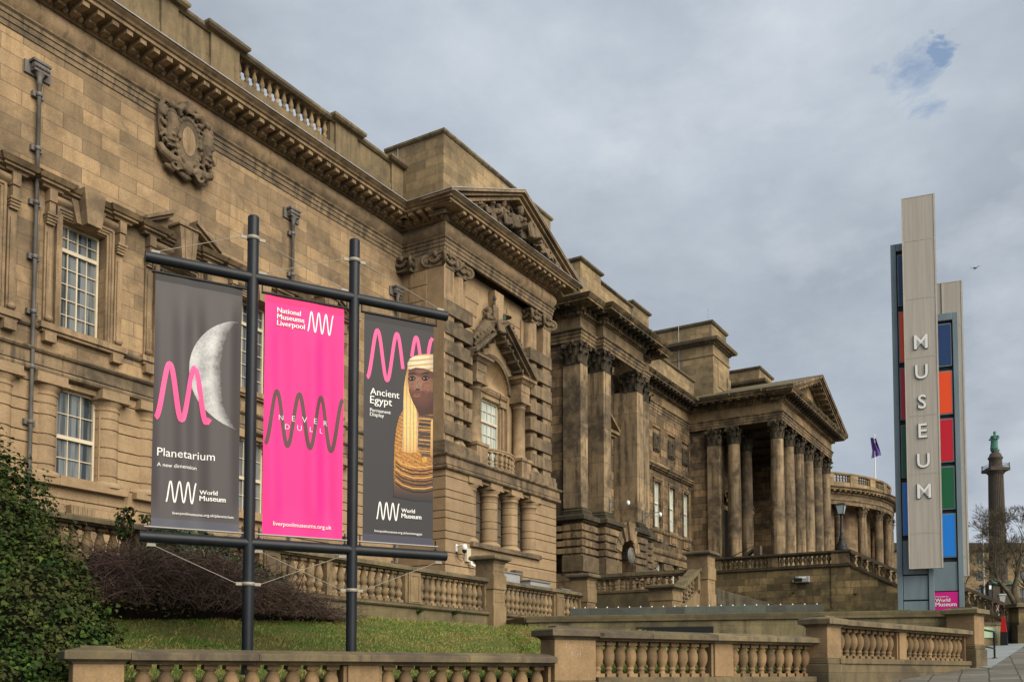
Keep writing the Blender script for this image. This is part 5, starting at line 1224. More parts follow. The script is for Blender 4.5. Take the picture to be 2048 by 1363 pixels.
# chalk writing on the pier
def text_mb(txt, size, extrude=.002, offset=0.0, align='LEFT', spacing=1.0):
    cu = bpy.data.curves.new('t', 'FONT'); cu.body = txt; cu.size = size; cu.extrude = extrude; cu.offset = offset; cu.align_x = align; cu.space_character = spacing; cu.resolution_u = 3
    to = bpy.data.objects.new('t', cu); C.objects.link(to); dg = bpy.context.evaluated_depsgraph_get(); dg.update()
    me = to.evaluated_get(dg).to_mesh(); b = MB(); b.v = [tuple(v.co) for v in me.vertices]; b.f = [tuple(p.vertices) for p in me.polygons]; b.sm = [False] * len(b.f)
    to.evaluated_get(dg).to_mesh_clear(); bpy.data.objects.remove(to); bpy.data.curves.remove(cu); return b
s = MB()
for t, x, z in (('Jay', -.22, 1.86), ('Reid', -.12, 1.70)): s.merge(text_mb(t, .13, .001, -.004), Matrix.Translation((x, -.2325, z)) @ Matrix.Rotation(pi / 2, 4, 'X') @ Matrix.Rotation(-.06, 4, 'Z'))
s.build('chalk_writing', plain('chalk', (.48, .44, .38), .9, .1), pr_)

# --- stone retaining wall, slate kerb with lamps
def along(P, Q): ax = (Q - P); ln = ax.length; return ax.normalized(), ln
ax, ln = along(SW0, SW1)
r = empty('stone_wall', SW0 + Vector((0, 0, 1)), atan2(ax.y, ax.x), 'long low mossy retaining wall crossing the lawn to the totem', 'wall')
s = MB(); s.box(0, ln, 0, .4, 0, 2.16); s.build('wall_face', M['retain'], r)
s = MB(); s.box(-.05, ln + .05, -.06, .46, 2.16, 2.36); s.build('wall_coping', M['terrace_base'], r, .02)
s = MB(); s.box(ln * .28, ln * .47, -.012, 0, 1.70, 1.98); s.box(ln * .30, ln * .45, -.03, -.012, 1.82, 1.93); s.build('wall_vent', M['black'], r)
K0 = LD((1140 - 1024) / F * 31.4, 31.4); K1 = LD((1648 - 1024) / F * 29.5, 29.5); ax, ln = along(K0, K1)
r = empty('slate_kerb', K0 + Vector((0, 0, 3.3)), atan2(ax.y, ax.x), 'green slate clad planter kerb with a row of small white lamps', 'kerb')
s = MB(); s.box(0, ln, 0, .5, 0, .40); s.build('slate_face', M['slate'], r, .008)
l0 = MB(); l0.lathe([(.020, 0), (.024, .02), (.02, .035), (.01, .045), (0, .048)], n=10); l0 = l0.build('lamp_stud', M['white'], r)
for i in range(22):
    q = l0 if i == 0 else copy_of(l0, r); q.location = (.12 + (ln - .3) * i / 21, .12, .40)

# --- upper terrace balustrade
tb0 = baluster_mb(.88, .125, 'double', 16); TG = 'lengths of the upper terrace balustrade'
def terrace_length(label, x0, x1, mids, y=17.0):
    r = empty('terrace_balustrade', (x0, y, 2.2), 0, label, 'balustrade', TG); ln = x1 - x0
    s = MB(); s.box(0, ln, -.16, .3, 0, 1.26); s.sweep([(-.3, 1.26), (.06, 1.26), (.10, 1.30), (.10, 1.38), (-.3, 1.42)], [(0, -.16), (ln, -.16)]); s.build('base_wall', M['terrace_base'], r)
    s = MB(); s.sweep([(-.35, 2.30), (0, 2.30), (.03, 2.33), (.09, 2.35), (.09, 2.43), (.04, 2.47), (-.39, 2.47), (-.44, 2.43), (-.44, 2.35), (-.38, 2.33)], [(0, -.12), (ln, -.12)]); s.build('coping', M['coping'], r)
    e = [0]
    for m0, m1 in mids:
        s = MB(); s.box(m0 - x0, m1 - x0, -.14, .25, 1.41, 2.31); w = m1 - m0
        s.box(m0 - x0 + .05, m1 - x0 - .05, -.16, -.14, 1.45, 1.5); s.box(m0 - x0 + .05, m1 - x0 - .05, -.16, -.14, 2.2, 2.25); s.box(m0 - x0 + .05, m0 - x0 + .10, -.16, -.14, 1.5, 2.2); s.box(m1 - x0 - .10, m1 - x0 - .05, -.16, -.14, 1.5, 2.2)
        s.build('panel_pier', M['terrace'], r); e += [m0 - x0, m1 - x0]
    e.append(ln); bo = None
    for a, c in zip(e[0::2], e[1::2]):
        for hx in (a, c - .1): s = MB(); s.box(hx, hx + .1, -.08, .2, 1.412, 2.305); s.build('half_pier', M['terrace'], r)
        k = max(1, int((c - a - .2) / .285))
        for i in range(k):
            x = a + .1 + (c - a - .2) * (i + .5) / k
            if bo is None: bo = q = tb0.build('baluster', M['terrace'], r)
            else: q = copy_of(bo, r)
            q.location = (x, .06, 1.41)
    return r
def terrace_pier(label, cx, cy, w, z0, z1, group='tall piers of the upper terrace'):
    r = empty('terrace_pier', (cx, cy, z0), 0, label, 'pier', group); h = z1 - z0; hw = w / 2
    s = MB(); s.box(-hw - .02, hw + .02, -hw - .02, hw + .02, 0, h - .25)
    for a, c in ((.26, .50), (.66, .82)): s.box(-hw - .06, hw + .06, -hw - .06, hw + .06, h * a, h * c * .98)
    for a, c in ((.52, .64), (.83, .91), (.12, .24)):
        s.box(-hw + .08, hw - .08, -hw - .03, -hw - .021, h * a + .03, h * a + .06); s.box(-hw + .08, hw - .08, -hw - .03, -hw - .021, h * c - .06, h * c - .03)
    s.build('pier_shaft', M['terrace'], r)
    s = MB(); s.sweep([(-.2, h - .25), (.03, h - .25), (.07, h - .18), (.17, h - .14), (.19, h - .12), (.19, h - .05), (.15, h), (-.2, h + .03)], [(-hw, hw), (-hw, -hw), (hw, -hw), (hw, hw)], closed=True); s.box(-hw + .1, hw - .1, -hw + .1, hw - .1, h - .25, h + .02); s.build('pier_cap', M['coping'], r)
    return r
terrace_length('upper terrace balustrade half hidden by ivy and brambles', 4.0, 18.75, [(5.5, 6.0), (9.2, 9.8), (12.95, 13.75), (16.4, 16.9)])
terrace_length('upper terrace balustrade behind the dark banner post', 18.75, 26.25, [(22.05, 22.6)])
terrace_pier('tall terrace pier standing in front of the wall cameras', 26.6, 17.0, .66, 2.2, 5.42)
terrace_length('upper terrace balustrade in front of the grey cabinets', 26.95, 33.0, [(30.95, 31.5)])
terrace_pier('tall terrace pier where the balustrade meets the slate kerb', 33.35, 17.0, .66, 2.2, 5.42)
# entrance steps with their balustrades in front of the pavilion
r = empty('entrance_balustrade', (41.0, 15.7, 3.3), 0, 'balustrade crossing in front of the round plaque and arch', 'balustrade', TG)
s = MB(); s.box(-.15, .3, 0, 4.7, 0, 2.02); s.box(-.2, .35, 0, 4.7, 2.02, 2.12); s.build('base_wall', M['terrace_base'], r)
s = MB(); s.box(-.2, .3, 0, 4.7, 2.78, 2.94); s.box(-.14, .24, 0, 4.7, 2.70, 2.78); s.build('coping', M['coping'], r)
eb = baluster_mb(.58, .10, 'double', 12); bo = None
for i in range(15):
    if bo is None: bo = q = eb.build('baluster', M['terrace'], r)
    else: q = copy_of(bo, r)
    q.location = (.04, .2 + .30 * i, 2.12)
r = empty('entrance_balustrade', (37.6, 15.15, 3.3), 0, 'steeply sloping stair balustrade rising from the small pier', 'balustrade', TG)
s = MB(); s.prism([(0, 1.35), (3.1, 2.75), (3.1, 2.95), (0, 1.55)], lambda x, z, h: (x, h, z), -.25, .25); s.box(3.0, 3.35, -.28, .28, 2.78, 2.95); s.build('coping', M['coping'], r)
s = MB(); s.prism([(0, -.2), (3.1, -.2), (3.1, 2.0), (0, .6)], lambda x, z, h: (x, h, z), -.2, .2); s.box(2.9, 3.2, -.2, .2, 1.8, 2.8); s.build('base_wall', M['terrace'], r)
eb2 = baluster_mb(.74, .11, 'double', 12); bo = None
for i in range(8):
    x = .25 + .35 * i
    if bo is None: bo = q = eb2.build('baluster', M['terrace'], r)
    else: q = copy_of(bo, r)
    q.location = (x, 0, .6 + .452 * x)
terrace_pier('small squat pier at the foot of the sloping stair balustrade', 37.2, 15.15, .95, 3.3, 5.2)
terrace_pier('tallest pier with a carved bracket at the head of the stair', 41.3, 15.1, .92, 3.3, 7.02)
s = MB(); s.prism([(15.0, 2.5), (15.0, 5.5), (12.2, 4.65), (10.5, 4.1), (10.5, 2.5)], lambda y, z, h: (h, y, z), 42.2, 42.6); tag(s.build('ramp_wall', stone('streaked_wall_stone', (.28, .25, .18), (.2, .175, .12), soot=(.045, .04, .035), amount=.85, streak=1.0)), 'pale low wall streaked with soot right of the tallest pier', 'wall')
# ================================================================== BANNER STAND AND BANNERS
BO = LD(-4.272, 15.5); BX = (LD(-2.735, 16.36) - BO).normalized(); BRZ = atan2(BX.y, BX.x)
M['post'] = plain('blue_black_post_paint', (0.0065, 0.009, 0.0135), 0.45, 0.28, c2=(0.013, 0.016, 0.020), vs=(1, 1, .4), vscale=4)
M['cable'] = plain('steel_cable', (0.26, 0.24, 0.20), 0.6, 0.3, metal=.2)
M['steel'] = plain('galvanised_steel', (0.24, 0.235, 0.225), 0.5, 0.4, metal=.4)
st_ = empty('banner_stand', (BO.x, BO.y, 1.0), BRZ, 'dark tubular steel stand holding three banners on the lawn', 'banner stand')
ZB, ZT = 3.695, 8.09
U2 = 1.755; UL, UR = -1.675, 3.527
p0 = MB(); p0.tube([(0, 0, 0), (0, 0, 8.10)], .092, 28); p0.lathe([(.092, 8.10), (.085, 8.115), (0, 8.115)], n=28, caps=False)
q = p0.build('post', M['post'], st_)
q2 = copy_of(q, st_); q2.location = (U2, 0, 0)
bar = MB(); bar.tube([(UL, 0, 0), (UR, 0, 0)], .088, 28)
q = bar.build('crossbar', M['post'], st_); q.location = (0, 0, ZT - 1); q2 = copy_of(q, st_); q2.location = (0, 0, ZB - 1)
cl = MB(); cl.lathe([(.094, -.03), (.104, -.03), (.104, .03), (.094, .03)], n=24)
for sx in (-1, 1): cl.box(sx * .15 - .05, sx * .15 + .05, -.012, .012, -.025, .025)
cl0 = cl.build('cable_collar', M['cable'], st_); fr = True
for u, z in ((0, 8.745), (U2, 8.745), (0, 3.03), (U2, 3.0)):
    o = cl0 if fr else copy_of(cl0, st_); fr = False; o.location = (u, 0, z - 1)
for (u0, z0), (u1, z1) in (((-.18, 8.745), (-1.52, 8.195)), ((.18, 8.725), (1.58, 8.195)), ((U2 - .18, 8.745), (.16, 8.195)), ((U2 + .18, 8.725), (3.40, 8.195)), ((-.18, 3.03), (-1.5, 3.58)), ((.18, 3.03), (1.58, 3.58)), ((U2 - .18, 3.0), (.16, 3.58)), ((U2 + .18, 3.0), (3.38, 3.58))):
    s = MB(); s.tube([(u0, 0, z0 - 1), (u1, 0, z1 - 1)], .006, 6); d = 1 if u1 > u0 else -1
    s.hexa([(u1 - .07, -.012, z1 - 1.03), (u1 + .07, -.012, z1 - 1.03), (u1 + .07, .012, z1 - 1.03), (u1 - .07, .012, z1 - 1.03), (u1 - .09 + .03, -.012, z1 - .98), (u1 + .09 - .03, -.012, z1 - .98), (u1 + .06, .012, z1 - .98), (u1 - .06, .012, z1 - .98)])
    s.build('stay_cable', M['cable'], st_)
BZ0, BZ1 = 3.865, 7.87
def fold(u, z, seed, amp):
    a = sin(u * 9.0 + seed) * .55 + sin(u * 17 + seed * 2 + .35 * z) * .3 + mnoise.noise(Vector((u * 2.6, z * .25, seed))) * 1.1
    k = min(1, (z + .02) / .5, (3.92 - z) / .7); return amp * a * max(k, .12)
def cloth_mat(name, c, hem_t, hem_b, H):
    g = G(name); sp = g.n('ShaderNodeSeparateXYZ'); g.l(g.obj(), sp.inputs[0]); z = sp.outputs[2]
    col = g.mix(g.math('GREATER_THAN', z, H - .125), c, hem_t); col = g.mix(g.math('LESS_THAN', z, .13), col, hem_b)
    f = g.noise(g.vec(), 120, 2); g.bump(f, .05, .002)
    m = g.done(col, .55, .3); return m
def banner(label, u0, u1, mcol, seed, amp=.012):
    w = u1 - u0; H = BZ1 - BZ0
    P = BO + BX * u0
    r = empty('banner', (P.x, P.y, BZ0), BRZ, label, 'banner', 'banners hanging on the stand')
    dn = amp
    s = MB(); s.grid(64, 40, lambda a, b_: (w * a, fold(w * a, H * b_, seed, dn), H * b_)); s.grid(64, 40, lambda a, b_: (w * a, fold(w * a, H * b_, seed, dn) + .004, H * b_))
    s.build('cloth', mcol, r)
    s = MB(); s.tube([(-.06, .0, H + .01), (w + .06, .0, H + .01)], .022, 10); s.build('top_rod', M['black'], r)
    s = MB(); s.tube([(-.10, .0, -.012), (w + .10, .0, -.012)], .016, 10); s.build('bottom_rod', M['steel'], r)
    for x in (-.05, w + .05):
        s = MB(); s.tube([(x, 0, H), (x, 0, H + .14)], .012, 6); s.tube([(x, 0, -.10), (x, 0, .10)], .012, 6); s.lathe([(.03, -.1), (.03, -.07)], (x, 0, 0), 8); s.build('hanging_bolt', M['black'], r)
    return r, w, H, (lambda x, z, lift=.007: (x, fold(x, z, seed, dn) - lift, z))
def print_on(r, fn, mb2d, name, m, lift=.007, parent=None):
    """mb2d holds flat shapes in (x, z); they are laid on the cloth"""
    s = MB(); s.v = [fn(v[0], v[2], lift - v[1]) for v in mb2d.v]; s.f = mb2d.f; s.sm = [False] * len(s.f); return s.build(name, m, parent or r)
def flat_text(txt, x, z, width=None, size=.1, bold=0.0, spacing=1.0):
    t = text_mb(txt, 1.0, 0, min(bold, 0.0), 'LEFT', spacing)
    if bold > 0:
        base = list(t.v); bf = list(t.f); bs = list(t.sm)
        for i, (dx, dy) in enumerate(((bold, 0), (-bold, 0), (0, bold * .7), (bold * 2, 0), (-bold * 2, 0))):
            n = len(t.v); t.v += [(v[0] + dx, v[1] + dy, v[2] + .012 * (i + 1)) for v in base]; t.f += [tuple(n + q for q in f) for f in bf]; t.sm += bs
    xs = [v[0] for v in t.v]; k = width / (max(xs) - min(xs)) if width else size; x0 = min(xs)
    t.v = [((v[0] - x0) * k + x, -v[2] * .1 if bold > 0 else 0, v[1] * k + z) for v in t.v]; return t
def stroke(pts, w, n_end=True):
    s = MB(); L_ = []
    for i, p in enumerate(pts):
        a = Vector(pts[max(i - 1, 0)]); b_ = Vector(pts[min(i + 1, len(pts) - 1)]); d = (b_ - a).normalized(); n = Vector((-d.y, d.x)) * w / 2
        L_.append((p[0] + n.x, 0, p[1] + n.y)); L_.append((p[0] - n.x, 0, p[1] - n.y))
    s.add(L_, [(2 * i, 2 * i + 1, 2 * i + 3, 2 * i + 2) for i in range(len(pts) - 1)]); return s
def wave(x0, z0, xp, lo, hi, turns, n=22, lean=.0):
    """rounded zigzag: first point low, then hi/lo alternately, half period xp"""
    pts = []
    for k in range(turns):
        a, b_ = (lo, hi) if k % 2 == 0 else (hi, lo)
        for i in range(n):
            t = i / n; pts.append((x0 + xp * (k + t) , a + (b_ - a) * (.5 - .5 * cos(pi * t))))
    pts.append((x0 + xp * turns, lo if turns % 2 == 0 else hi)); return pts
def logo(x0, x1, z0, z1, w):
    k = (x1 - x0) / 7; return stroke(wave(x0, 0, k, z0, z1, 7, 14), w)
WHITE = plain('white_print', (.72, .72, .70), .55, .3); PINKW = plain('pink_print', (.78, .09, .26), .55, .3); DARKW = plain('dark_print', (.085, .040, .046), .55, .3)
GREY = cloth_mat('grey_banner_cloth', (.060, .052, .055), (.018, .016, .017), (.070, .071, .094), BZ1 - BZ0)
PINK = cloth_mat('pink_banner_cloth', (.74, .016, .20), (.58, .008, .14), (.74, .016, .20), BZ1 - BZ0)
DARK = cloth_mat('charcoal_banner_cloth', (.024, .0235, .027), (.013, .012, .014), (.042, .044, .066), BZ1 - BZ0)
# --- first banner: crescent moon
r, w, H, fn = banner('grey banner with a crescent moon above the word Planetarium', -1.51, -.16, GREY, 1.3, .060)
g = G('moon_print'); v = g.vec(); f1 = g.noise(v, 3.0, 5, .6, .5); f2 = g.noise(v, 16, 6, .75); vo = g.n('ShaderNodeTexVoronoi', feature='DISTANCE_TO_EDGE'); g.l(v, vo.inputs['Vector']); vo.inputs['Scale'].default_value = 14
c_ = g.mix(g.ramp(f1, [(.4, 0), (.62, 1)]), (.34, .34, .345), (.53, .53, .53)); c_ = g.mix(g.ramp(f2, [(.45, 0), (.72, .7)]), c_, (.22, .22, .225)); c_ = g.mix(g.ramp(vo.outputs['Distance'], [(0, .35), (.05, 0)]), c_, (.60, .60, .60))
sp = g.n('ShaderNodeSeparateXYZ'); g.l(v, sp.inputs[0]); tt = g.math('DIVIDE', g.math('SUBTRACT', sp.outputs[2], H * (1 - .362)), .905); sq = g.math('SQRT', g.math('MAXIMUM', g.math('SUBTRACT', 1.0, g.math('MULTIPLY', tt, tt)), 0.0))
fd = g.math('DIVIDE', g.math('SUBTRACT', g.math('SUBTRACT', 1.38, g.math('MULTIPLY', sq, .36)), sp.outputs[0]), .20); fd = g.math('ADD', fd, g.math('MULTIPLY', g.math('SUBTRACT', f2, .5), 1.5))
c_ = g.mix(g.ramp(fd, [(0.0, .0), (.85, 1.0)]), (.060, .052, .055), c_)
MOON = g.done(c_, .6, .2)
s = MB(); cx, cz, R_ = 1.43, H * (1 - .362), .905; N_ = 60
def moon_pt(i, j):
    a = pi / 2 + .10 + (pi - .20) * i / N_; z = cz + R_ * sin(a); xl = cx + R_ * cos(a); h = sin((a - pi / 2)); xt = cx - .06 - .36 * max(0, sin(pi * i / N_)) ** .8 + .018 * mnoise.noise(Vector((i * .9, 3, 1))) * (1 if 0 < i < N_ else 0)
    xt = max(xt, xl + .004); x = xl + (min(xt, w - .02) - xl) * j / 6; return (x, 0, z)
s.add([moon_pt(i, j) for i in range(N_ + 1) for j in range(7)], [(i * 7 + j, i * 7 + j + 1, (i + 1) * 7 + j + 1, (i + 1) * 7 + j) for i in range(N_) for j in range(6)])
print_on(r, fn, s, 'moon_picture', MOON, .005)
Zt = lambda t: H * (1 - t)
print_on(r, fn, stroke(wave(.035, 0, .193, Zt(.575), Zt(.355), 4) + [(.035 + .772 + .045, Zt(.555))], .076), 'pink_wave', PINKW, .008)
for txt, x, t, wd, bd in (('Planetarium', .07, .723, .87, .0), ('A new dimension', .07, .764, .60, .0), ('World', .72, .861, .27, .012), ('Museum', .72, .886, .40, .012), ('liverpoolmuseums.org.uk/planetarium', .315, .948, .94, .004)):
    print_on(r, fn, flat_text(txt, x, Zt(t), wd, bold=bd), 'lettering', WHITE)
print_on(r, fn, logo(.215, .67, Zt(.90), Zt(.818), .021), 'wave_logo', WHITE)
# --- second banner
r, w, H, fn = banner('bright pink banner hanging between the two posts', .21, 1.575, PINK, 4.1, .030)
print_on(r, fn, stroke(wave(.03, 0, .189, Zt(.625), Zt(.40), 7), .062), 'dark_wave', DARKW, .006)
for txt, x, t, wd, bd in (('National', .20, .070, .40, .012), ('Museums', .20, .097, .46, .012), ('Liverpool', .20, .124, .47, .012), ('N', .255, .520, .075, -.012), ('E', .475, .520, .050, -.012), ('V', .645, .520, .082, -.012), ('E', .845, .520, .050, -.012), ('R', 1.03, .520, .062, -.012), ('D', .36, .556, .075, -.012), ('U', .565, .556, .075, -.012), ('L', .775, .556, .048, -.012), ('L', .955, .556, .048, -.012), ('liverpoolmuseums.org.uk', .175, .962, 1.0, .002)):
    print_on(r, fn, flat_text(txt, x, Zt(t), wd, bold=bd), 'lettering', WHITE, .009)
print_on(r, fn, logo(.72, 1.17, Zt(.128), Zt(.042), .022), 'wave_logo', WHITE)
# --- third banner: painted coffin mask
r, w, H, fn = banner('charcoal banner with a gold striped coffin mask', 1.945, 3.27, DARK, 7.7, .004)
wv_ = wave(.055, 0, .185, Zt(.285), Zt(.068), 6)
print_on(r, fn, stroke(wv_[:4 * 22 - 7], .064), 'pink_wave', PINKW, .005); print_on(r, fn, stroke([p for p in wv_[4 * 22:] if p[1] > Zt(.17)], .064), 'pink_wave', PINKW, .005)
print_on(r, fn, stroke([(1.21, Zt(.15)), (1.23, Zt(.11)), (1.26, Zt(.075)), (1.30, Zt(.058))], .064), 'pink_wave', PINKW, .005)
for txt, x, t, wd, bd in (('Ancient', .11, .358, .55, .004), ('Egypt', .11, .396, .41, .004), ('Permanent', .11, .433, .385, .004), ('Display', .11, .452, .26, .004), ('World', .71, .861, .26, .012), ('Museum', .71, .886, .385, .012), ('liverpoolmuseums.org.uk/ancientegypt', .21, .957, .90, .004)):
    print_on(r, fn, flat_text(txt, x, Zt(t), wd, bold=bd), 'lettering', WHITE)
print_on(r, fn, logo(.25, .67, Zt(.90), Zt(.825), .021), 'wave_logo', WHITE)
def pix(px, py):
    s_ = (px - 80 + 12 * (py - 12) / 1290) / 413; t = (py - (12 + 83 * s_)) / (1291 - 46 * s_); return (s_ * w, Zt(t))
def poly(pts, cut=True):
    s = MB(); q = [pix(*p) for p in pts]; q = [(min(x, w - .012), z) for x, z in q]; n = len(q); s.add([(x, 0, z) for x, z in q], [tuple(range(n))])
    me = s.mesh('t'); bm = bmesh.new(); bm.from_mesh(me); bmesh.ops.triangulate(bm, faces=bm.faces); bmesh.ops.subdivide_edges(bm, edges=[e for e in bm.edges if e.calc_length() > .25], cuts=2, use_grid_fill=False)
    bmesh.ops.triangulate(bm, faces=bm.faces); t = MB(); t.v = [tuple(v_.co) for v_ in bm.verts]; t.f = [tuple(v_.index for v_ in f_.verts) for f_ in bm.faces]; t.sm = [False] * len(t.f); bm.free(); bpy.data.meshes.remove(me); return t
def stripes(name, c1, c2, c3, freq, axis, dirt=.4, fade=None, tilt=0.0, hl=None):
    g = G(name); v = g.vec(); sp = g.n('ShaderNodeSeparateXYZ'); g.l(v, sp.inputs[0]); nz_ = g.noise(v, 5, 4, .7)
    a = g.math('ADD', g.math('MULTIPLY', sp.outputs[axis], freq), g.math('MULTIPLY', sp.outputs[2 - axis], freq * tilt)); a = g.math('ADD', a, g.math('MULTIPLY', nz_, 1.2)); sn = g.math('SINE', a)
    c = g.mix(g.ramp(sn, [(.35, 0), (.6, 1)]), c1, c2); f = g.noise(v, 22, 5, .75); c = g.mix(g.ramp(f, [(.45, 0), (.65, dirt)]), c, c3)
    if hl:                                        # the printed photograph's own modelling of the mask
        (hx, hz), hr, dk = hl; dx = g.math('DIVIDE', g.math('SUBTRACT', sp.outputs[0], hx), hr); dz = g.math('DIVIDE', g.math('SUBTRACT', sp.outputs[2], hz), hr * 1.35); dd = g.math('ADD', g.math('MULTIPLY', dx, dx), g.math('MULTIPLY', dz, dz)); c = g.mix(g.ramp(dd, [(0.0, 0.0), (1.0, 1.0)]), c, dk)
    if fade: k = g.n('ShaderNodeMapRange'); g.l(sp.outputs[2], k.inputs[0]); k.inputs[1].default_value = fade[0]; k.inputs[2].default_value = fade[1]; c = g.mix(k.outputs[0], (.024, .0235, .027), c)
    return g.done(c, .6, .25)
BODY = stripes('gilded_body_print', (.50, .24, .05), (.32, .13, .032), (.05, .028, .02), 90, 2, .8, (Zt(.80), Zt(.66)), .35, (pix(330, 760), .75, (.16, .07, .03)))
LAP = stripes('gold_lappet_print', (.80, .50, .14), (.34, .30, .25), (.25, .12, .04), 95, 0, .35, None, 0.0, (pix(345, 620), .62, (.34, .18, .06)))
CAP_ = stripes('headcloth_print', (.66, .58, .42), (.44, .29, .10), (.30, .24, .16), 70, 2, .35, None, -.25, (pix(400, 285), .34, (.30, .22, .12)))
FACE = stripes('painted_face_print', (.12, .046, .032), (.26, .115, .07), (.06, .026, .02), 9, 2, .5, None, 0.0, (pix(405, 425), .36, (.05, .019, .014)))
mk = print_on(r, fn, poly([(300, 575), (280, 610), (262, 680), (252, 770), (248, 860), (246, 960), (246, 1060), (360, 1085), (484, 1095), (486, 700), (488, 560), (400, 560)]), 'coffin_body', BODY, .0062)
def mp_(pts, name, m, lift): return print_on(r, fn, poly(pts), name, m, lift, mk)
mp_([(395, 560), (486, 560), (484, 800), (470, 850), (420, 840), (392, 780)], 'bead_collar', stripes('bead_collar_print', (.07, .045, .035), (.30, .15, .045), (.03, .025, .025), 80, 2, .7), .0072)
mp_([(330, 330), (318, 380), (308, 440), (304, 520), (302, 640), (297, 808), (340, 816), (388, 812), (392, 700), (390, 600), (372, 540), (345, 470), (338, 400), (340, 345)], 'lappet', LAP, .0085)
mp_([(470, 640), (486, 630), (484, 838), (466, 836)], 'lappet', LAP, .0085)
mp_([(338, 340), (332, 400), (340, 470), (362, 530), (385, 565), (400, 600), (486, 600), (488, 330), (400, 332)], 'face', FACE, .0092)
mp_([(330, 338), (330, 305), (345, 280), (380, 262), (430, 256), (488, 258), (488, 360), (430, 338), (380, 332), (345, 342)], 'headcloth', CAP_, .0102)
EYEW = plain('eye_print', (.34, .26, .19), .6, .2); EYEB = plain('eye_dark_print', (.012, .010, .010), .6, .2); HI = plain('worn_highlight_print', (.26, .15, .105), .6, .2, var=.5, vscale=30)
for cx_ in (355, 436):
    mp_([(cx_ - 22, 396), (cx_ - 8, 380), (cx_ + 10, 378), (cx_ + 28, 392), (cx_ + 10, 408), (cx_ - 8, 408)], 'eye', EYEB, .0108); mp_([(cx_ - 13, 395), (cx_ - 4, 388), (cx_ + 8, 387), (cx_ + 18, 393), (cx_ + 8, 400), (cx_ - 4, 400)], 'eye', EYEW, .0114)
    mp_([(cx_ - 5, 386), (cx_ + 11, 386), (cx_ + 11, 401), (cx_ - 4, 402)], 'pupil', EYEB, .012)
    mp_([(cx_ - 26, 376), (cx_ - 8, 362), (cx_ + 14, 360), (cx_ + 32, 372), (cx_ + 12, 368), (cx_ - 8, 369)], 'eyebrow', EYEB, .0108)
mp_([(384, 390), (396, 388), (404, 430), (408, 450), (392, 462), (372, 456), (374, 440)], 'nose', HI, .0108)
LIP = plain('lip_print', (.22, .085, .055), .6, .2); mp_([(362, 489), (374, 482), (386, 485), (398, 482), (410, 489), (398, 500), (374, 500)], 'mouth', LIP, .0108); mp_([(362, 489), (386, 488), (410, 489), (386, 492)], 'mouth', EYEB, .0114)
mp_([(378, 452), (404, 452), (402, 460), (380, 460)], 'nose_shadow', EYEB, .0112)
LITF = stripes('lit_cheek_print', (.19, .085, .055), (.15, .06, .038), (.07, .03, .022), 30, 2, .6)
for pts in ([(346, 418), (366, 420), (368, 452), (358, 478), (350, 455)], [(420, 420), (452, 416), (466, 440), (448, 484), (428, 474), (417, 448)], [(376, 348), (430, 342), (468, 348), (430, 360), (392, 362)]): mp_(pts, 'cheek', LITF, .0100)
GLN = plain('gold_line_print', (.55, .30, .08), .6, .2)
for k in range(7): a0 = 620 + 30 * k; mp_([(398, a0), (484, a0 + 8), (484, a0 + 13), (398, a0 + 5)], 'collar_line', EYEB if k % 2 else GLN, .0084)
for k in range(8): a0 = 880 + 20 * k; mp_([(258, a0 - 40), (300, a0 - 8), (360, a0 + 12), (430, a0 + 16), (483, a0 + 8), (483, a0 + 13), (430, a0 + 22), (358, a0 + 18), (298, a0 - 3), (256, a0 - 35)], 'collar_line', EYEB if k % 3 else GLN, .0078)
s = MB(); q = [(pix(430 + 17 * cos(a), 855 + 18 * sin(a))) for a in [2 * pi * i / 16 for i in range(16)]]; s.add([(x, 0, z) for x, z in q], [tuple(range(16))]); print_on(r, fn, s, 'pendant', plain('pendant_print', (.55, .30, .06), .6, .2, var=.4, vscale=25), .0108, mk)

# ================================================================== TOTEM SIGN
TO = Vector((11.63, 28.0)); TA = (.923, -.385); TN = (.385, .923)
OT = LD(*TO); AXT = LD(*TA); TRZ = atan2(AXT.y, AXT.x)
tz = lambda y: 1.6 + 28.2 * math.tan(math.atan((HZ - F * math.tan(PITCH) - y) / F) + PITCH)
M['totem'] = plain('blue_grey_totem_paint', (.155, .205, .235), .42, .45, c2=(.115, .155, .18), vs=(1.5, 1.5, .25), vscale=2.5)
M['totem_dk'] = plain('dark_totem_gasket', (.025, .027, .03), .6, .3)
M['whitepan'] = plain('streaky_off_white_panel', (.37, .345, .305), .5, .35, c2=(.30, .275, .235), vs=(9, 9, .25), vscale=1.6)
M['panedge'] = plain('off_white_panel_edge', (.42, .385, .335), .5, .35, var=.15)
tot = empty('totem_sign', (OT.x, OT.y, 2.0), TRZ, 'tall twin totem sign of white panels over blue grey frames with coloured tiles', 'sign')
TINV = None
def tp(mb, name, m, bevel=0.0, parent=None): mb.v = [(x, y, z - 2.0) for x, y, z in mb.v]; return mb.build(name, m, parent or tot, bevel)
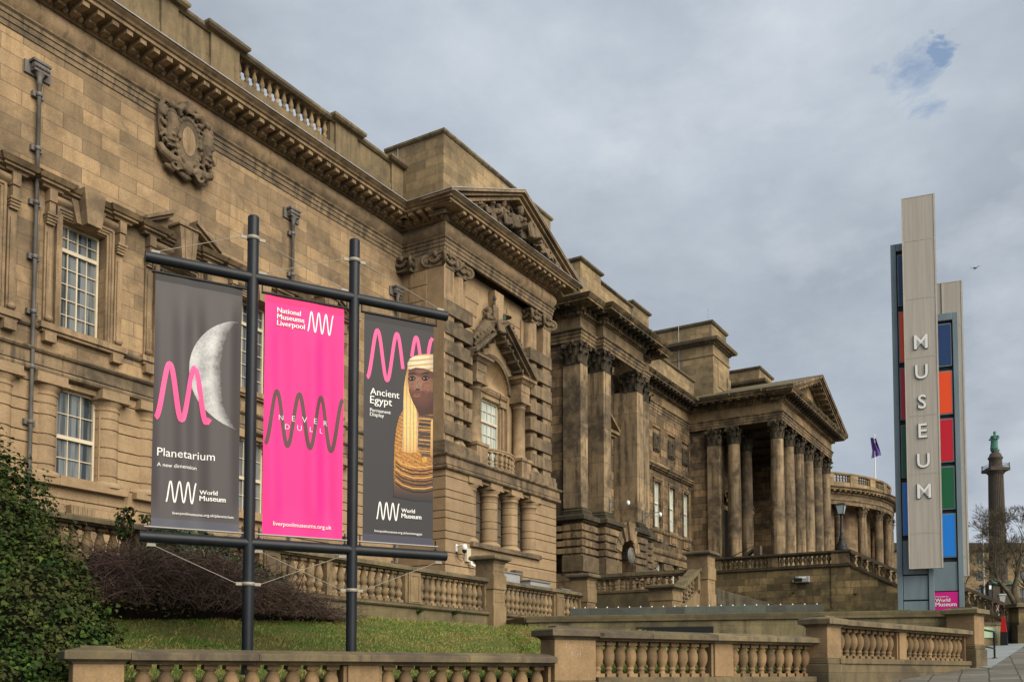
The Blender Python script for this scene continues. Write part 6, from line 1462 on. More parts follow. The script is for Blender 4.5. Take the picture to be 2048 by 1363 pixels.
# local: x along the sign, y away from the street
def sgn(mb): return mb
COL = {'navy': (.014, .042, .135), 'orange': (.78, .075, .010), 'red': (.50, .006, .02), 'green': (.006, .10, .034), 'blue': (.008, .19, .66)}
CM = {k: plain(k + '_tile', v, .28, .45) for k, v in COL.items()}
def frame(u0, u1, yf, ztop, rows, zg, low):
    dp = .30; pw = .15
    b = MB(); b.box(u0, u0 + pw, yf, yf + dp, 2.0, ztop); b.box(u1 - pw, u1, yf, yf + dp, 2.0, ztop); b.box(u0 + pw, u1 - pw, yf, yf + dp, ztop - .22, ztop)
    f = tp(b, 'steel_frame', M['totem'], .01)
    b = MB(); b.box(u0 + pw, u1 - pw, yf + .12, yf + .2, 2.0, ztop - .22); tp(b, 'frame_backing', M['totem_dk'])
    for c, ya, yb in rows:
        b = MB(); b.box(u0 + pw + .03, u1 - pw - .03, yf + .045, yf + .12, tz(yb), tz(ya)); e = tp(b, 'tile_surround', M['totem'])
        b = MB(); b.box(u0 + pw + .06, u1 - pw - .06, yf + .035, yf + .05, tz(yb) + .035, tz(ya) - .035); tp(b, 'coloured_tile', CM[c], 0, None)
    for ya, yb in low:
        b = MB(); b.box(u0 + pw + .015, u1 - pw - .015, yf + .05, yf + .12, tz(yb), tz(ya)); tp(b, 'grey_panel', M['totem'], .006)
frame(-.33, .675, .30, 14.5, [('navy', 505, 608), ('orange', 619, 722), ('red', 732, 837), ('green', 847, 953), ('blue', 962, 1069)], 0, [(1079, 1147), (1150, 1198), (1201, 1290)])
frame(.49, 1.495, .90, 12.4, [('navy', 641, 727), ('orange', 736, 824), ('red', 832, 920), ('green', 928, 1015), ('blue', 1023, 1112)], 0, [(1121, 1179), (1219, 1290)])
def panel(u0, u1, y0, z0, z1, joints):
    b = MB(); e = .045; zz = [z0, *sorted(joints), z1]
    for a, c in zip(zz[:-1], zz[1:]): b.box(u0 + e, u1 - e, y0 + .012, y0 + .16, a + .008, c - .008)
    o = tp(b, 'white_panel', M['whitepan'], .006)
    b = MB(); b.box(u0, u0 + e, y0, y0 + .17, z0, z1); b.box(u1 - e, u1, y0, y0 + .17, z0, z1); b.box(u0 + e, u1 - e, y0 + .005, y0 + .17, z0 - .001, z0 + .02); b.box(u0 + e, u1 - e, y0 + .005, y0 + .17, z1 - .02, z1 + .001)
    for j in joints: b.box(u0 + e, u1 - e, y0 + .006, y0 + .02, j - .014, j + .006)
    tp(b, 'panel_trim', M['panedge']); return o
panel(0, .92, 0, 4.63, 15.73, [tz(y) for y in (490, 605, 721, 836, 951, 1068)])
panel(.62, 1.66, 1.22, 4.48, 13.46, [tz(y) for y in (640, 735, 830, 930, 1020, 1110)])
b = MB(); b.box(1.08, 1.12, 1.20, 1.23, 4.48, 13.46); tp(b, 'panel_seam', M['panedge'])
b = MB(); b.box(.25, .65, .14, .32, 13.4, 13.7); b.box(.25, .65, .14, .32, 5.0, 5.3); b.box(.9, 1.3, 1.18, 1.24, 6, 6.3); tp(b, 'panel_bracket', M['totem_dk'])
LETW = plain('white_letter', (.66, .66, .64), .35, .45)
for ch, y in zip('MUSEUM', (692, 751, 810, 867, 926, 986)):
    t = text_mb(ch, 1.0, .02, .012); xs = [v[0] for v in t.v]; zs = [v[1] for v in t.v]; k = .42 / (max(zs) - min(zs)); cx = (max(xs) + min(xs)) / 2; z0 = min(zs)
    for nm, m_, kk, yy, off in (('letter_edge', M['totem_dk'], 1.0, -.010, .03), ('letter', LETW, 1.0, -.034, .012)):
        t = text_mb(ch, 1.0, .02, off); s = MB(); s.v = [((v[0] - cx) * k * .95 + .455, -v[2] * .5 + yy + .012, (v[1] - z0) * k + tz(y) - .21) for v in t.v]; s.f = t.f; s.sm = t.sm; tp(s, nm, m_)
MAG = plain('magenta_sign', (.52, .004, .20), .4, .4)
b = MB(); b.box(.655, 1.33, .93, 1.02, tz(1217), tz(1181)); ms = tp(b, 'magenta_sign', MAG)
for txt, x, y, wd, bd in (('Welcome to', .70, 1192, .36, .006), ('World', .70, 1201, .41, .014), ('Museum', .70, 1210, .58, .014)):
    t = flat_text(txt, x, tz(y), wd, bold=bd); s = MB(); s.v = [(a, .926 + b_, c) for a, b_, c in t.v]; s.f = t.f; s.sm = t.sm; o = tp(s, 'lettering', LETW, 0, ms)
# ================================================================== FIXTURES ON AND AROUND THE BUILDINGS
def thing(name, loc, label, cat, group=None, rz=0): return empty(name, loc, rz, label, cat, group)
FRZ = atan2(RT.y, RT.x)
# round plaque on a bracket in the arch
r = thing('round_plaque', (45.25, 20.3, 7.62), 'round grey plaque on a black bracket in the blind arch', 'plaque')
s = MB(); s.lathe([(0, -.03), (.40, -.03), (.42, 0), (.40, .03), (0, .03)], n=32); s.xf(Matrix.Rotation(pi / 2, 4, 'X')); 
for rr in (.28, .36): 
    t = MB(); t.tube([(rr * cos(2 * pi * i / 32), -.035, rr * sin(2 * pi * i / 32)) for i in range(33)], .012, 6); s.merge(t)
s.build('disc', plain('pewter_plaque', (.085, .095, .10), .5, .4, c2=(.16, .14, .10), vscale=9), r)
s = MB()
for z in (-.25, .25): s.box(-.45, .05, .05, .9, z - .025, z + .025)
for x in (-.45, -.15): s.box(x - .02, x + .02, .05, .1, -.25, .25)
s.build('bracket', M['black'], r)
# wall cameras
def dome_camera(loc, label, rz=0):
    r = thing('security_camera', loc, label, 'camera', 'wall cameras', rz)
    s = MB(); s.box(-.06, .06, -.03, 0, -.14, .14); s.tube([(0, -.02, .06), (0, -.22, .10), (0, -.36, .08)], .032, 8); s.build('arm', M['white'], r)
    s = MB(); s.lathe([(0, .14), (.08, .13), (.11, .04), (.11, -.06), (.095, -.08)], (0, -.38, -.02), 16); s.build('housing', M['white'], r)
    s = MB(); s.lathe([(.09, -.08), (.09, -.14), (.06, -.2), (0, -.22)], (0, -.38, -.02), 16); s.build('dome', M['black'], r)
    s = MB(); s.tube([(0, -.02, -.12), (.02, -.08, -.42), (.10, -.2, -.52), (.2, -.2, -.46), (.3, -.1, -.3)], .014, 6); s.build('cable', M['black'], r)
dome_camera((30.05, 20.74, 6.35), 'white dome camera on the pedimented bay above the terrace pier')
r = thing('junction_box', (30.75, 20.74, 6.1), 'cream junction box with a small white camera under it beside the dome camera', 'box')
s = MB(); s.box(-.14, .14, -.12, 0, -.22, .3); s.build('case', plain('cream_box', (.52, .47, .34), .5, .3), r, .01); s = MB(); s.tube([(.15, -.1, -.3), (.32, -.3, -.42)], .05, 10); s.box(.1, .2, -.15, 0, -.3, -.1); s.build('bullet_camera', M['white'], r)
def bracket_camera(loc, label):
    r = thing('security_camera', loc, label, 'camera', 'cameras on long brackets'); s = MB()
    s.tube([(0, 0, .12), (0, -1.0, .12)], .022, 6); s.tube([(0, 0, -.25), (0, -.45, .1)], .02, 6); s.tube([(0, 0, .25), (0, -.3, .12)], .02, 6); s.box(-.05, .05, -.02, .02, -.3, .3); s.build('bracket', M['steel'], r)
    s = MB(); s.ball((0, -.98, -.02), .10, 10, 8, (1, 1, 1.3)); s.build('camera_head', M['white'], r)
bracket_camera((43.3, 20.55, 10.0), 'small white camera on a long steel bracket on the middle pilaster')
bracket_camera((47.4, 20.55, 10.0), 'small white camera on a long steel bracket on the last pilaster')
r = thing('security_camera', (49.8, 22.6, 9.6), 'white bullet camera tilted down beside the row of tall windows', 'camera'); s = MB(); s.tube([(0, 0, .1), (.2, -.5, -.25)], .11, 10); s.build('housing', M['white'], r); s = MB(); s.tube([(0, .2, -.3), (.05, -.1, 0)], .04, 6); s.build('arm', M['black'], r)
r = thing('floodlight', (59.86, 15.3, 7.35), 'grey floodlight bolted to the stained podium wall', 'floodlight'); s = MB(); s.box(-.28, 0, -.42, .42, -.2, .18); s.build('case', M['greybox'], r, .03); s = MB(); s.box(-.30, -.28, -.25, .2, .02, .14); s.build('lens', M['white'], r); s = MB(); s.box(-.12, 0, .42, .62, -.16, -.02); s.build('sensor', M['white'], r)
for i, (x, w, z, lb) in enumerate(((30.2, 1.2, 5.25, 'nearest grey cabinet behind the terrace balustrade'), (32.35, 1.5, 5.1, 'widest grey cabinet behind the terrace balustrade'), (34.6, 1.1, 4.95, 'smallest and farthest grey cabinet behind the terrace balustrade'))):
    r = thing('grey_cabinet', (x, 18.7, 3.0), lb, 'cabinet', 'grey cabinets behind the balustrade'); s = MB(); s.box(-w / 2, w / 2, -.35, .35, 0, z - 3); s.build('case', M['greybox'], r, .02); s = MB(); s.box(-w / 2 - .04, w / 2 + .04, -.39, .39, z - 3, z - 2.95); s.build('lid', M['steel'], r); s = MB(); s.box(-w / 2 + .08, w / 2 - .08, -.362, -.35, .2, z - 3.15); s.build('door', M['greybox'], r)
# lamp on the podium pedestal
r = thing('street_lamp', (60.3, 13.06, 9.06), 'black cast iron lamp with a square lantern on the podium corner', 'street lamp')
s = MB(); s.lathe([(.42, 0), (.42, .1), (.34, .14), (.32, .3), (.2, .5), (.14, .62), (.17, .68), (.13, .74), (.085, 1.0), (.10, 1.05), (.07, 1.1), (.055, 2.0), (.09, 2.05), (.06, 2.1), (.12, 2.2)], n=14); s.build('post', M['black'], r)
s = MB(); a, c = .15, .25; s.hexa([(-a, -a, 2.22), (a, -a, 2.22), (a, a, 2.22), (-a, a, 2.22), (-c, -c, 2.75), (c, -c, 2.75), (c, c, 2.75), (-c, c, 2.75)]); s.build('lantern_glass', plain('lantern_glass', (.30, .37, .38), .15, .5), r)
s = MB(); c = .29; s.hexa([(-c, -c, 2.752), (c, -c, 2.752), (c, c, 2.752), (-c, c, 2.752), (-.2, -.2, 2.86), (.2, -.2, 2.86), (.2, .2, 2.86), (-.2, .2, 2.86)]); s.box(-.17, .17, -.17, .17, 2.18, 2.22)
for sx in (-1, 1):
    for sy in (-1, 1): s.tube([(sx * .155, sy * .155, 2.2), (sx * .255, sy * .255, 2.76)], .018, 5)
s.build('lantern_frame', M['black'], r)
# flag on the rotunda
P = LD(36.3, 95.0); r = thing('flagpole', (P.x, P.y, 18.5), 'white flagpole on the round building flying a purple flag', 'flagpole', None, FRZ)
s = MB(); s.tube([(0, 0, 0), (0, 0, 6.7)], [.07, .045], 8); s.ball((0, 0, 6.75), .09, 8, 6); s.build('pole', M['white'], r)
s = MB(); s.grid(16, 12, lambda u, v: ((-.42 + .25 * (1 - v) - .55 * max(0, .35 - v) * 1.2) * (1 - u) + (.04 + .78 * (1 - v) - .3 * max(0, .3 - v)) * u, .30 * sin(u * 8 + v * 2) * (.3 + u * .7) - .05, 6.55 - (1 - v) * (1.75 + .35 * (1 - u) - .12 * u) - .08 * u)); s.build('flag', plain('purple_flag', (.060, .035, .16), .7, .2, c2=(.09, .055, .21), vscale=3), r)
# birds
P = LD(49.3, 100.0); r = empty('seagull', (P.x, P.y, 44.5), FRZ + .3, 'white and grey seagull gliding in the sky beside the totem', 'bird')
s = MB(); s.tube([(-.02, .28, -.02), (0, .12, 0), (0, -.1, 0), (.01, -.26, .02), (.01, -.33, .02)], [.015, .07, .075, .05, .01], 8)
for sx, up in ((1, .30), (-1, -.12)):
    pts = [(0, .12, .03), (0, -.1, .03), (sx * .28, -.14, .10 + up * .5), (sx * .28, .04, .10 + up * .5), (sx * .62, .06, .06 + up), (sx * .62, .14, .05 + up)]
    s.add(pts, [(0, 1, 2, 3), (3, 2, 4, 5)]); s.add([(a, b_, c - .02) for a, b_, c in pts], [(0, 3, 2, 1), (3, 5, 4, 2)])
s.build('body', plain('gull_feathers', (.50, .50, .50), .7, .2, c2=(.16, .165, .17), vscale=2.5), r)
r = empty('pigeon', (33.15, 20.98, 17.02), .6, 'dark grey pigeon perched on top of the niche sculpture', 'bird')
s = MB(); s.tube([(-.22, 0, -.02), (-.1, 0, .06), (.02, 0, .12), (.10, 0, .2)], [.02, .075, .09, .045], 8); s.ball((.12, 0, .26), .045, 8, 6); s.tube([(.15, 0, .26), (.19, 0, .25)], [.014, .004], 5); s.tube([(0, .03, .04), (0, .03, -.06)], .01, 4); s.tube([(0, -.03, .04), (0, -.03, -.06)], .01, 4)
s.build('body', plain('pigeon_feathers', (.05, .055, .07), .6, .3, var=.4, vscale=12), r)

# ================================================================== PLAZA FURNITURE AT THE RIGHT
def gl(lat, d, dz=0): return LD(lat, d, gz(lat, d) + dz)
r = thing('handrail', gl(15.0, 29.85), 'black tubular handrail beside the paved ramp', 'handrail'); p0_ = gl(15.0, 29.85); q = lambda lat, d, z: LD(lat, d, z) - p0_
zt_ = 2.87
s = MB(); s.tube([q(15.0, 29.85, p0_.z - .02), q(15.0, 29.85, zt_ - .08), q(14.97, 29.80, zt_ - .02), q(14.9, 29.7, zt_), q(12.6, 26.6, zt_)], .03, 10); s.build('top_rail', M['black'], r)
s = MB(); s.tube([q(15.0, 29.85, zt_ - .52), q(13.2, 27.4, zt_ - .47)], .026, 8); s.build('lower_rail', M['black'], r); s = MB(); s.lathe([(.09, 0), (.09, .02), (.04, .04)], n=12); s.build('foot_plate', M['black'], r)
A = LD(18.6, 39.3); B2 = LD(20.35, 39.9); ax, ln = along(A, B2); z0 = gz(19.5, 39.6)
r = thing('planter_wall', A + Vector((0, 0, z0 - .4)), 'low stone planter wall behind the handrail', 'wall', None, atan2(ax.y, ax.x)); s = MB(); s.box(-1.5, ln, 0, .4, 0, 1.3); s.build('wall_face', M['retain'], r); s = MB(); s.box(-1.5, ln + .03, -.04, .44, 1.3, 1.40); s.build('wall_coping', M['terrace_base'], r)
r = thing('green_sign', A + Vector((0, 0, z0)) - Vector((0, 0, 0)), 'pale green information sign fixed along the low planter wall', 'sign', None, atan2(ax.y, ax.x)); s = MB(); s.box(-.9, ln - .28, -.08, -.04, .36, .80); s.build('board', plain('pale_green_board', (.30, .38, .26), .6, .25, c2=(.24, .33, .21), vscale=6), r)
s = text_mb('Flower Meadow', .19, .002, 0); s.xf(Matrix.Translation((-.85, -.083, .64)) @ Matrix.Rotation(pi / 2, 4, 'X')); s.build('lettering', plain('green_print', (.10, .16, .07), .6, .2), r)
P = gl(20.25, 39.5); r = thing('bollard', P, 'tapered bollard with a red top and a black foot', 'bollard'); s = MB(); s.hexa([(-.14, -.14, 0), (.16, -.14, 0), (.16, .14, 0), (-.14, .14, 0), (-.14, -.12, .56), (.11, -.12, .56), (.11, .12, .56), (-.14, .12, .56)]); s.build('foot', M['black'], r); s = MB(); s.hexa([(-.14, -.12, .56), (.11, -.12, .56), (.11, .12, .56), (-.14, .12, .56), (-.16, -.05, 1.20), (-.07, -.05, 1.20), (-.07, .05, 1.20), (-.16, .05, 1.20)]); s.build('red_top', plain('red_bollard_paint', (.42, .008, .010), .45, .4), r)
P = gl(21.9, 41.0); r = thing('gate_pier', P, 'dark weathered stone pier at the right edge of the street', 'pier', None, FRZ); s = MB(); s.box(-.55, .55, -.5, .5, -.2, .75); s.box(-.45, .0, -.42, .42, .75, 1.5); s.box(.0, .5, -.40, .42, .75, 1.5); s.build('shaft', M['podium'], r, .02); s = MB(); s.box(-.6, .65, -.55, .55, 1.5, 1.58); s.box(-.55, .6, -.5, .5, 1.58, 1.68); s.build('cap', M['coping'], r, .02); s = MB(); s.box(-.03, .16, -.44, -.42, .95, 1.25); s.build('plate', M['steel'], r)
P = gl(20.95, 41.2); r = thing('black_planter', P + Vector((0, 0, .75)), 'small black box behind the red bollard', 'box', None, FRZ); s = MB(); s.box(-.4, .35, -.2, .2, -.7, .15); s.box(-.42, .37, -.22, .22, .15, .19); s.build('case', M['black'], r, .01)
# small sign with crossed red tape among the stair balusters
P = LD(25.6, 50.5); r = thing('crossed_tape', (P.x, P.y, 5.0), 'small red and white crossed tape on a stake below the stair', 'tape', None, FRZ); s = MB()
for sx in (-1, 1): s.hexa([(-sx * .07 - .02, 0, -.17), (-sx * .07 + .02, 0, -.17), (-sx * .07 + .02, .01, -.17), (-sx * .07 - .02, .01, -.17), (sx * .08 - .02, 0, .15), (sx * .08 + .02, 0, .15), (sx * .08 + .02, .01, .15), (sx * .08 - .02, .01, .15)])
s.build('tape', plain('red_white_tape', (.30, .04, .04), .5, .3, c2=(.34, .32, .30), vscale=7), r); s = MB(); s.tube([(0, .02, -1.6), (0, .02, -.1)], .012, 5); s.build('stake', M['black'], r)

# ================================================================== PLANTS
def leaf_cloud(b, ells, n, size, R, core=None, flat=.55, shape='ivy'):
    """leaves standing on lumpy ellipsoids given as (centre, radii)"""
    wts = [e[1][0] * e[1][2] + e[1][1] * e[1][2] for e in ells]; tot = sum(wts)
    for (c, rad), wt in zip(ells, wts):
        for i in range(int(n * wt / tot)):
            z = R.uniform(-1, 1); a = R.uniform(0, 2 * pi); k = sqrt(1 - z * z); nrm = Vector((k * cos(a), k * sin(a), z))
            nz_ = mnoise.noise(Vector((nrm.x * 2.1 + c[0], nrm.y * 2.1 + c[1], nrm.z * 2.1 + c[2]))) * .20 + mnoise.noise(nrm * 5 + Vector(c)) * .12
            rr = (1 + nz_) * (R.uniform(.80, 1.03) if R.random() < .85 else R.uniform(1.0, 1.10)); p = Vector(c) + Vector((nrm.x * rad[0], nrm.y * rad[1], nrm.z * rad[2])) * rr
            if any(e is not None and e[0] != c and sum(((p[q] - e[0][q]) / (e[1][q] * .78)) ** 2 for q in range(3)) < 1 for e in ells): continue
            nn = (nrm + Vector((R.gauss(0, flat), R.gauss(0, flat), R.gauss(0, flat) + .25))).normalized(); t = nn.orthogonal().normalized(); t.rotate(Matrix.Rotation(R.uniform(0, 2 * pi), 3, nn)); s_ = nn.cross(t); s0 = size * R.uniform(.6, 1.25)
            if shape == 'ivy':
                b.add([p - t * s0 * .5, p - t * s0 * .25 + s_ * s0 * .52 - nn * s0 * .12, p + t * s0 * .12 + s_ * s0 * .25, p + t * s0 * .72 - nn * s0 * .10, p + t * s0 * .12 - s_ * s0 * .25, p - t * s0 * .25 - s_ * s0 * .52 - nn * s0 * .12], [(0, 1, 2), (0, 2, 3), (0, 3, 4), (0, 4, 5)])
            else: b.add([p - t * s0 * .5, p + s_ * s0 * .25, p + t * s0 * .6, p - s_ * s0 * .25], [(0, 1, 2, 3)])
def leafmat(name, stops, gloss=.65):
    g = G(name); ge = g.n('ShaderNodeNewGeometry'); f = g.noise(g.vec(), 1.5, 4, .6)
    c = g.mix(g.ramp(f, [(.35, 0), (.65, .6)]), g.ramp(ge.outputs['Random Per Island'], stops), stops[-1][1]); return g.done(c, gloss, .14)
IVY = leafmat('ivy_leaf', [(0, (.005, .019, .004)), (.6, (.012, .042, .006)), (.88, (.026, .070, .009)), (.97, (.060, .110, .015)), (1, (.07, .055, .02))], .75)
CORE = plain('painted_shade_core', (.012, .013, .007), .95, .05, var=.4)  # near-black filler; the shade among the leaves is put into its colour
R = random.Random(11)
def world_ells(L_): return [((RT * l + FW * d)[0], (RT * l + FW * d)[1], z) for l, d, z in L_]
E1 = [((-8.8, 14.9, 2.5), (1.7, 1.5, 2.75)), ((-7.95, 14.3, 2.4), (1.1, 1.2, 2.55)), ((-7.15, 14.2, 1.6), (1.05, 1.2, 2.2)), ((-6.62, 14.3, 1.3), (.80, .9, 1.75)), ((-7.3, 13.2, .7), (1.0, .8, 1.6)), ((-6.5, 13.9, .7), (.55, .8, 1.1))]
ells = [((RT * l + FW * d).x, (RT * l + FW * d).y, z) for (l, d, z), _ in E1]; ells = [(c, (rr[0], rr[0], rr[2])) for c, (_, rr) in zip(ells, E1)]
P0 = Vector((ells[1][0][0], ells[1][0][1], 0)); r = empty('ivy_bush', P0, 0, 'dense dark green ivy bush filling the lower left corner', 'bush')
loc = [((c[0] - P0.x, c[1] - P0.y, c[2]), rr) for c, rr in ells]
b = MB(); leaf_cloud(b, loc, 80000, .058, R); leaf_cloud(b, loc, 9000, .09, R); b.build('foliage', IVY, r)
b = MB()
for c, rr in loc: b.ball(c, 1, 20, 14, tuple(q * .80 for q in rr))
b.build('inner_shade_core', CORE, r)  # added dark core behind the ivy leaves, inner shade as colour
# ivy on the terrace balustrade
r = empty('climbing_ivy', (14.2, 16.6, 3.6), 0, 'glossy ivy climbing over the upper terrace balustrade behind the banner stand', 'ivy')
b = MB(); leaf_cloud(b, [((-.9, 0, .25), (.75, .25, .5)), ((.2, .05, .45), (1.0, .25, .5)), ((1.2, -.05, .2), (.8, .25, .45)), ((2.1, -.05, -.1), (.7, .25, .45)), ((-.2, .1, .95), (.9, .3, .14))], 3600, .10, R); b.build('foliage', leafmat('climbing_ivy_leaf', [(0, (.014, .036, .014)), (.6, (.030, .070, .024)), (1, (.060, .105, .045))], .35), r)
b = MB()
for i in range(14):
    x = R.uniform(-1.6, 2.2); pts = [Vector((x + R.uniform(-.2, .2) * k, -.05 - .03 * k, -.9 + .38 * k)) for k in range(5)]; b.tube(pts, .012, 4)
for x in (-2.3, -2.15): b.tube([(x, -.2, -.3), (x + .1, -.25, .4), (x + .2, -.22, 1.0), (x + .35, -.3, 1.25)], .01, 4)
b.build('stem', plain('ivy_stem', (.07, .05, .035), .9, .1), r)
b = MB(); leaf_cloud(b, [((-2.05, -.25, .95), (.22, .1, .35)), ((-1.2, -.2, 1.12), (.5, .15, .1))], 260, .09, R); b.build('foliage', IVY, r)
# bare bramble thicket
r = empty('bramble_thicket', (14.0, 15.9, 2.8), 0, 'tangled bare brown bramble thicket in front of the terrace wall', 'shrub')
b = MB(); R = random.Random(5)
def hump(x): return max(.12, (1.25 if x < .2 else 1.25 - .30 * (x - .2)) * min(1, (x + 3.3) / .9) ** .5 * (1 if x < 2.4 else max(.2, 1 - (x - 2.4) * .7))) + .18 * mnoise.noise(Vector((x * 1.7, 0, 2)))
for i in range(6500):
    x = R.uniform(-3.2, 3.7); hh = hump(x); y0 = R.uniform(-.75, .75); z = R.uniform(0, 1) ** .55 * hh * R.uniform(.85, 1.15) * (1 - .35 * abs(y0)); p = Vector((x, y0, z)); a = R.choice((0, pi)) + R.gauss(0, .7); el = R.gauss(.25, .5); ln = R.uniform(.35, 1.25); d = Vector((cos(a) * cos(el), sin(a) * cos(el) * .7 - .15, sin(el))); pts = [p]; w = R.uniform(.003, .0065) * (2 if R.random() < .06 else 1)
    n_ = 6
    for k in range(n_):
        d = (d + Vector((R.gauss(0, .16), R.gauss(0, .14), -.17 + R.gauss(0, .10)))).normalized(); q = pts[-1] + d * ln / n_
        if q.z < .02: break
        pts.append(q)
    if len(pts) > 2: b.tube(pts, [w * (1 - .6 * k / len(pts)) for k in range(len(pts))], 3, False, False)
b.build('twigs', (lambda g: g.done(g.ramp(g.n('ShaderNodeNewGeometry').outputs['Random Per Island'], [(0, (.040, .025, .020)), (.6, (.095, .060, .048)), (1, (.19, .135, .115))]), .85, .15))(G('bramble_twig')), r)
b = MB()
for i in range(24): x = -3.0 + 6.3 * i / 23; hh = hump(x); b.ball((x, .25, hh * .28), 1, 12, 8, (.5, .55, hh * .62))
b.build('light_block_core', plain('bramble_block_core', (.020, .015, .012), .95, .05, var=.5, vscale=9), r)  # dark inner lumps added to block light passing through the twigs
b = MB(); leaf_cloud(b, [((1.6, -.55, .25), (1.5, .3, .3)), ((-1.6, -.5, .3), (1.2, .3, .4))], 420, .06, R); b.build('foliage', leafmat('bramble_leaf', [(0, (.03, .05, .015)), (1, (.09, .08, .03))]), r)
# plants in the bed at the right and tufts on the walls
def stalks(name, loc, label, cat, spec, mats, group=None):
    r = empty(name, loc, FRZ, label, cat, group); b = MB()
    for (x0, x1, y0, y1, h0, h1, n_) in spec:
        for i in range(n_):
            p = Vector((R.uniform(x0, x1), R.uniform(y0, y1), 0)); h = R.uniform(h0, h1); dx = R.gauss(0, .12); b.tube([p, p + Vector((dx * .4, R.gauss(0, .05), h * .6)), p + Vector((dx, R.gauss(0, .08), h))], [.010, .008, .004], 3, False, False)
            for k in range(2): q = p + Vector((dx, 0, h)) * R.uniform(.4, 1); b.tube([q, q + Vector((R.gauss(0, .12), R.gauss(0, .1), R.uniform(.02, .16)))], [.006, .003], 3, False, False)
    b.build('stem', mats, r); return r
P = gl(19.6, 41.0); stalks('dead_flower_stems', P + Vector((0, 0, .85)), 'dry brown flower stems standing in the planter bed', 'plant', [(-1.6, .9, -.5, .8, .35, 1.05, 220), (-.9, -.5, -.4, .1, .5, 1.0, 60)], plain('dry_stem', (.11, .075, .042), .9, .1, c2=(.05, .035, .022), vscale=8))
P = gl(19.4, 42.2); r = empty('dark_shrub', P + Vector((0, 0, .9)), 0, 'small dark evergreen shrub behind the tall pier below the totem', 'shrub'); b = MB(); leaf_cloud(b, [((-.1, 0, .5), (.55, .5, .95)), ((.35, .2, .3), (.45, .4, .65))], 3000, .10, R, shape='q'); b.build('foliage', leafmat('dark_shrub_leaf', [(0, (.008, .018, .008)), (1, (.025, .042, .016))]), r); b = MB(); b.ball((0, 0, .4), 1, 12, 8, (.42, .38, .72)); b.build('inner_shade_core', CORE, r)  # the shrub's dark core also carries inner shade as colour
SG = 'dry stems along the retaining walls'
P = LD(12.4, 36.0); stalks('dead_flower_stems', (P.x, P.y, 3.40), 'thin dry stems in front of the stained podium wall', 'plant', [(-3.2, 2.0, -.6, .6, .15, .75, 240)], plain('thin_dry_stem', (.085, .062, .035), .9, .1), SG)
stalks('dead_flower_stems', (28.3, 16.2, 3.05), 'thin dry stems at the foot of the terrace balustrade', 'plant', [(-1.8, 1.8, -.2, .3, .10, .55, 90)], plain('foot_dry_stem', (.10, .065, .035), .9, .1), SG)
FG = leafmat('fern_leaf', [(0, (.03, .06, .012)), (1, (.08, .12, .03))])
for i, (p, lb) in enumerate((((59.82, 15.9, 6.45), 'fern tuft growing below the floodlight'), ((59.8, 12.2, 6.2), 'fern tuft growing on the stair flank right of the pedestal'), ((24.2, 16.75, 3.35), 'green weed tuft at the foot of the terrace wall'), ((22.4, 16.78, 3.3), 'smaller weed tuft left of its neighbour at the terrace foot'))):
    r = empty('weed_tuft', p, 0, lb, 'plant', 'green tufts rooted in the walls'); b = MB()
    for k in range(26): a = R.uniform(0, 2 * pi); h = R.uniform(.12, .30); d = Vector((cos(a) * .6 - (.5 if p[0] > 50 else 0), sin(a) * .6 - (.4 if p[0] < 50 else 0), .6)); s_ = d.cross(Vector((0, 0, 1))).normalized() * .035; b.add([(0, 0, 0), tuple(d * h * .5 + s_), tuple(d * h), tuple(d * h * .5 - s_)], [(0, 1, 2, 3)])
    b.build('foliage', FG, r)

# ================================================================== FAR END OF THE STREET
# column monument
P = LD(117.0, 230.0); GZ = gz(115.7, 230) - .5
COLST = stone('monument_stone', (.085, .069, .054), (.05, .041, .033), amount=.6, streak=1.0)
r = empty('column_monument', (P.x, P.y, GZ), FRZ, 'tall fluted stone column with a gallery near its top', 'monument')
zz = lambda y: 1.6 + 230 * math.tan(math.atan((HZ - F * math.tan(PITCH) - y) / F) + PITCH) - GZ
s = MB(); s.box(-4.2, 4.2, -4.2, 4.2, 0, zz(1197)); s.box(-2.9, 2.9, -2.9, 2.9, zz(1197), zz(1171)); s.box(-3.2, 3.2, -3.2, 3.2, zz(1171), zz(1167)); s.build('pedestal', COLST, r)
pr_ = []
for i in range(96): a = 2 * pi * i / 96; pr_.append((cos(a) * (1 - .06 * (i % 4 == 2)), sin(a) * (1 - .06 * (i % 4 == 2))))
s = MB(); n_ = 96; r0, r1 = 2.05, 1.68; s.add([(x * r0, y * r0, zz(1160)) for x, y in pr_] + [(x * r1, y * r1, zz(949)) for x, y in pr_], [(i, (i + 1) % n_, n_ + (i + 1) % n_, n_ + i) for i in range(n_)]); s.lathe([(2.6, zz(1167)), (2.6, zz(1163)), (2.2, zz(1160))], n=24); s.build('shaft', COLST, r)
s = MB(); s.lathe([(1.68, zz(949)), (2.2, zz(944)), (2.35, zz(938)), (2.35, zz(936)), (1.6, zz(935)), (1.5, zz(930)), (1.45, zz(919)), (1.7, zz(917)), (1.7, zz(915)), (1.5, zz(913)), (1.2, zz(907)), (.8, zz(904)), (.85, zz(902)), (0, zz(902))], n=24); s.box(-2.35, 2.35, -2.35, 2.35, zz(943), zz(937)); s.build('gallery', COLST, r)
s = MB()
for a, c in ((-1, -1), (1, -1), (1, 1), (-1, 1)): s.tube([(a * 2.2, c * 2.2, zz(937)), (a * 2.2, c * 2.2, zz(928))], .12, 5)
for h in (933, 930): s.tube([(-2.2, -2.2, zz(h)), (2.2, -2.2, zz(h)), (2.2, 2.2, zz(h)), (-2.2, 2.2, zz(h)), (-2.2, -2.2, zz(h))], .05, 4)
s.build('railing', M['black'], r)
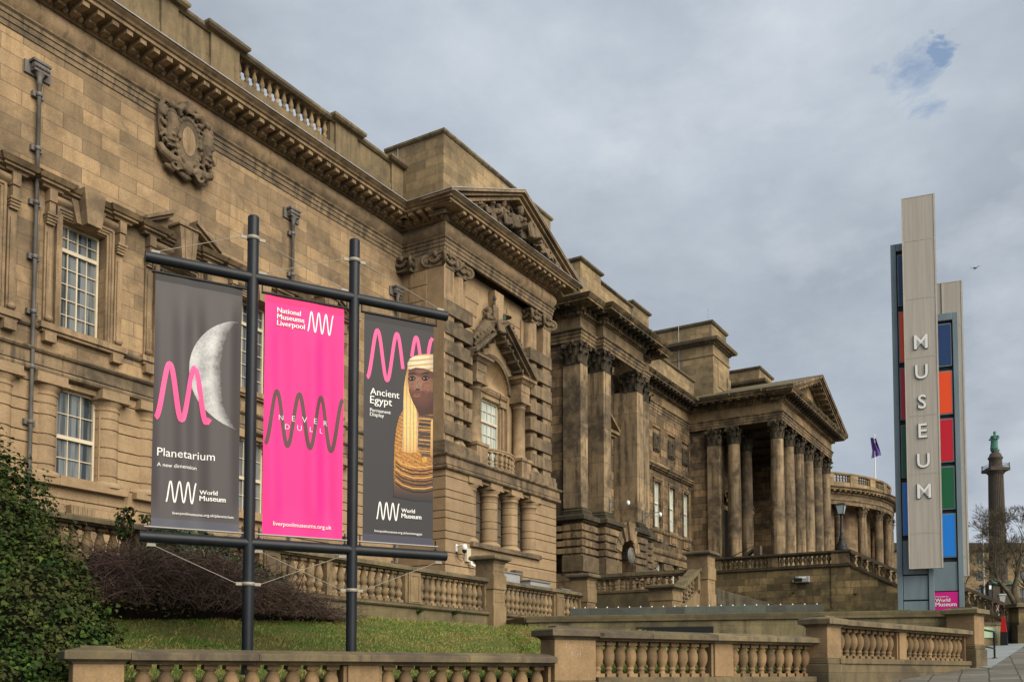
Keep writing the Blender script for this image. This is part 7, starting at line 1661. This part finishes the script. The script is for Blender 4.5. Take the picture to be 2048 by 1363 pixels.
s = MB(); s.tube([(-3.3, -3.0, zz(1160)), (-3.0, -3.1, zz(1167)), (-1.5, -3.1, zz(1168)), (0, -3.1, zz(1170)), (1.5, -3.1, zz(1168)), (3.0, -3.1, zz(1166)), (3.3, -3.0, zz(1159))], [.25, .35, .2, .2, .2, .35, .25], 8); s.build('bronze_garland', M['bronze'], r)
s = MB(); figure(s, (0, 0, 0), 4.5, -.9, False, 0, .2)
s.tube([(-.1, .15, 3.6), (-.3, .25, 2.4), (-.35, .3, 1.2), (-.3, .35, .1)], [.42, .55, .58, .62], 10); s.box(-.8, .8, -.8, .8, -.2, .12)
o = remesh(s, .09, 'bronze_statue', M['bronze'], None, 1); o.location = (P.x, P.y, zz(902) + GZ + .2); o.rotation_euler = (0, 0, FRZ); tag(o, 'green bronze statue of a cloaked standing man on the tall column', 'statue')
# building closing the view
P = LD(130, 262); GZ = gz(130, 262) - 1; zb = lambda y: 1.6 + 262 * math.tan(math.atan((HZ - F * math.tan(PITCH) - y) / F) + PITCH) - GZ
FARST = stone('far_building_stone', (.30, .215, .115), (.23, .165, .09), amount=.35, block=(2.2, .9), msize=.05)
r = empty('far_building', (P.x, P.y, GZ), FRZ, 'pale stone building with a dark cornice closing the view behind the trees', 'building')
hol = []
for x in range(-32, 34, 6): hol += [(x - .9, x + .9, zb(1160), zb(1141)), (x - .9, x + .9, zb(1127), zb(1108)), (x - .9, x + .9, 3.0, zb(1176))]
s = MB(); skin_cells(s, -36, 36, 0, zb(1100), 0, .5, hol); s.box(-36, 36, .5, 14, 0, zb(1100)); s.build('wall', FARST, r)
s = MB(); s.box(-36.6, 36.6, -.8, 14.4, zb(1100), zb(1092)); s.box(-36.3, 36.3, -.4, 14.2, zb(1092), zb(1085)); s.box(-36.2, 36.2, -.2, .1, zb(1104), zb(1100)); s.build('roof_cornice', M['lib_black'], r)
w0 = None
for h in hol:
    if w0 is None:
        f = MB(); f.box(-.9, .9, .25, .35, 0, 2.6); f.box(-.05, .05, .2, .26, 0, 2.6); f.box(-.9, .9, .2, .26, 1.25, 1.35); w0 = q = f.build('window', M['glass'], r)
    else: q = copy_of(w0, r)
    q.location = ((h[0] + h[1]) / 2, 0, h[2]); q.scale = (1, 1, (h[3] - h[2]) / 2.6)
# street lamps and a dark post in the distance
P = gl(24.9 * 3, 140 + 11); P = gl(74.0, 150.0)
r = thing('street_lamp', P, 'tall grey lamp column in front of the far building', 'street lamp'); s = MB(); s.tube([(0, 0, 0), (0, 0, 14)], [.16, .09], 8); s.build('post', M['greybox'], r); s = MB(); s.tube([(0, 0, 14), (-1.2, .6, 14.2)], .08, 6); s.build('lamp_arm', M['greybox'], r)
P = gl(44.9, 90.0); r = thing('black_post', P, 'dark square post with a small white notice near the bare trees', 'post', None, FRZ); s = MB(); s.box(-.15, .15, -.15, .15, -1, 4.0); s.build('casing', M['black'], r); s = MB(); s.box(-.10, .10, -.165, -.15, 3.3, 3.65); s.build('notice', M['white'], r)
P = gl(47.0, 92.0); r = thing('street_lamp', P, 'short lantern post right of the dark square post', 'street lamp', None, FRZ); s = MB(); s.tube([(0, 0, 0), (0, 0, 2.0)], .08, 6); s.build('post', M['black'], r); s = MB(); s.hexa([(-.2, -.2, 2), (.2, -.2, 2), (.2, .2, 2), (-.2, .2, 2), (-.32, -.32, 2.7), (.32, -.32, 2.7), (.32, .32, 2.7), (-.32, .32, 2.7)]); s.box(-.4, .4, -.4, .4, 2.7, 2.82); s.build('lantern', M['greybox'], r)
# bare trees
BARK = plain('bare_bark', (.095, .078, .055), .9, .1, c2=(.05, .045, .028), vscale=2.5, bump=.4)
def tree(name, P, label, h, r0, seed, lean=(0, 0), levels=6, spread=.62, group='bare winter trees'):
    T = random.Random(seed); root = empty(name, P, 0, label, 'tree', group); tr = MB(); cr = MB()
    def grow(p, d, ln, rad, lv):
        n_ = 5 if lv < 3 else 3; pts = [p]; rr = [rad]
        for k in range(n_):
            d = (d + Vector((T.gauss(0, .13), T.gauss(0, .13), T.gauss(.02, .08)))).normalized(); pts.append(pts[-1] + d * ln / n_); rr.append(rad * (1 - .38 * (k + 1) / n_))
        (tr if lv == 0 else cr).tube(pts, rr, 8 if lv < 2 else 5 if lv < 3 else 3, lv < 3, False)
        if lv >= levels: return
        for k in range(T.choice((2, 3, 3)) if lv < levels - 2 else 4):
            t = T.uniform(.45, 1.0) if k else 1.0; i = min(n_, max(1, int(t * n_ + .5))); q = pts[i]; a = T.uniform(0, 2 * pi); sp = T.uniform(.35, 1) * spread * (1.15 if lv else 1)
            o_ = d.orthogonal().normalized(); o_.rotate(Matrix.Rotation(a, 3, d)); nd = (d * cos(sp) + o_ * sin(sp) + Vector((0, 0, .10))).normalized(); grow(q, nd, ln * T.uniform(.62, .82), max(rr[i] * T.uniform(.55, .75), .009), lv + 1)
    grow(Vector((0, 0, -.4)), Vector((lean[0], lean[1], 1)).normalized(), h * .26, r0, 0)
    tr.build('trunk', BARK, root); cr.build('crown', BARK, root); return root
tree('bare_tree', gl(40.2, 75.0), 'nearest bare tree with a thick leaning trunk at the right edge', 12.5, .42, 21, (-.05, .12), 8)
tree('bare_tree', gl(49.8, 97.0), 'bare tree with a fine rounded crown in front of the column', 13.5, .34, 34, (0, 0), 8)
tree('bare_tree', gl(59.0, 122.0), 'thin bare tree immediately right of the totem', 15.0, .30, 8, (0, 0), 7)
tree('bare_tree', gl(60.5, 108.0), 'bare tree partly cut off by the right edge behind the nearest tree', 15.0, .4, 55, (0, 0), 7)
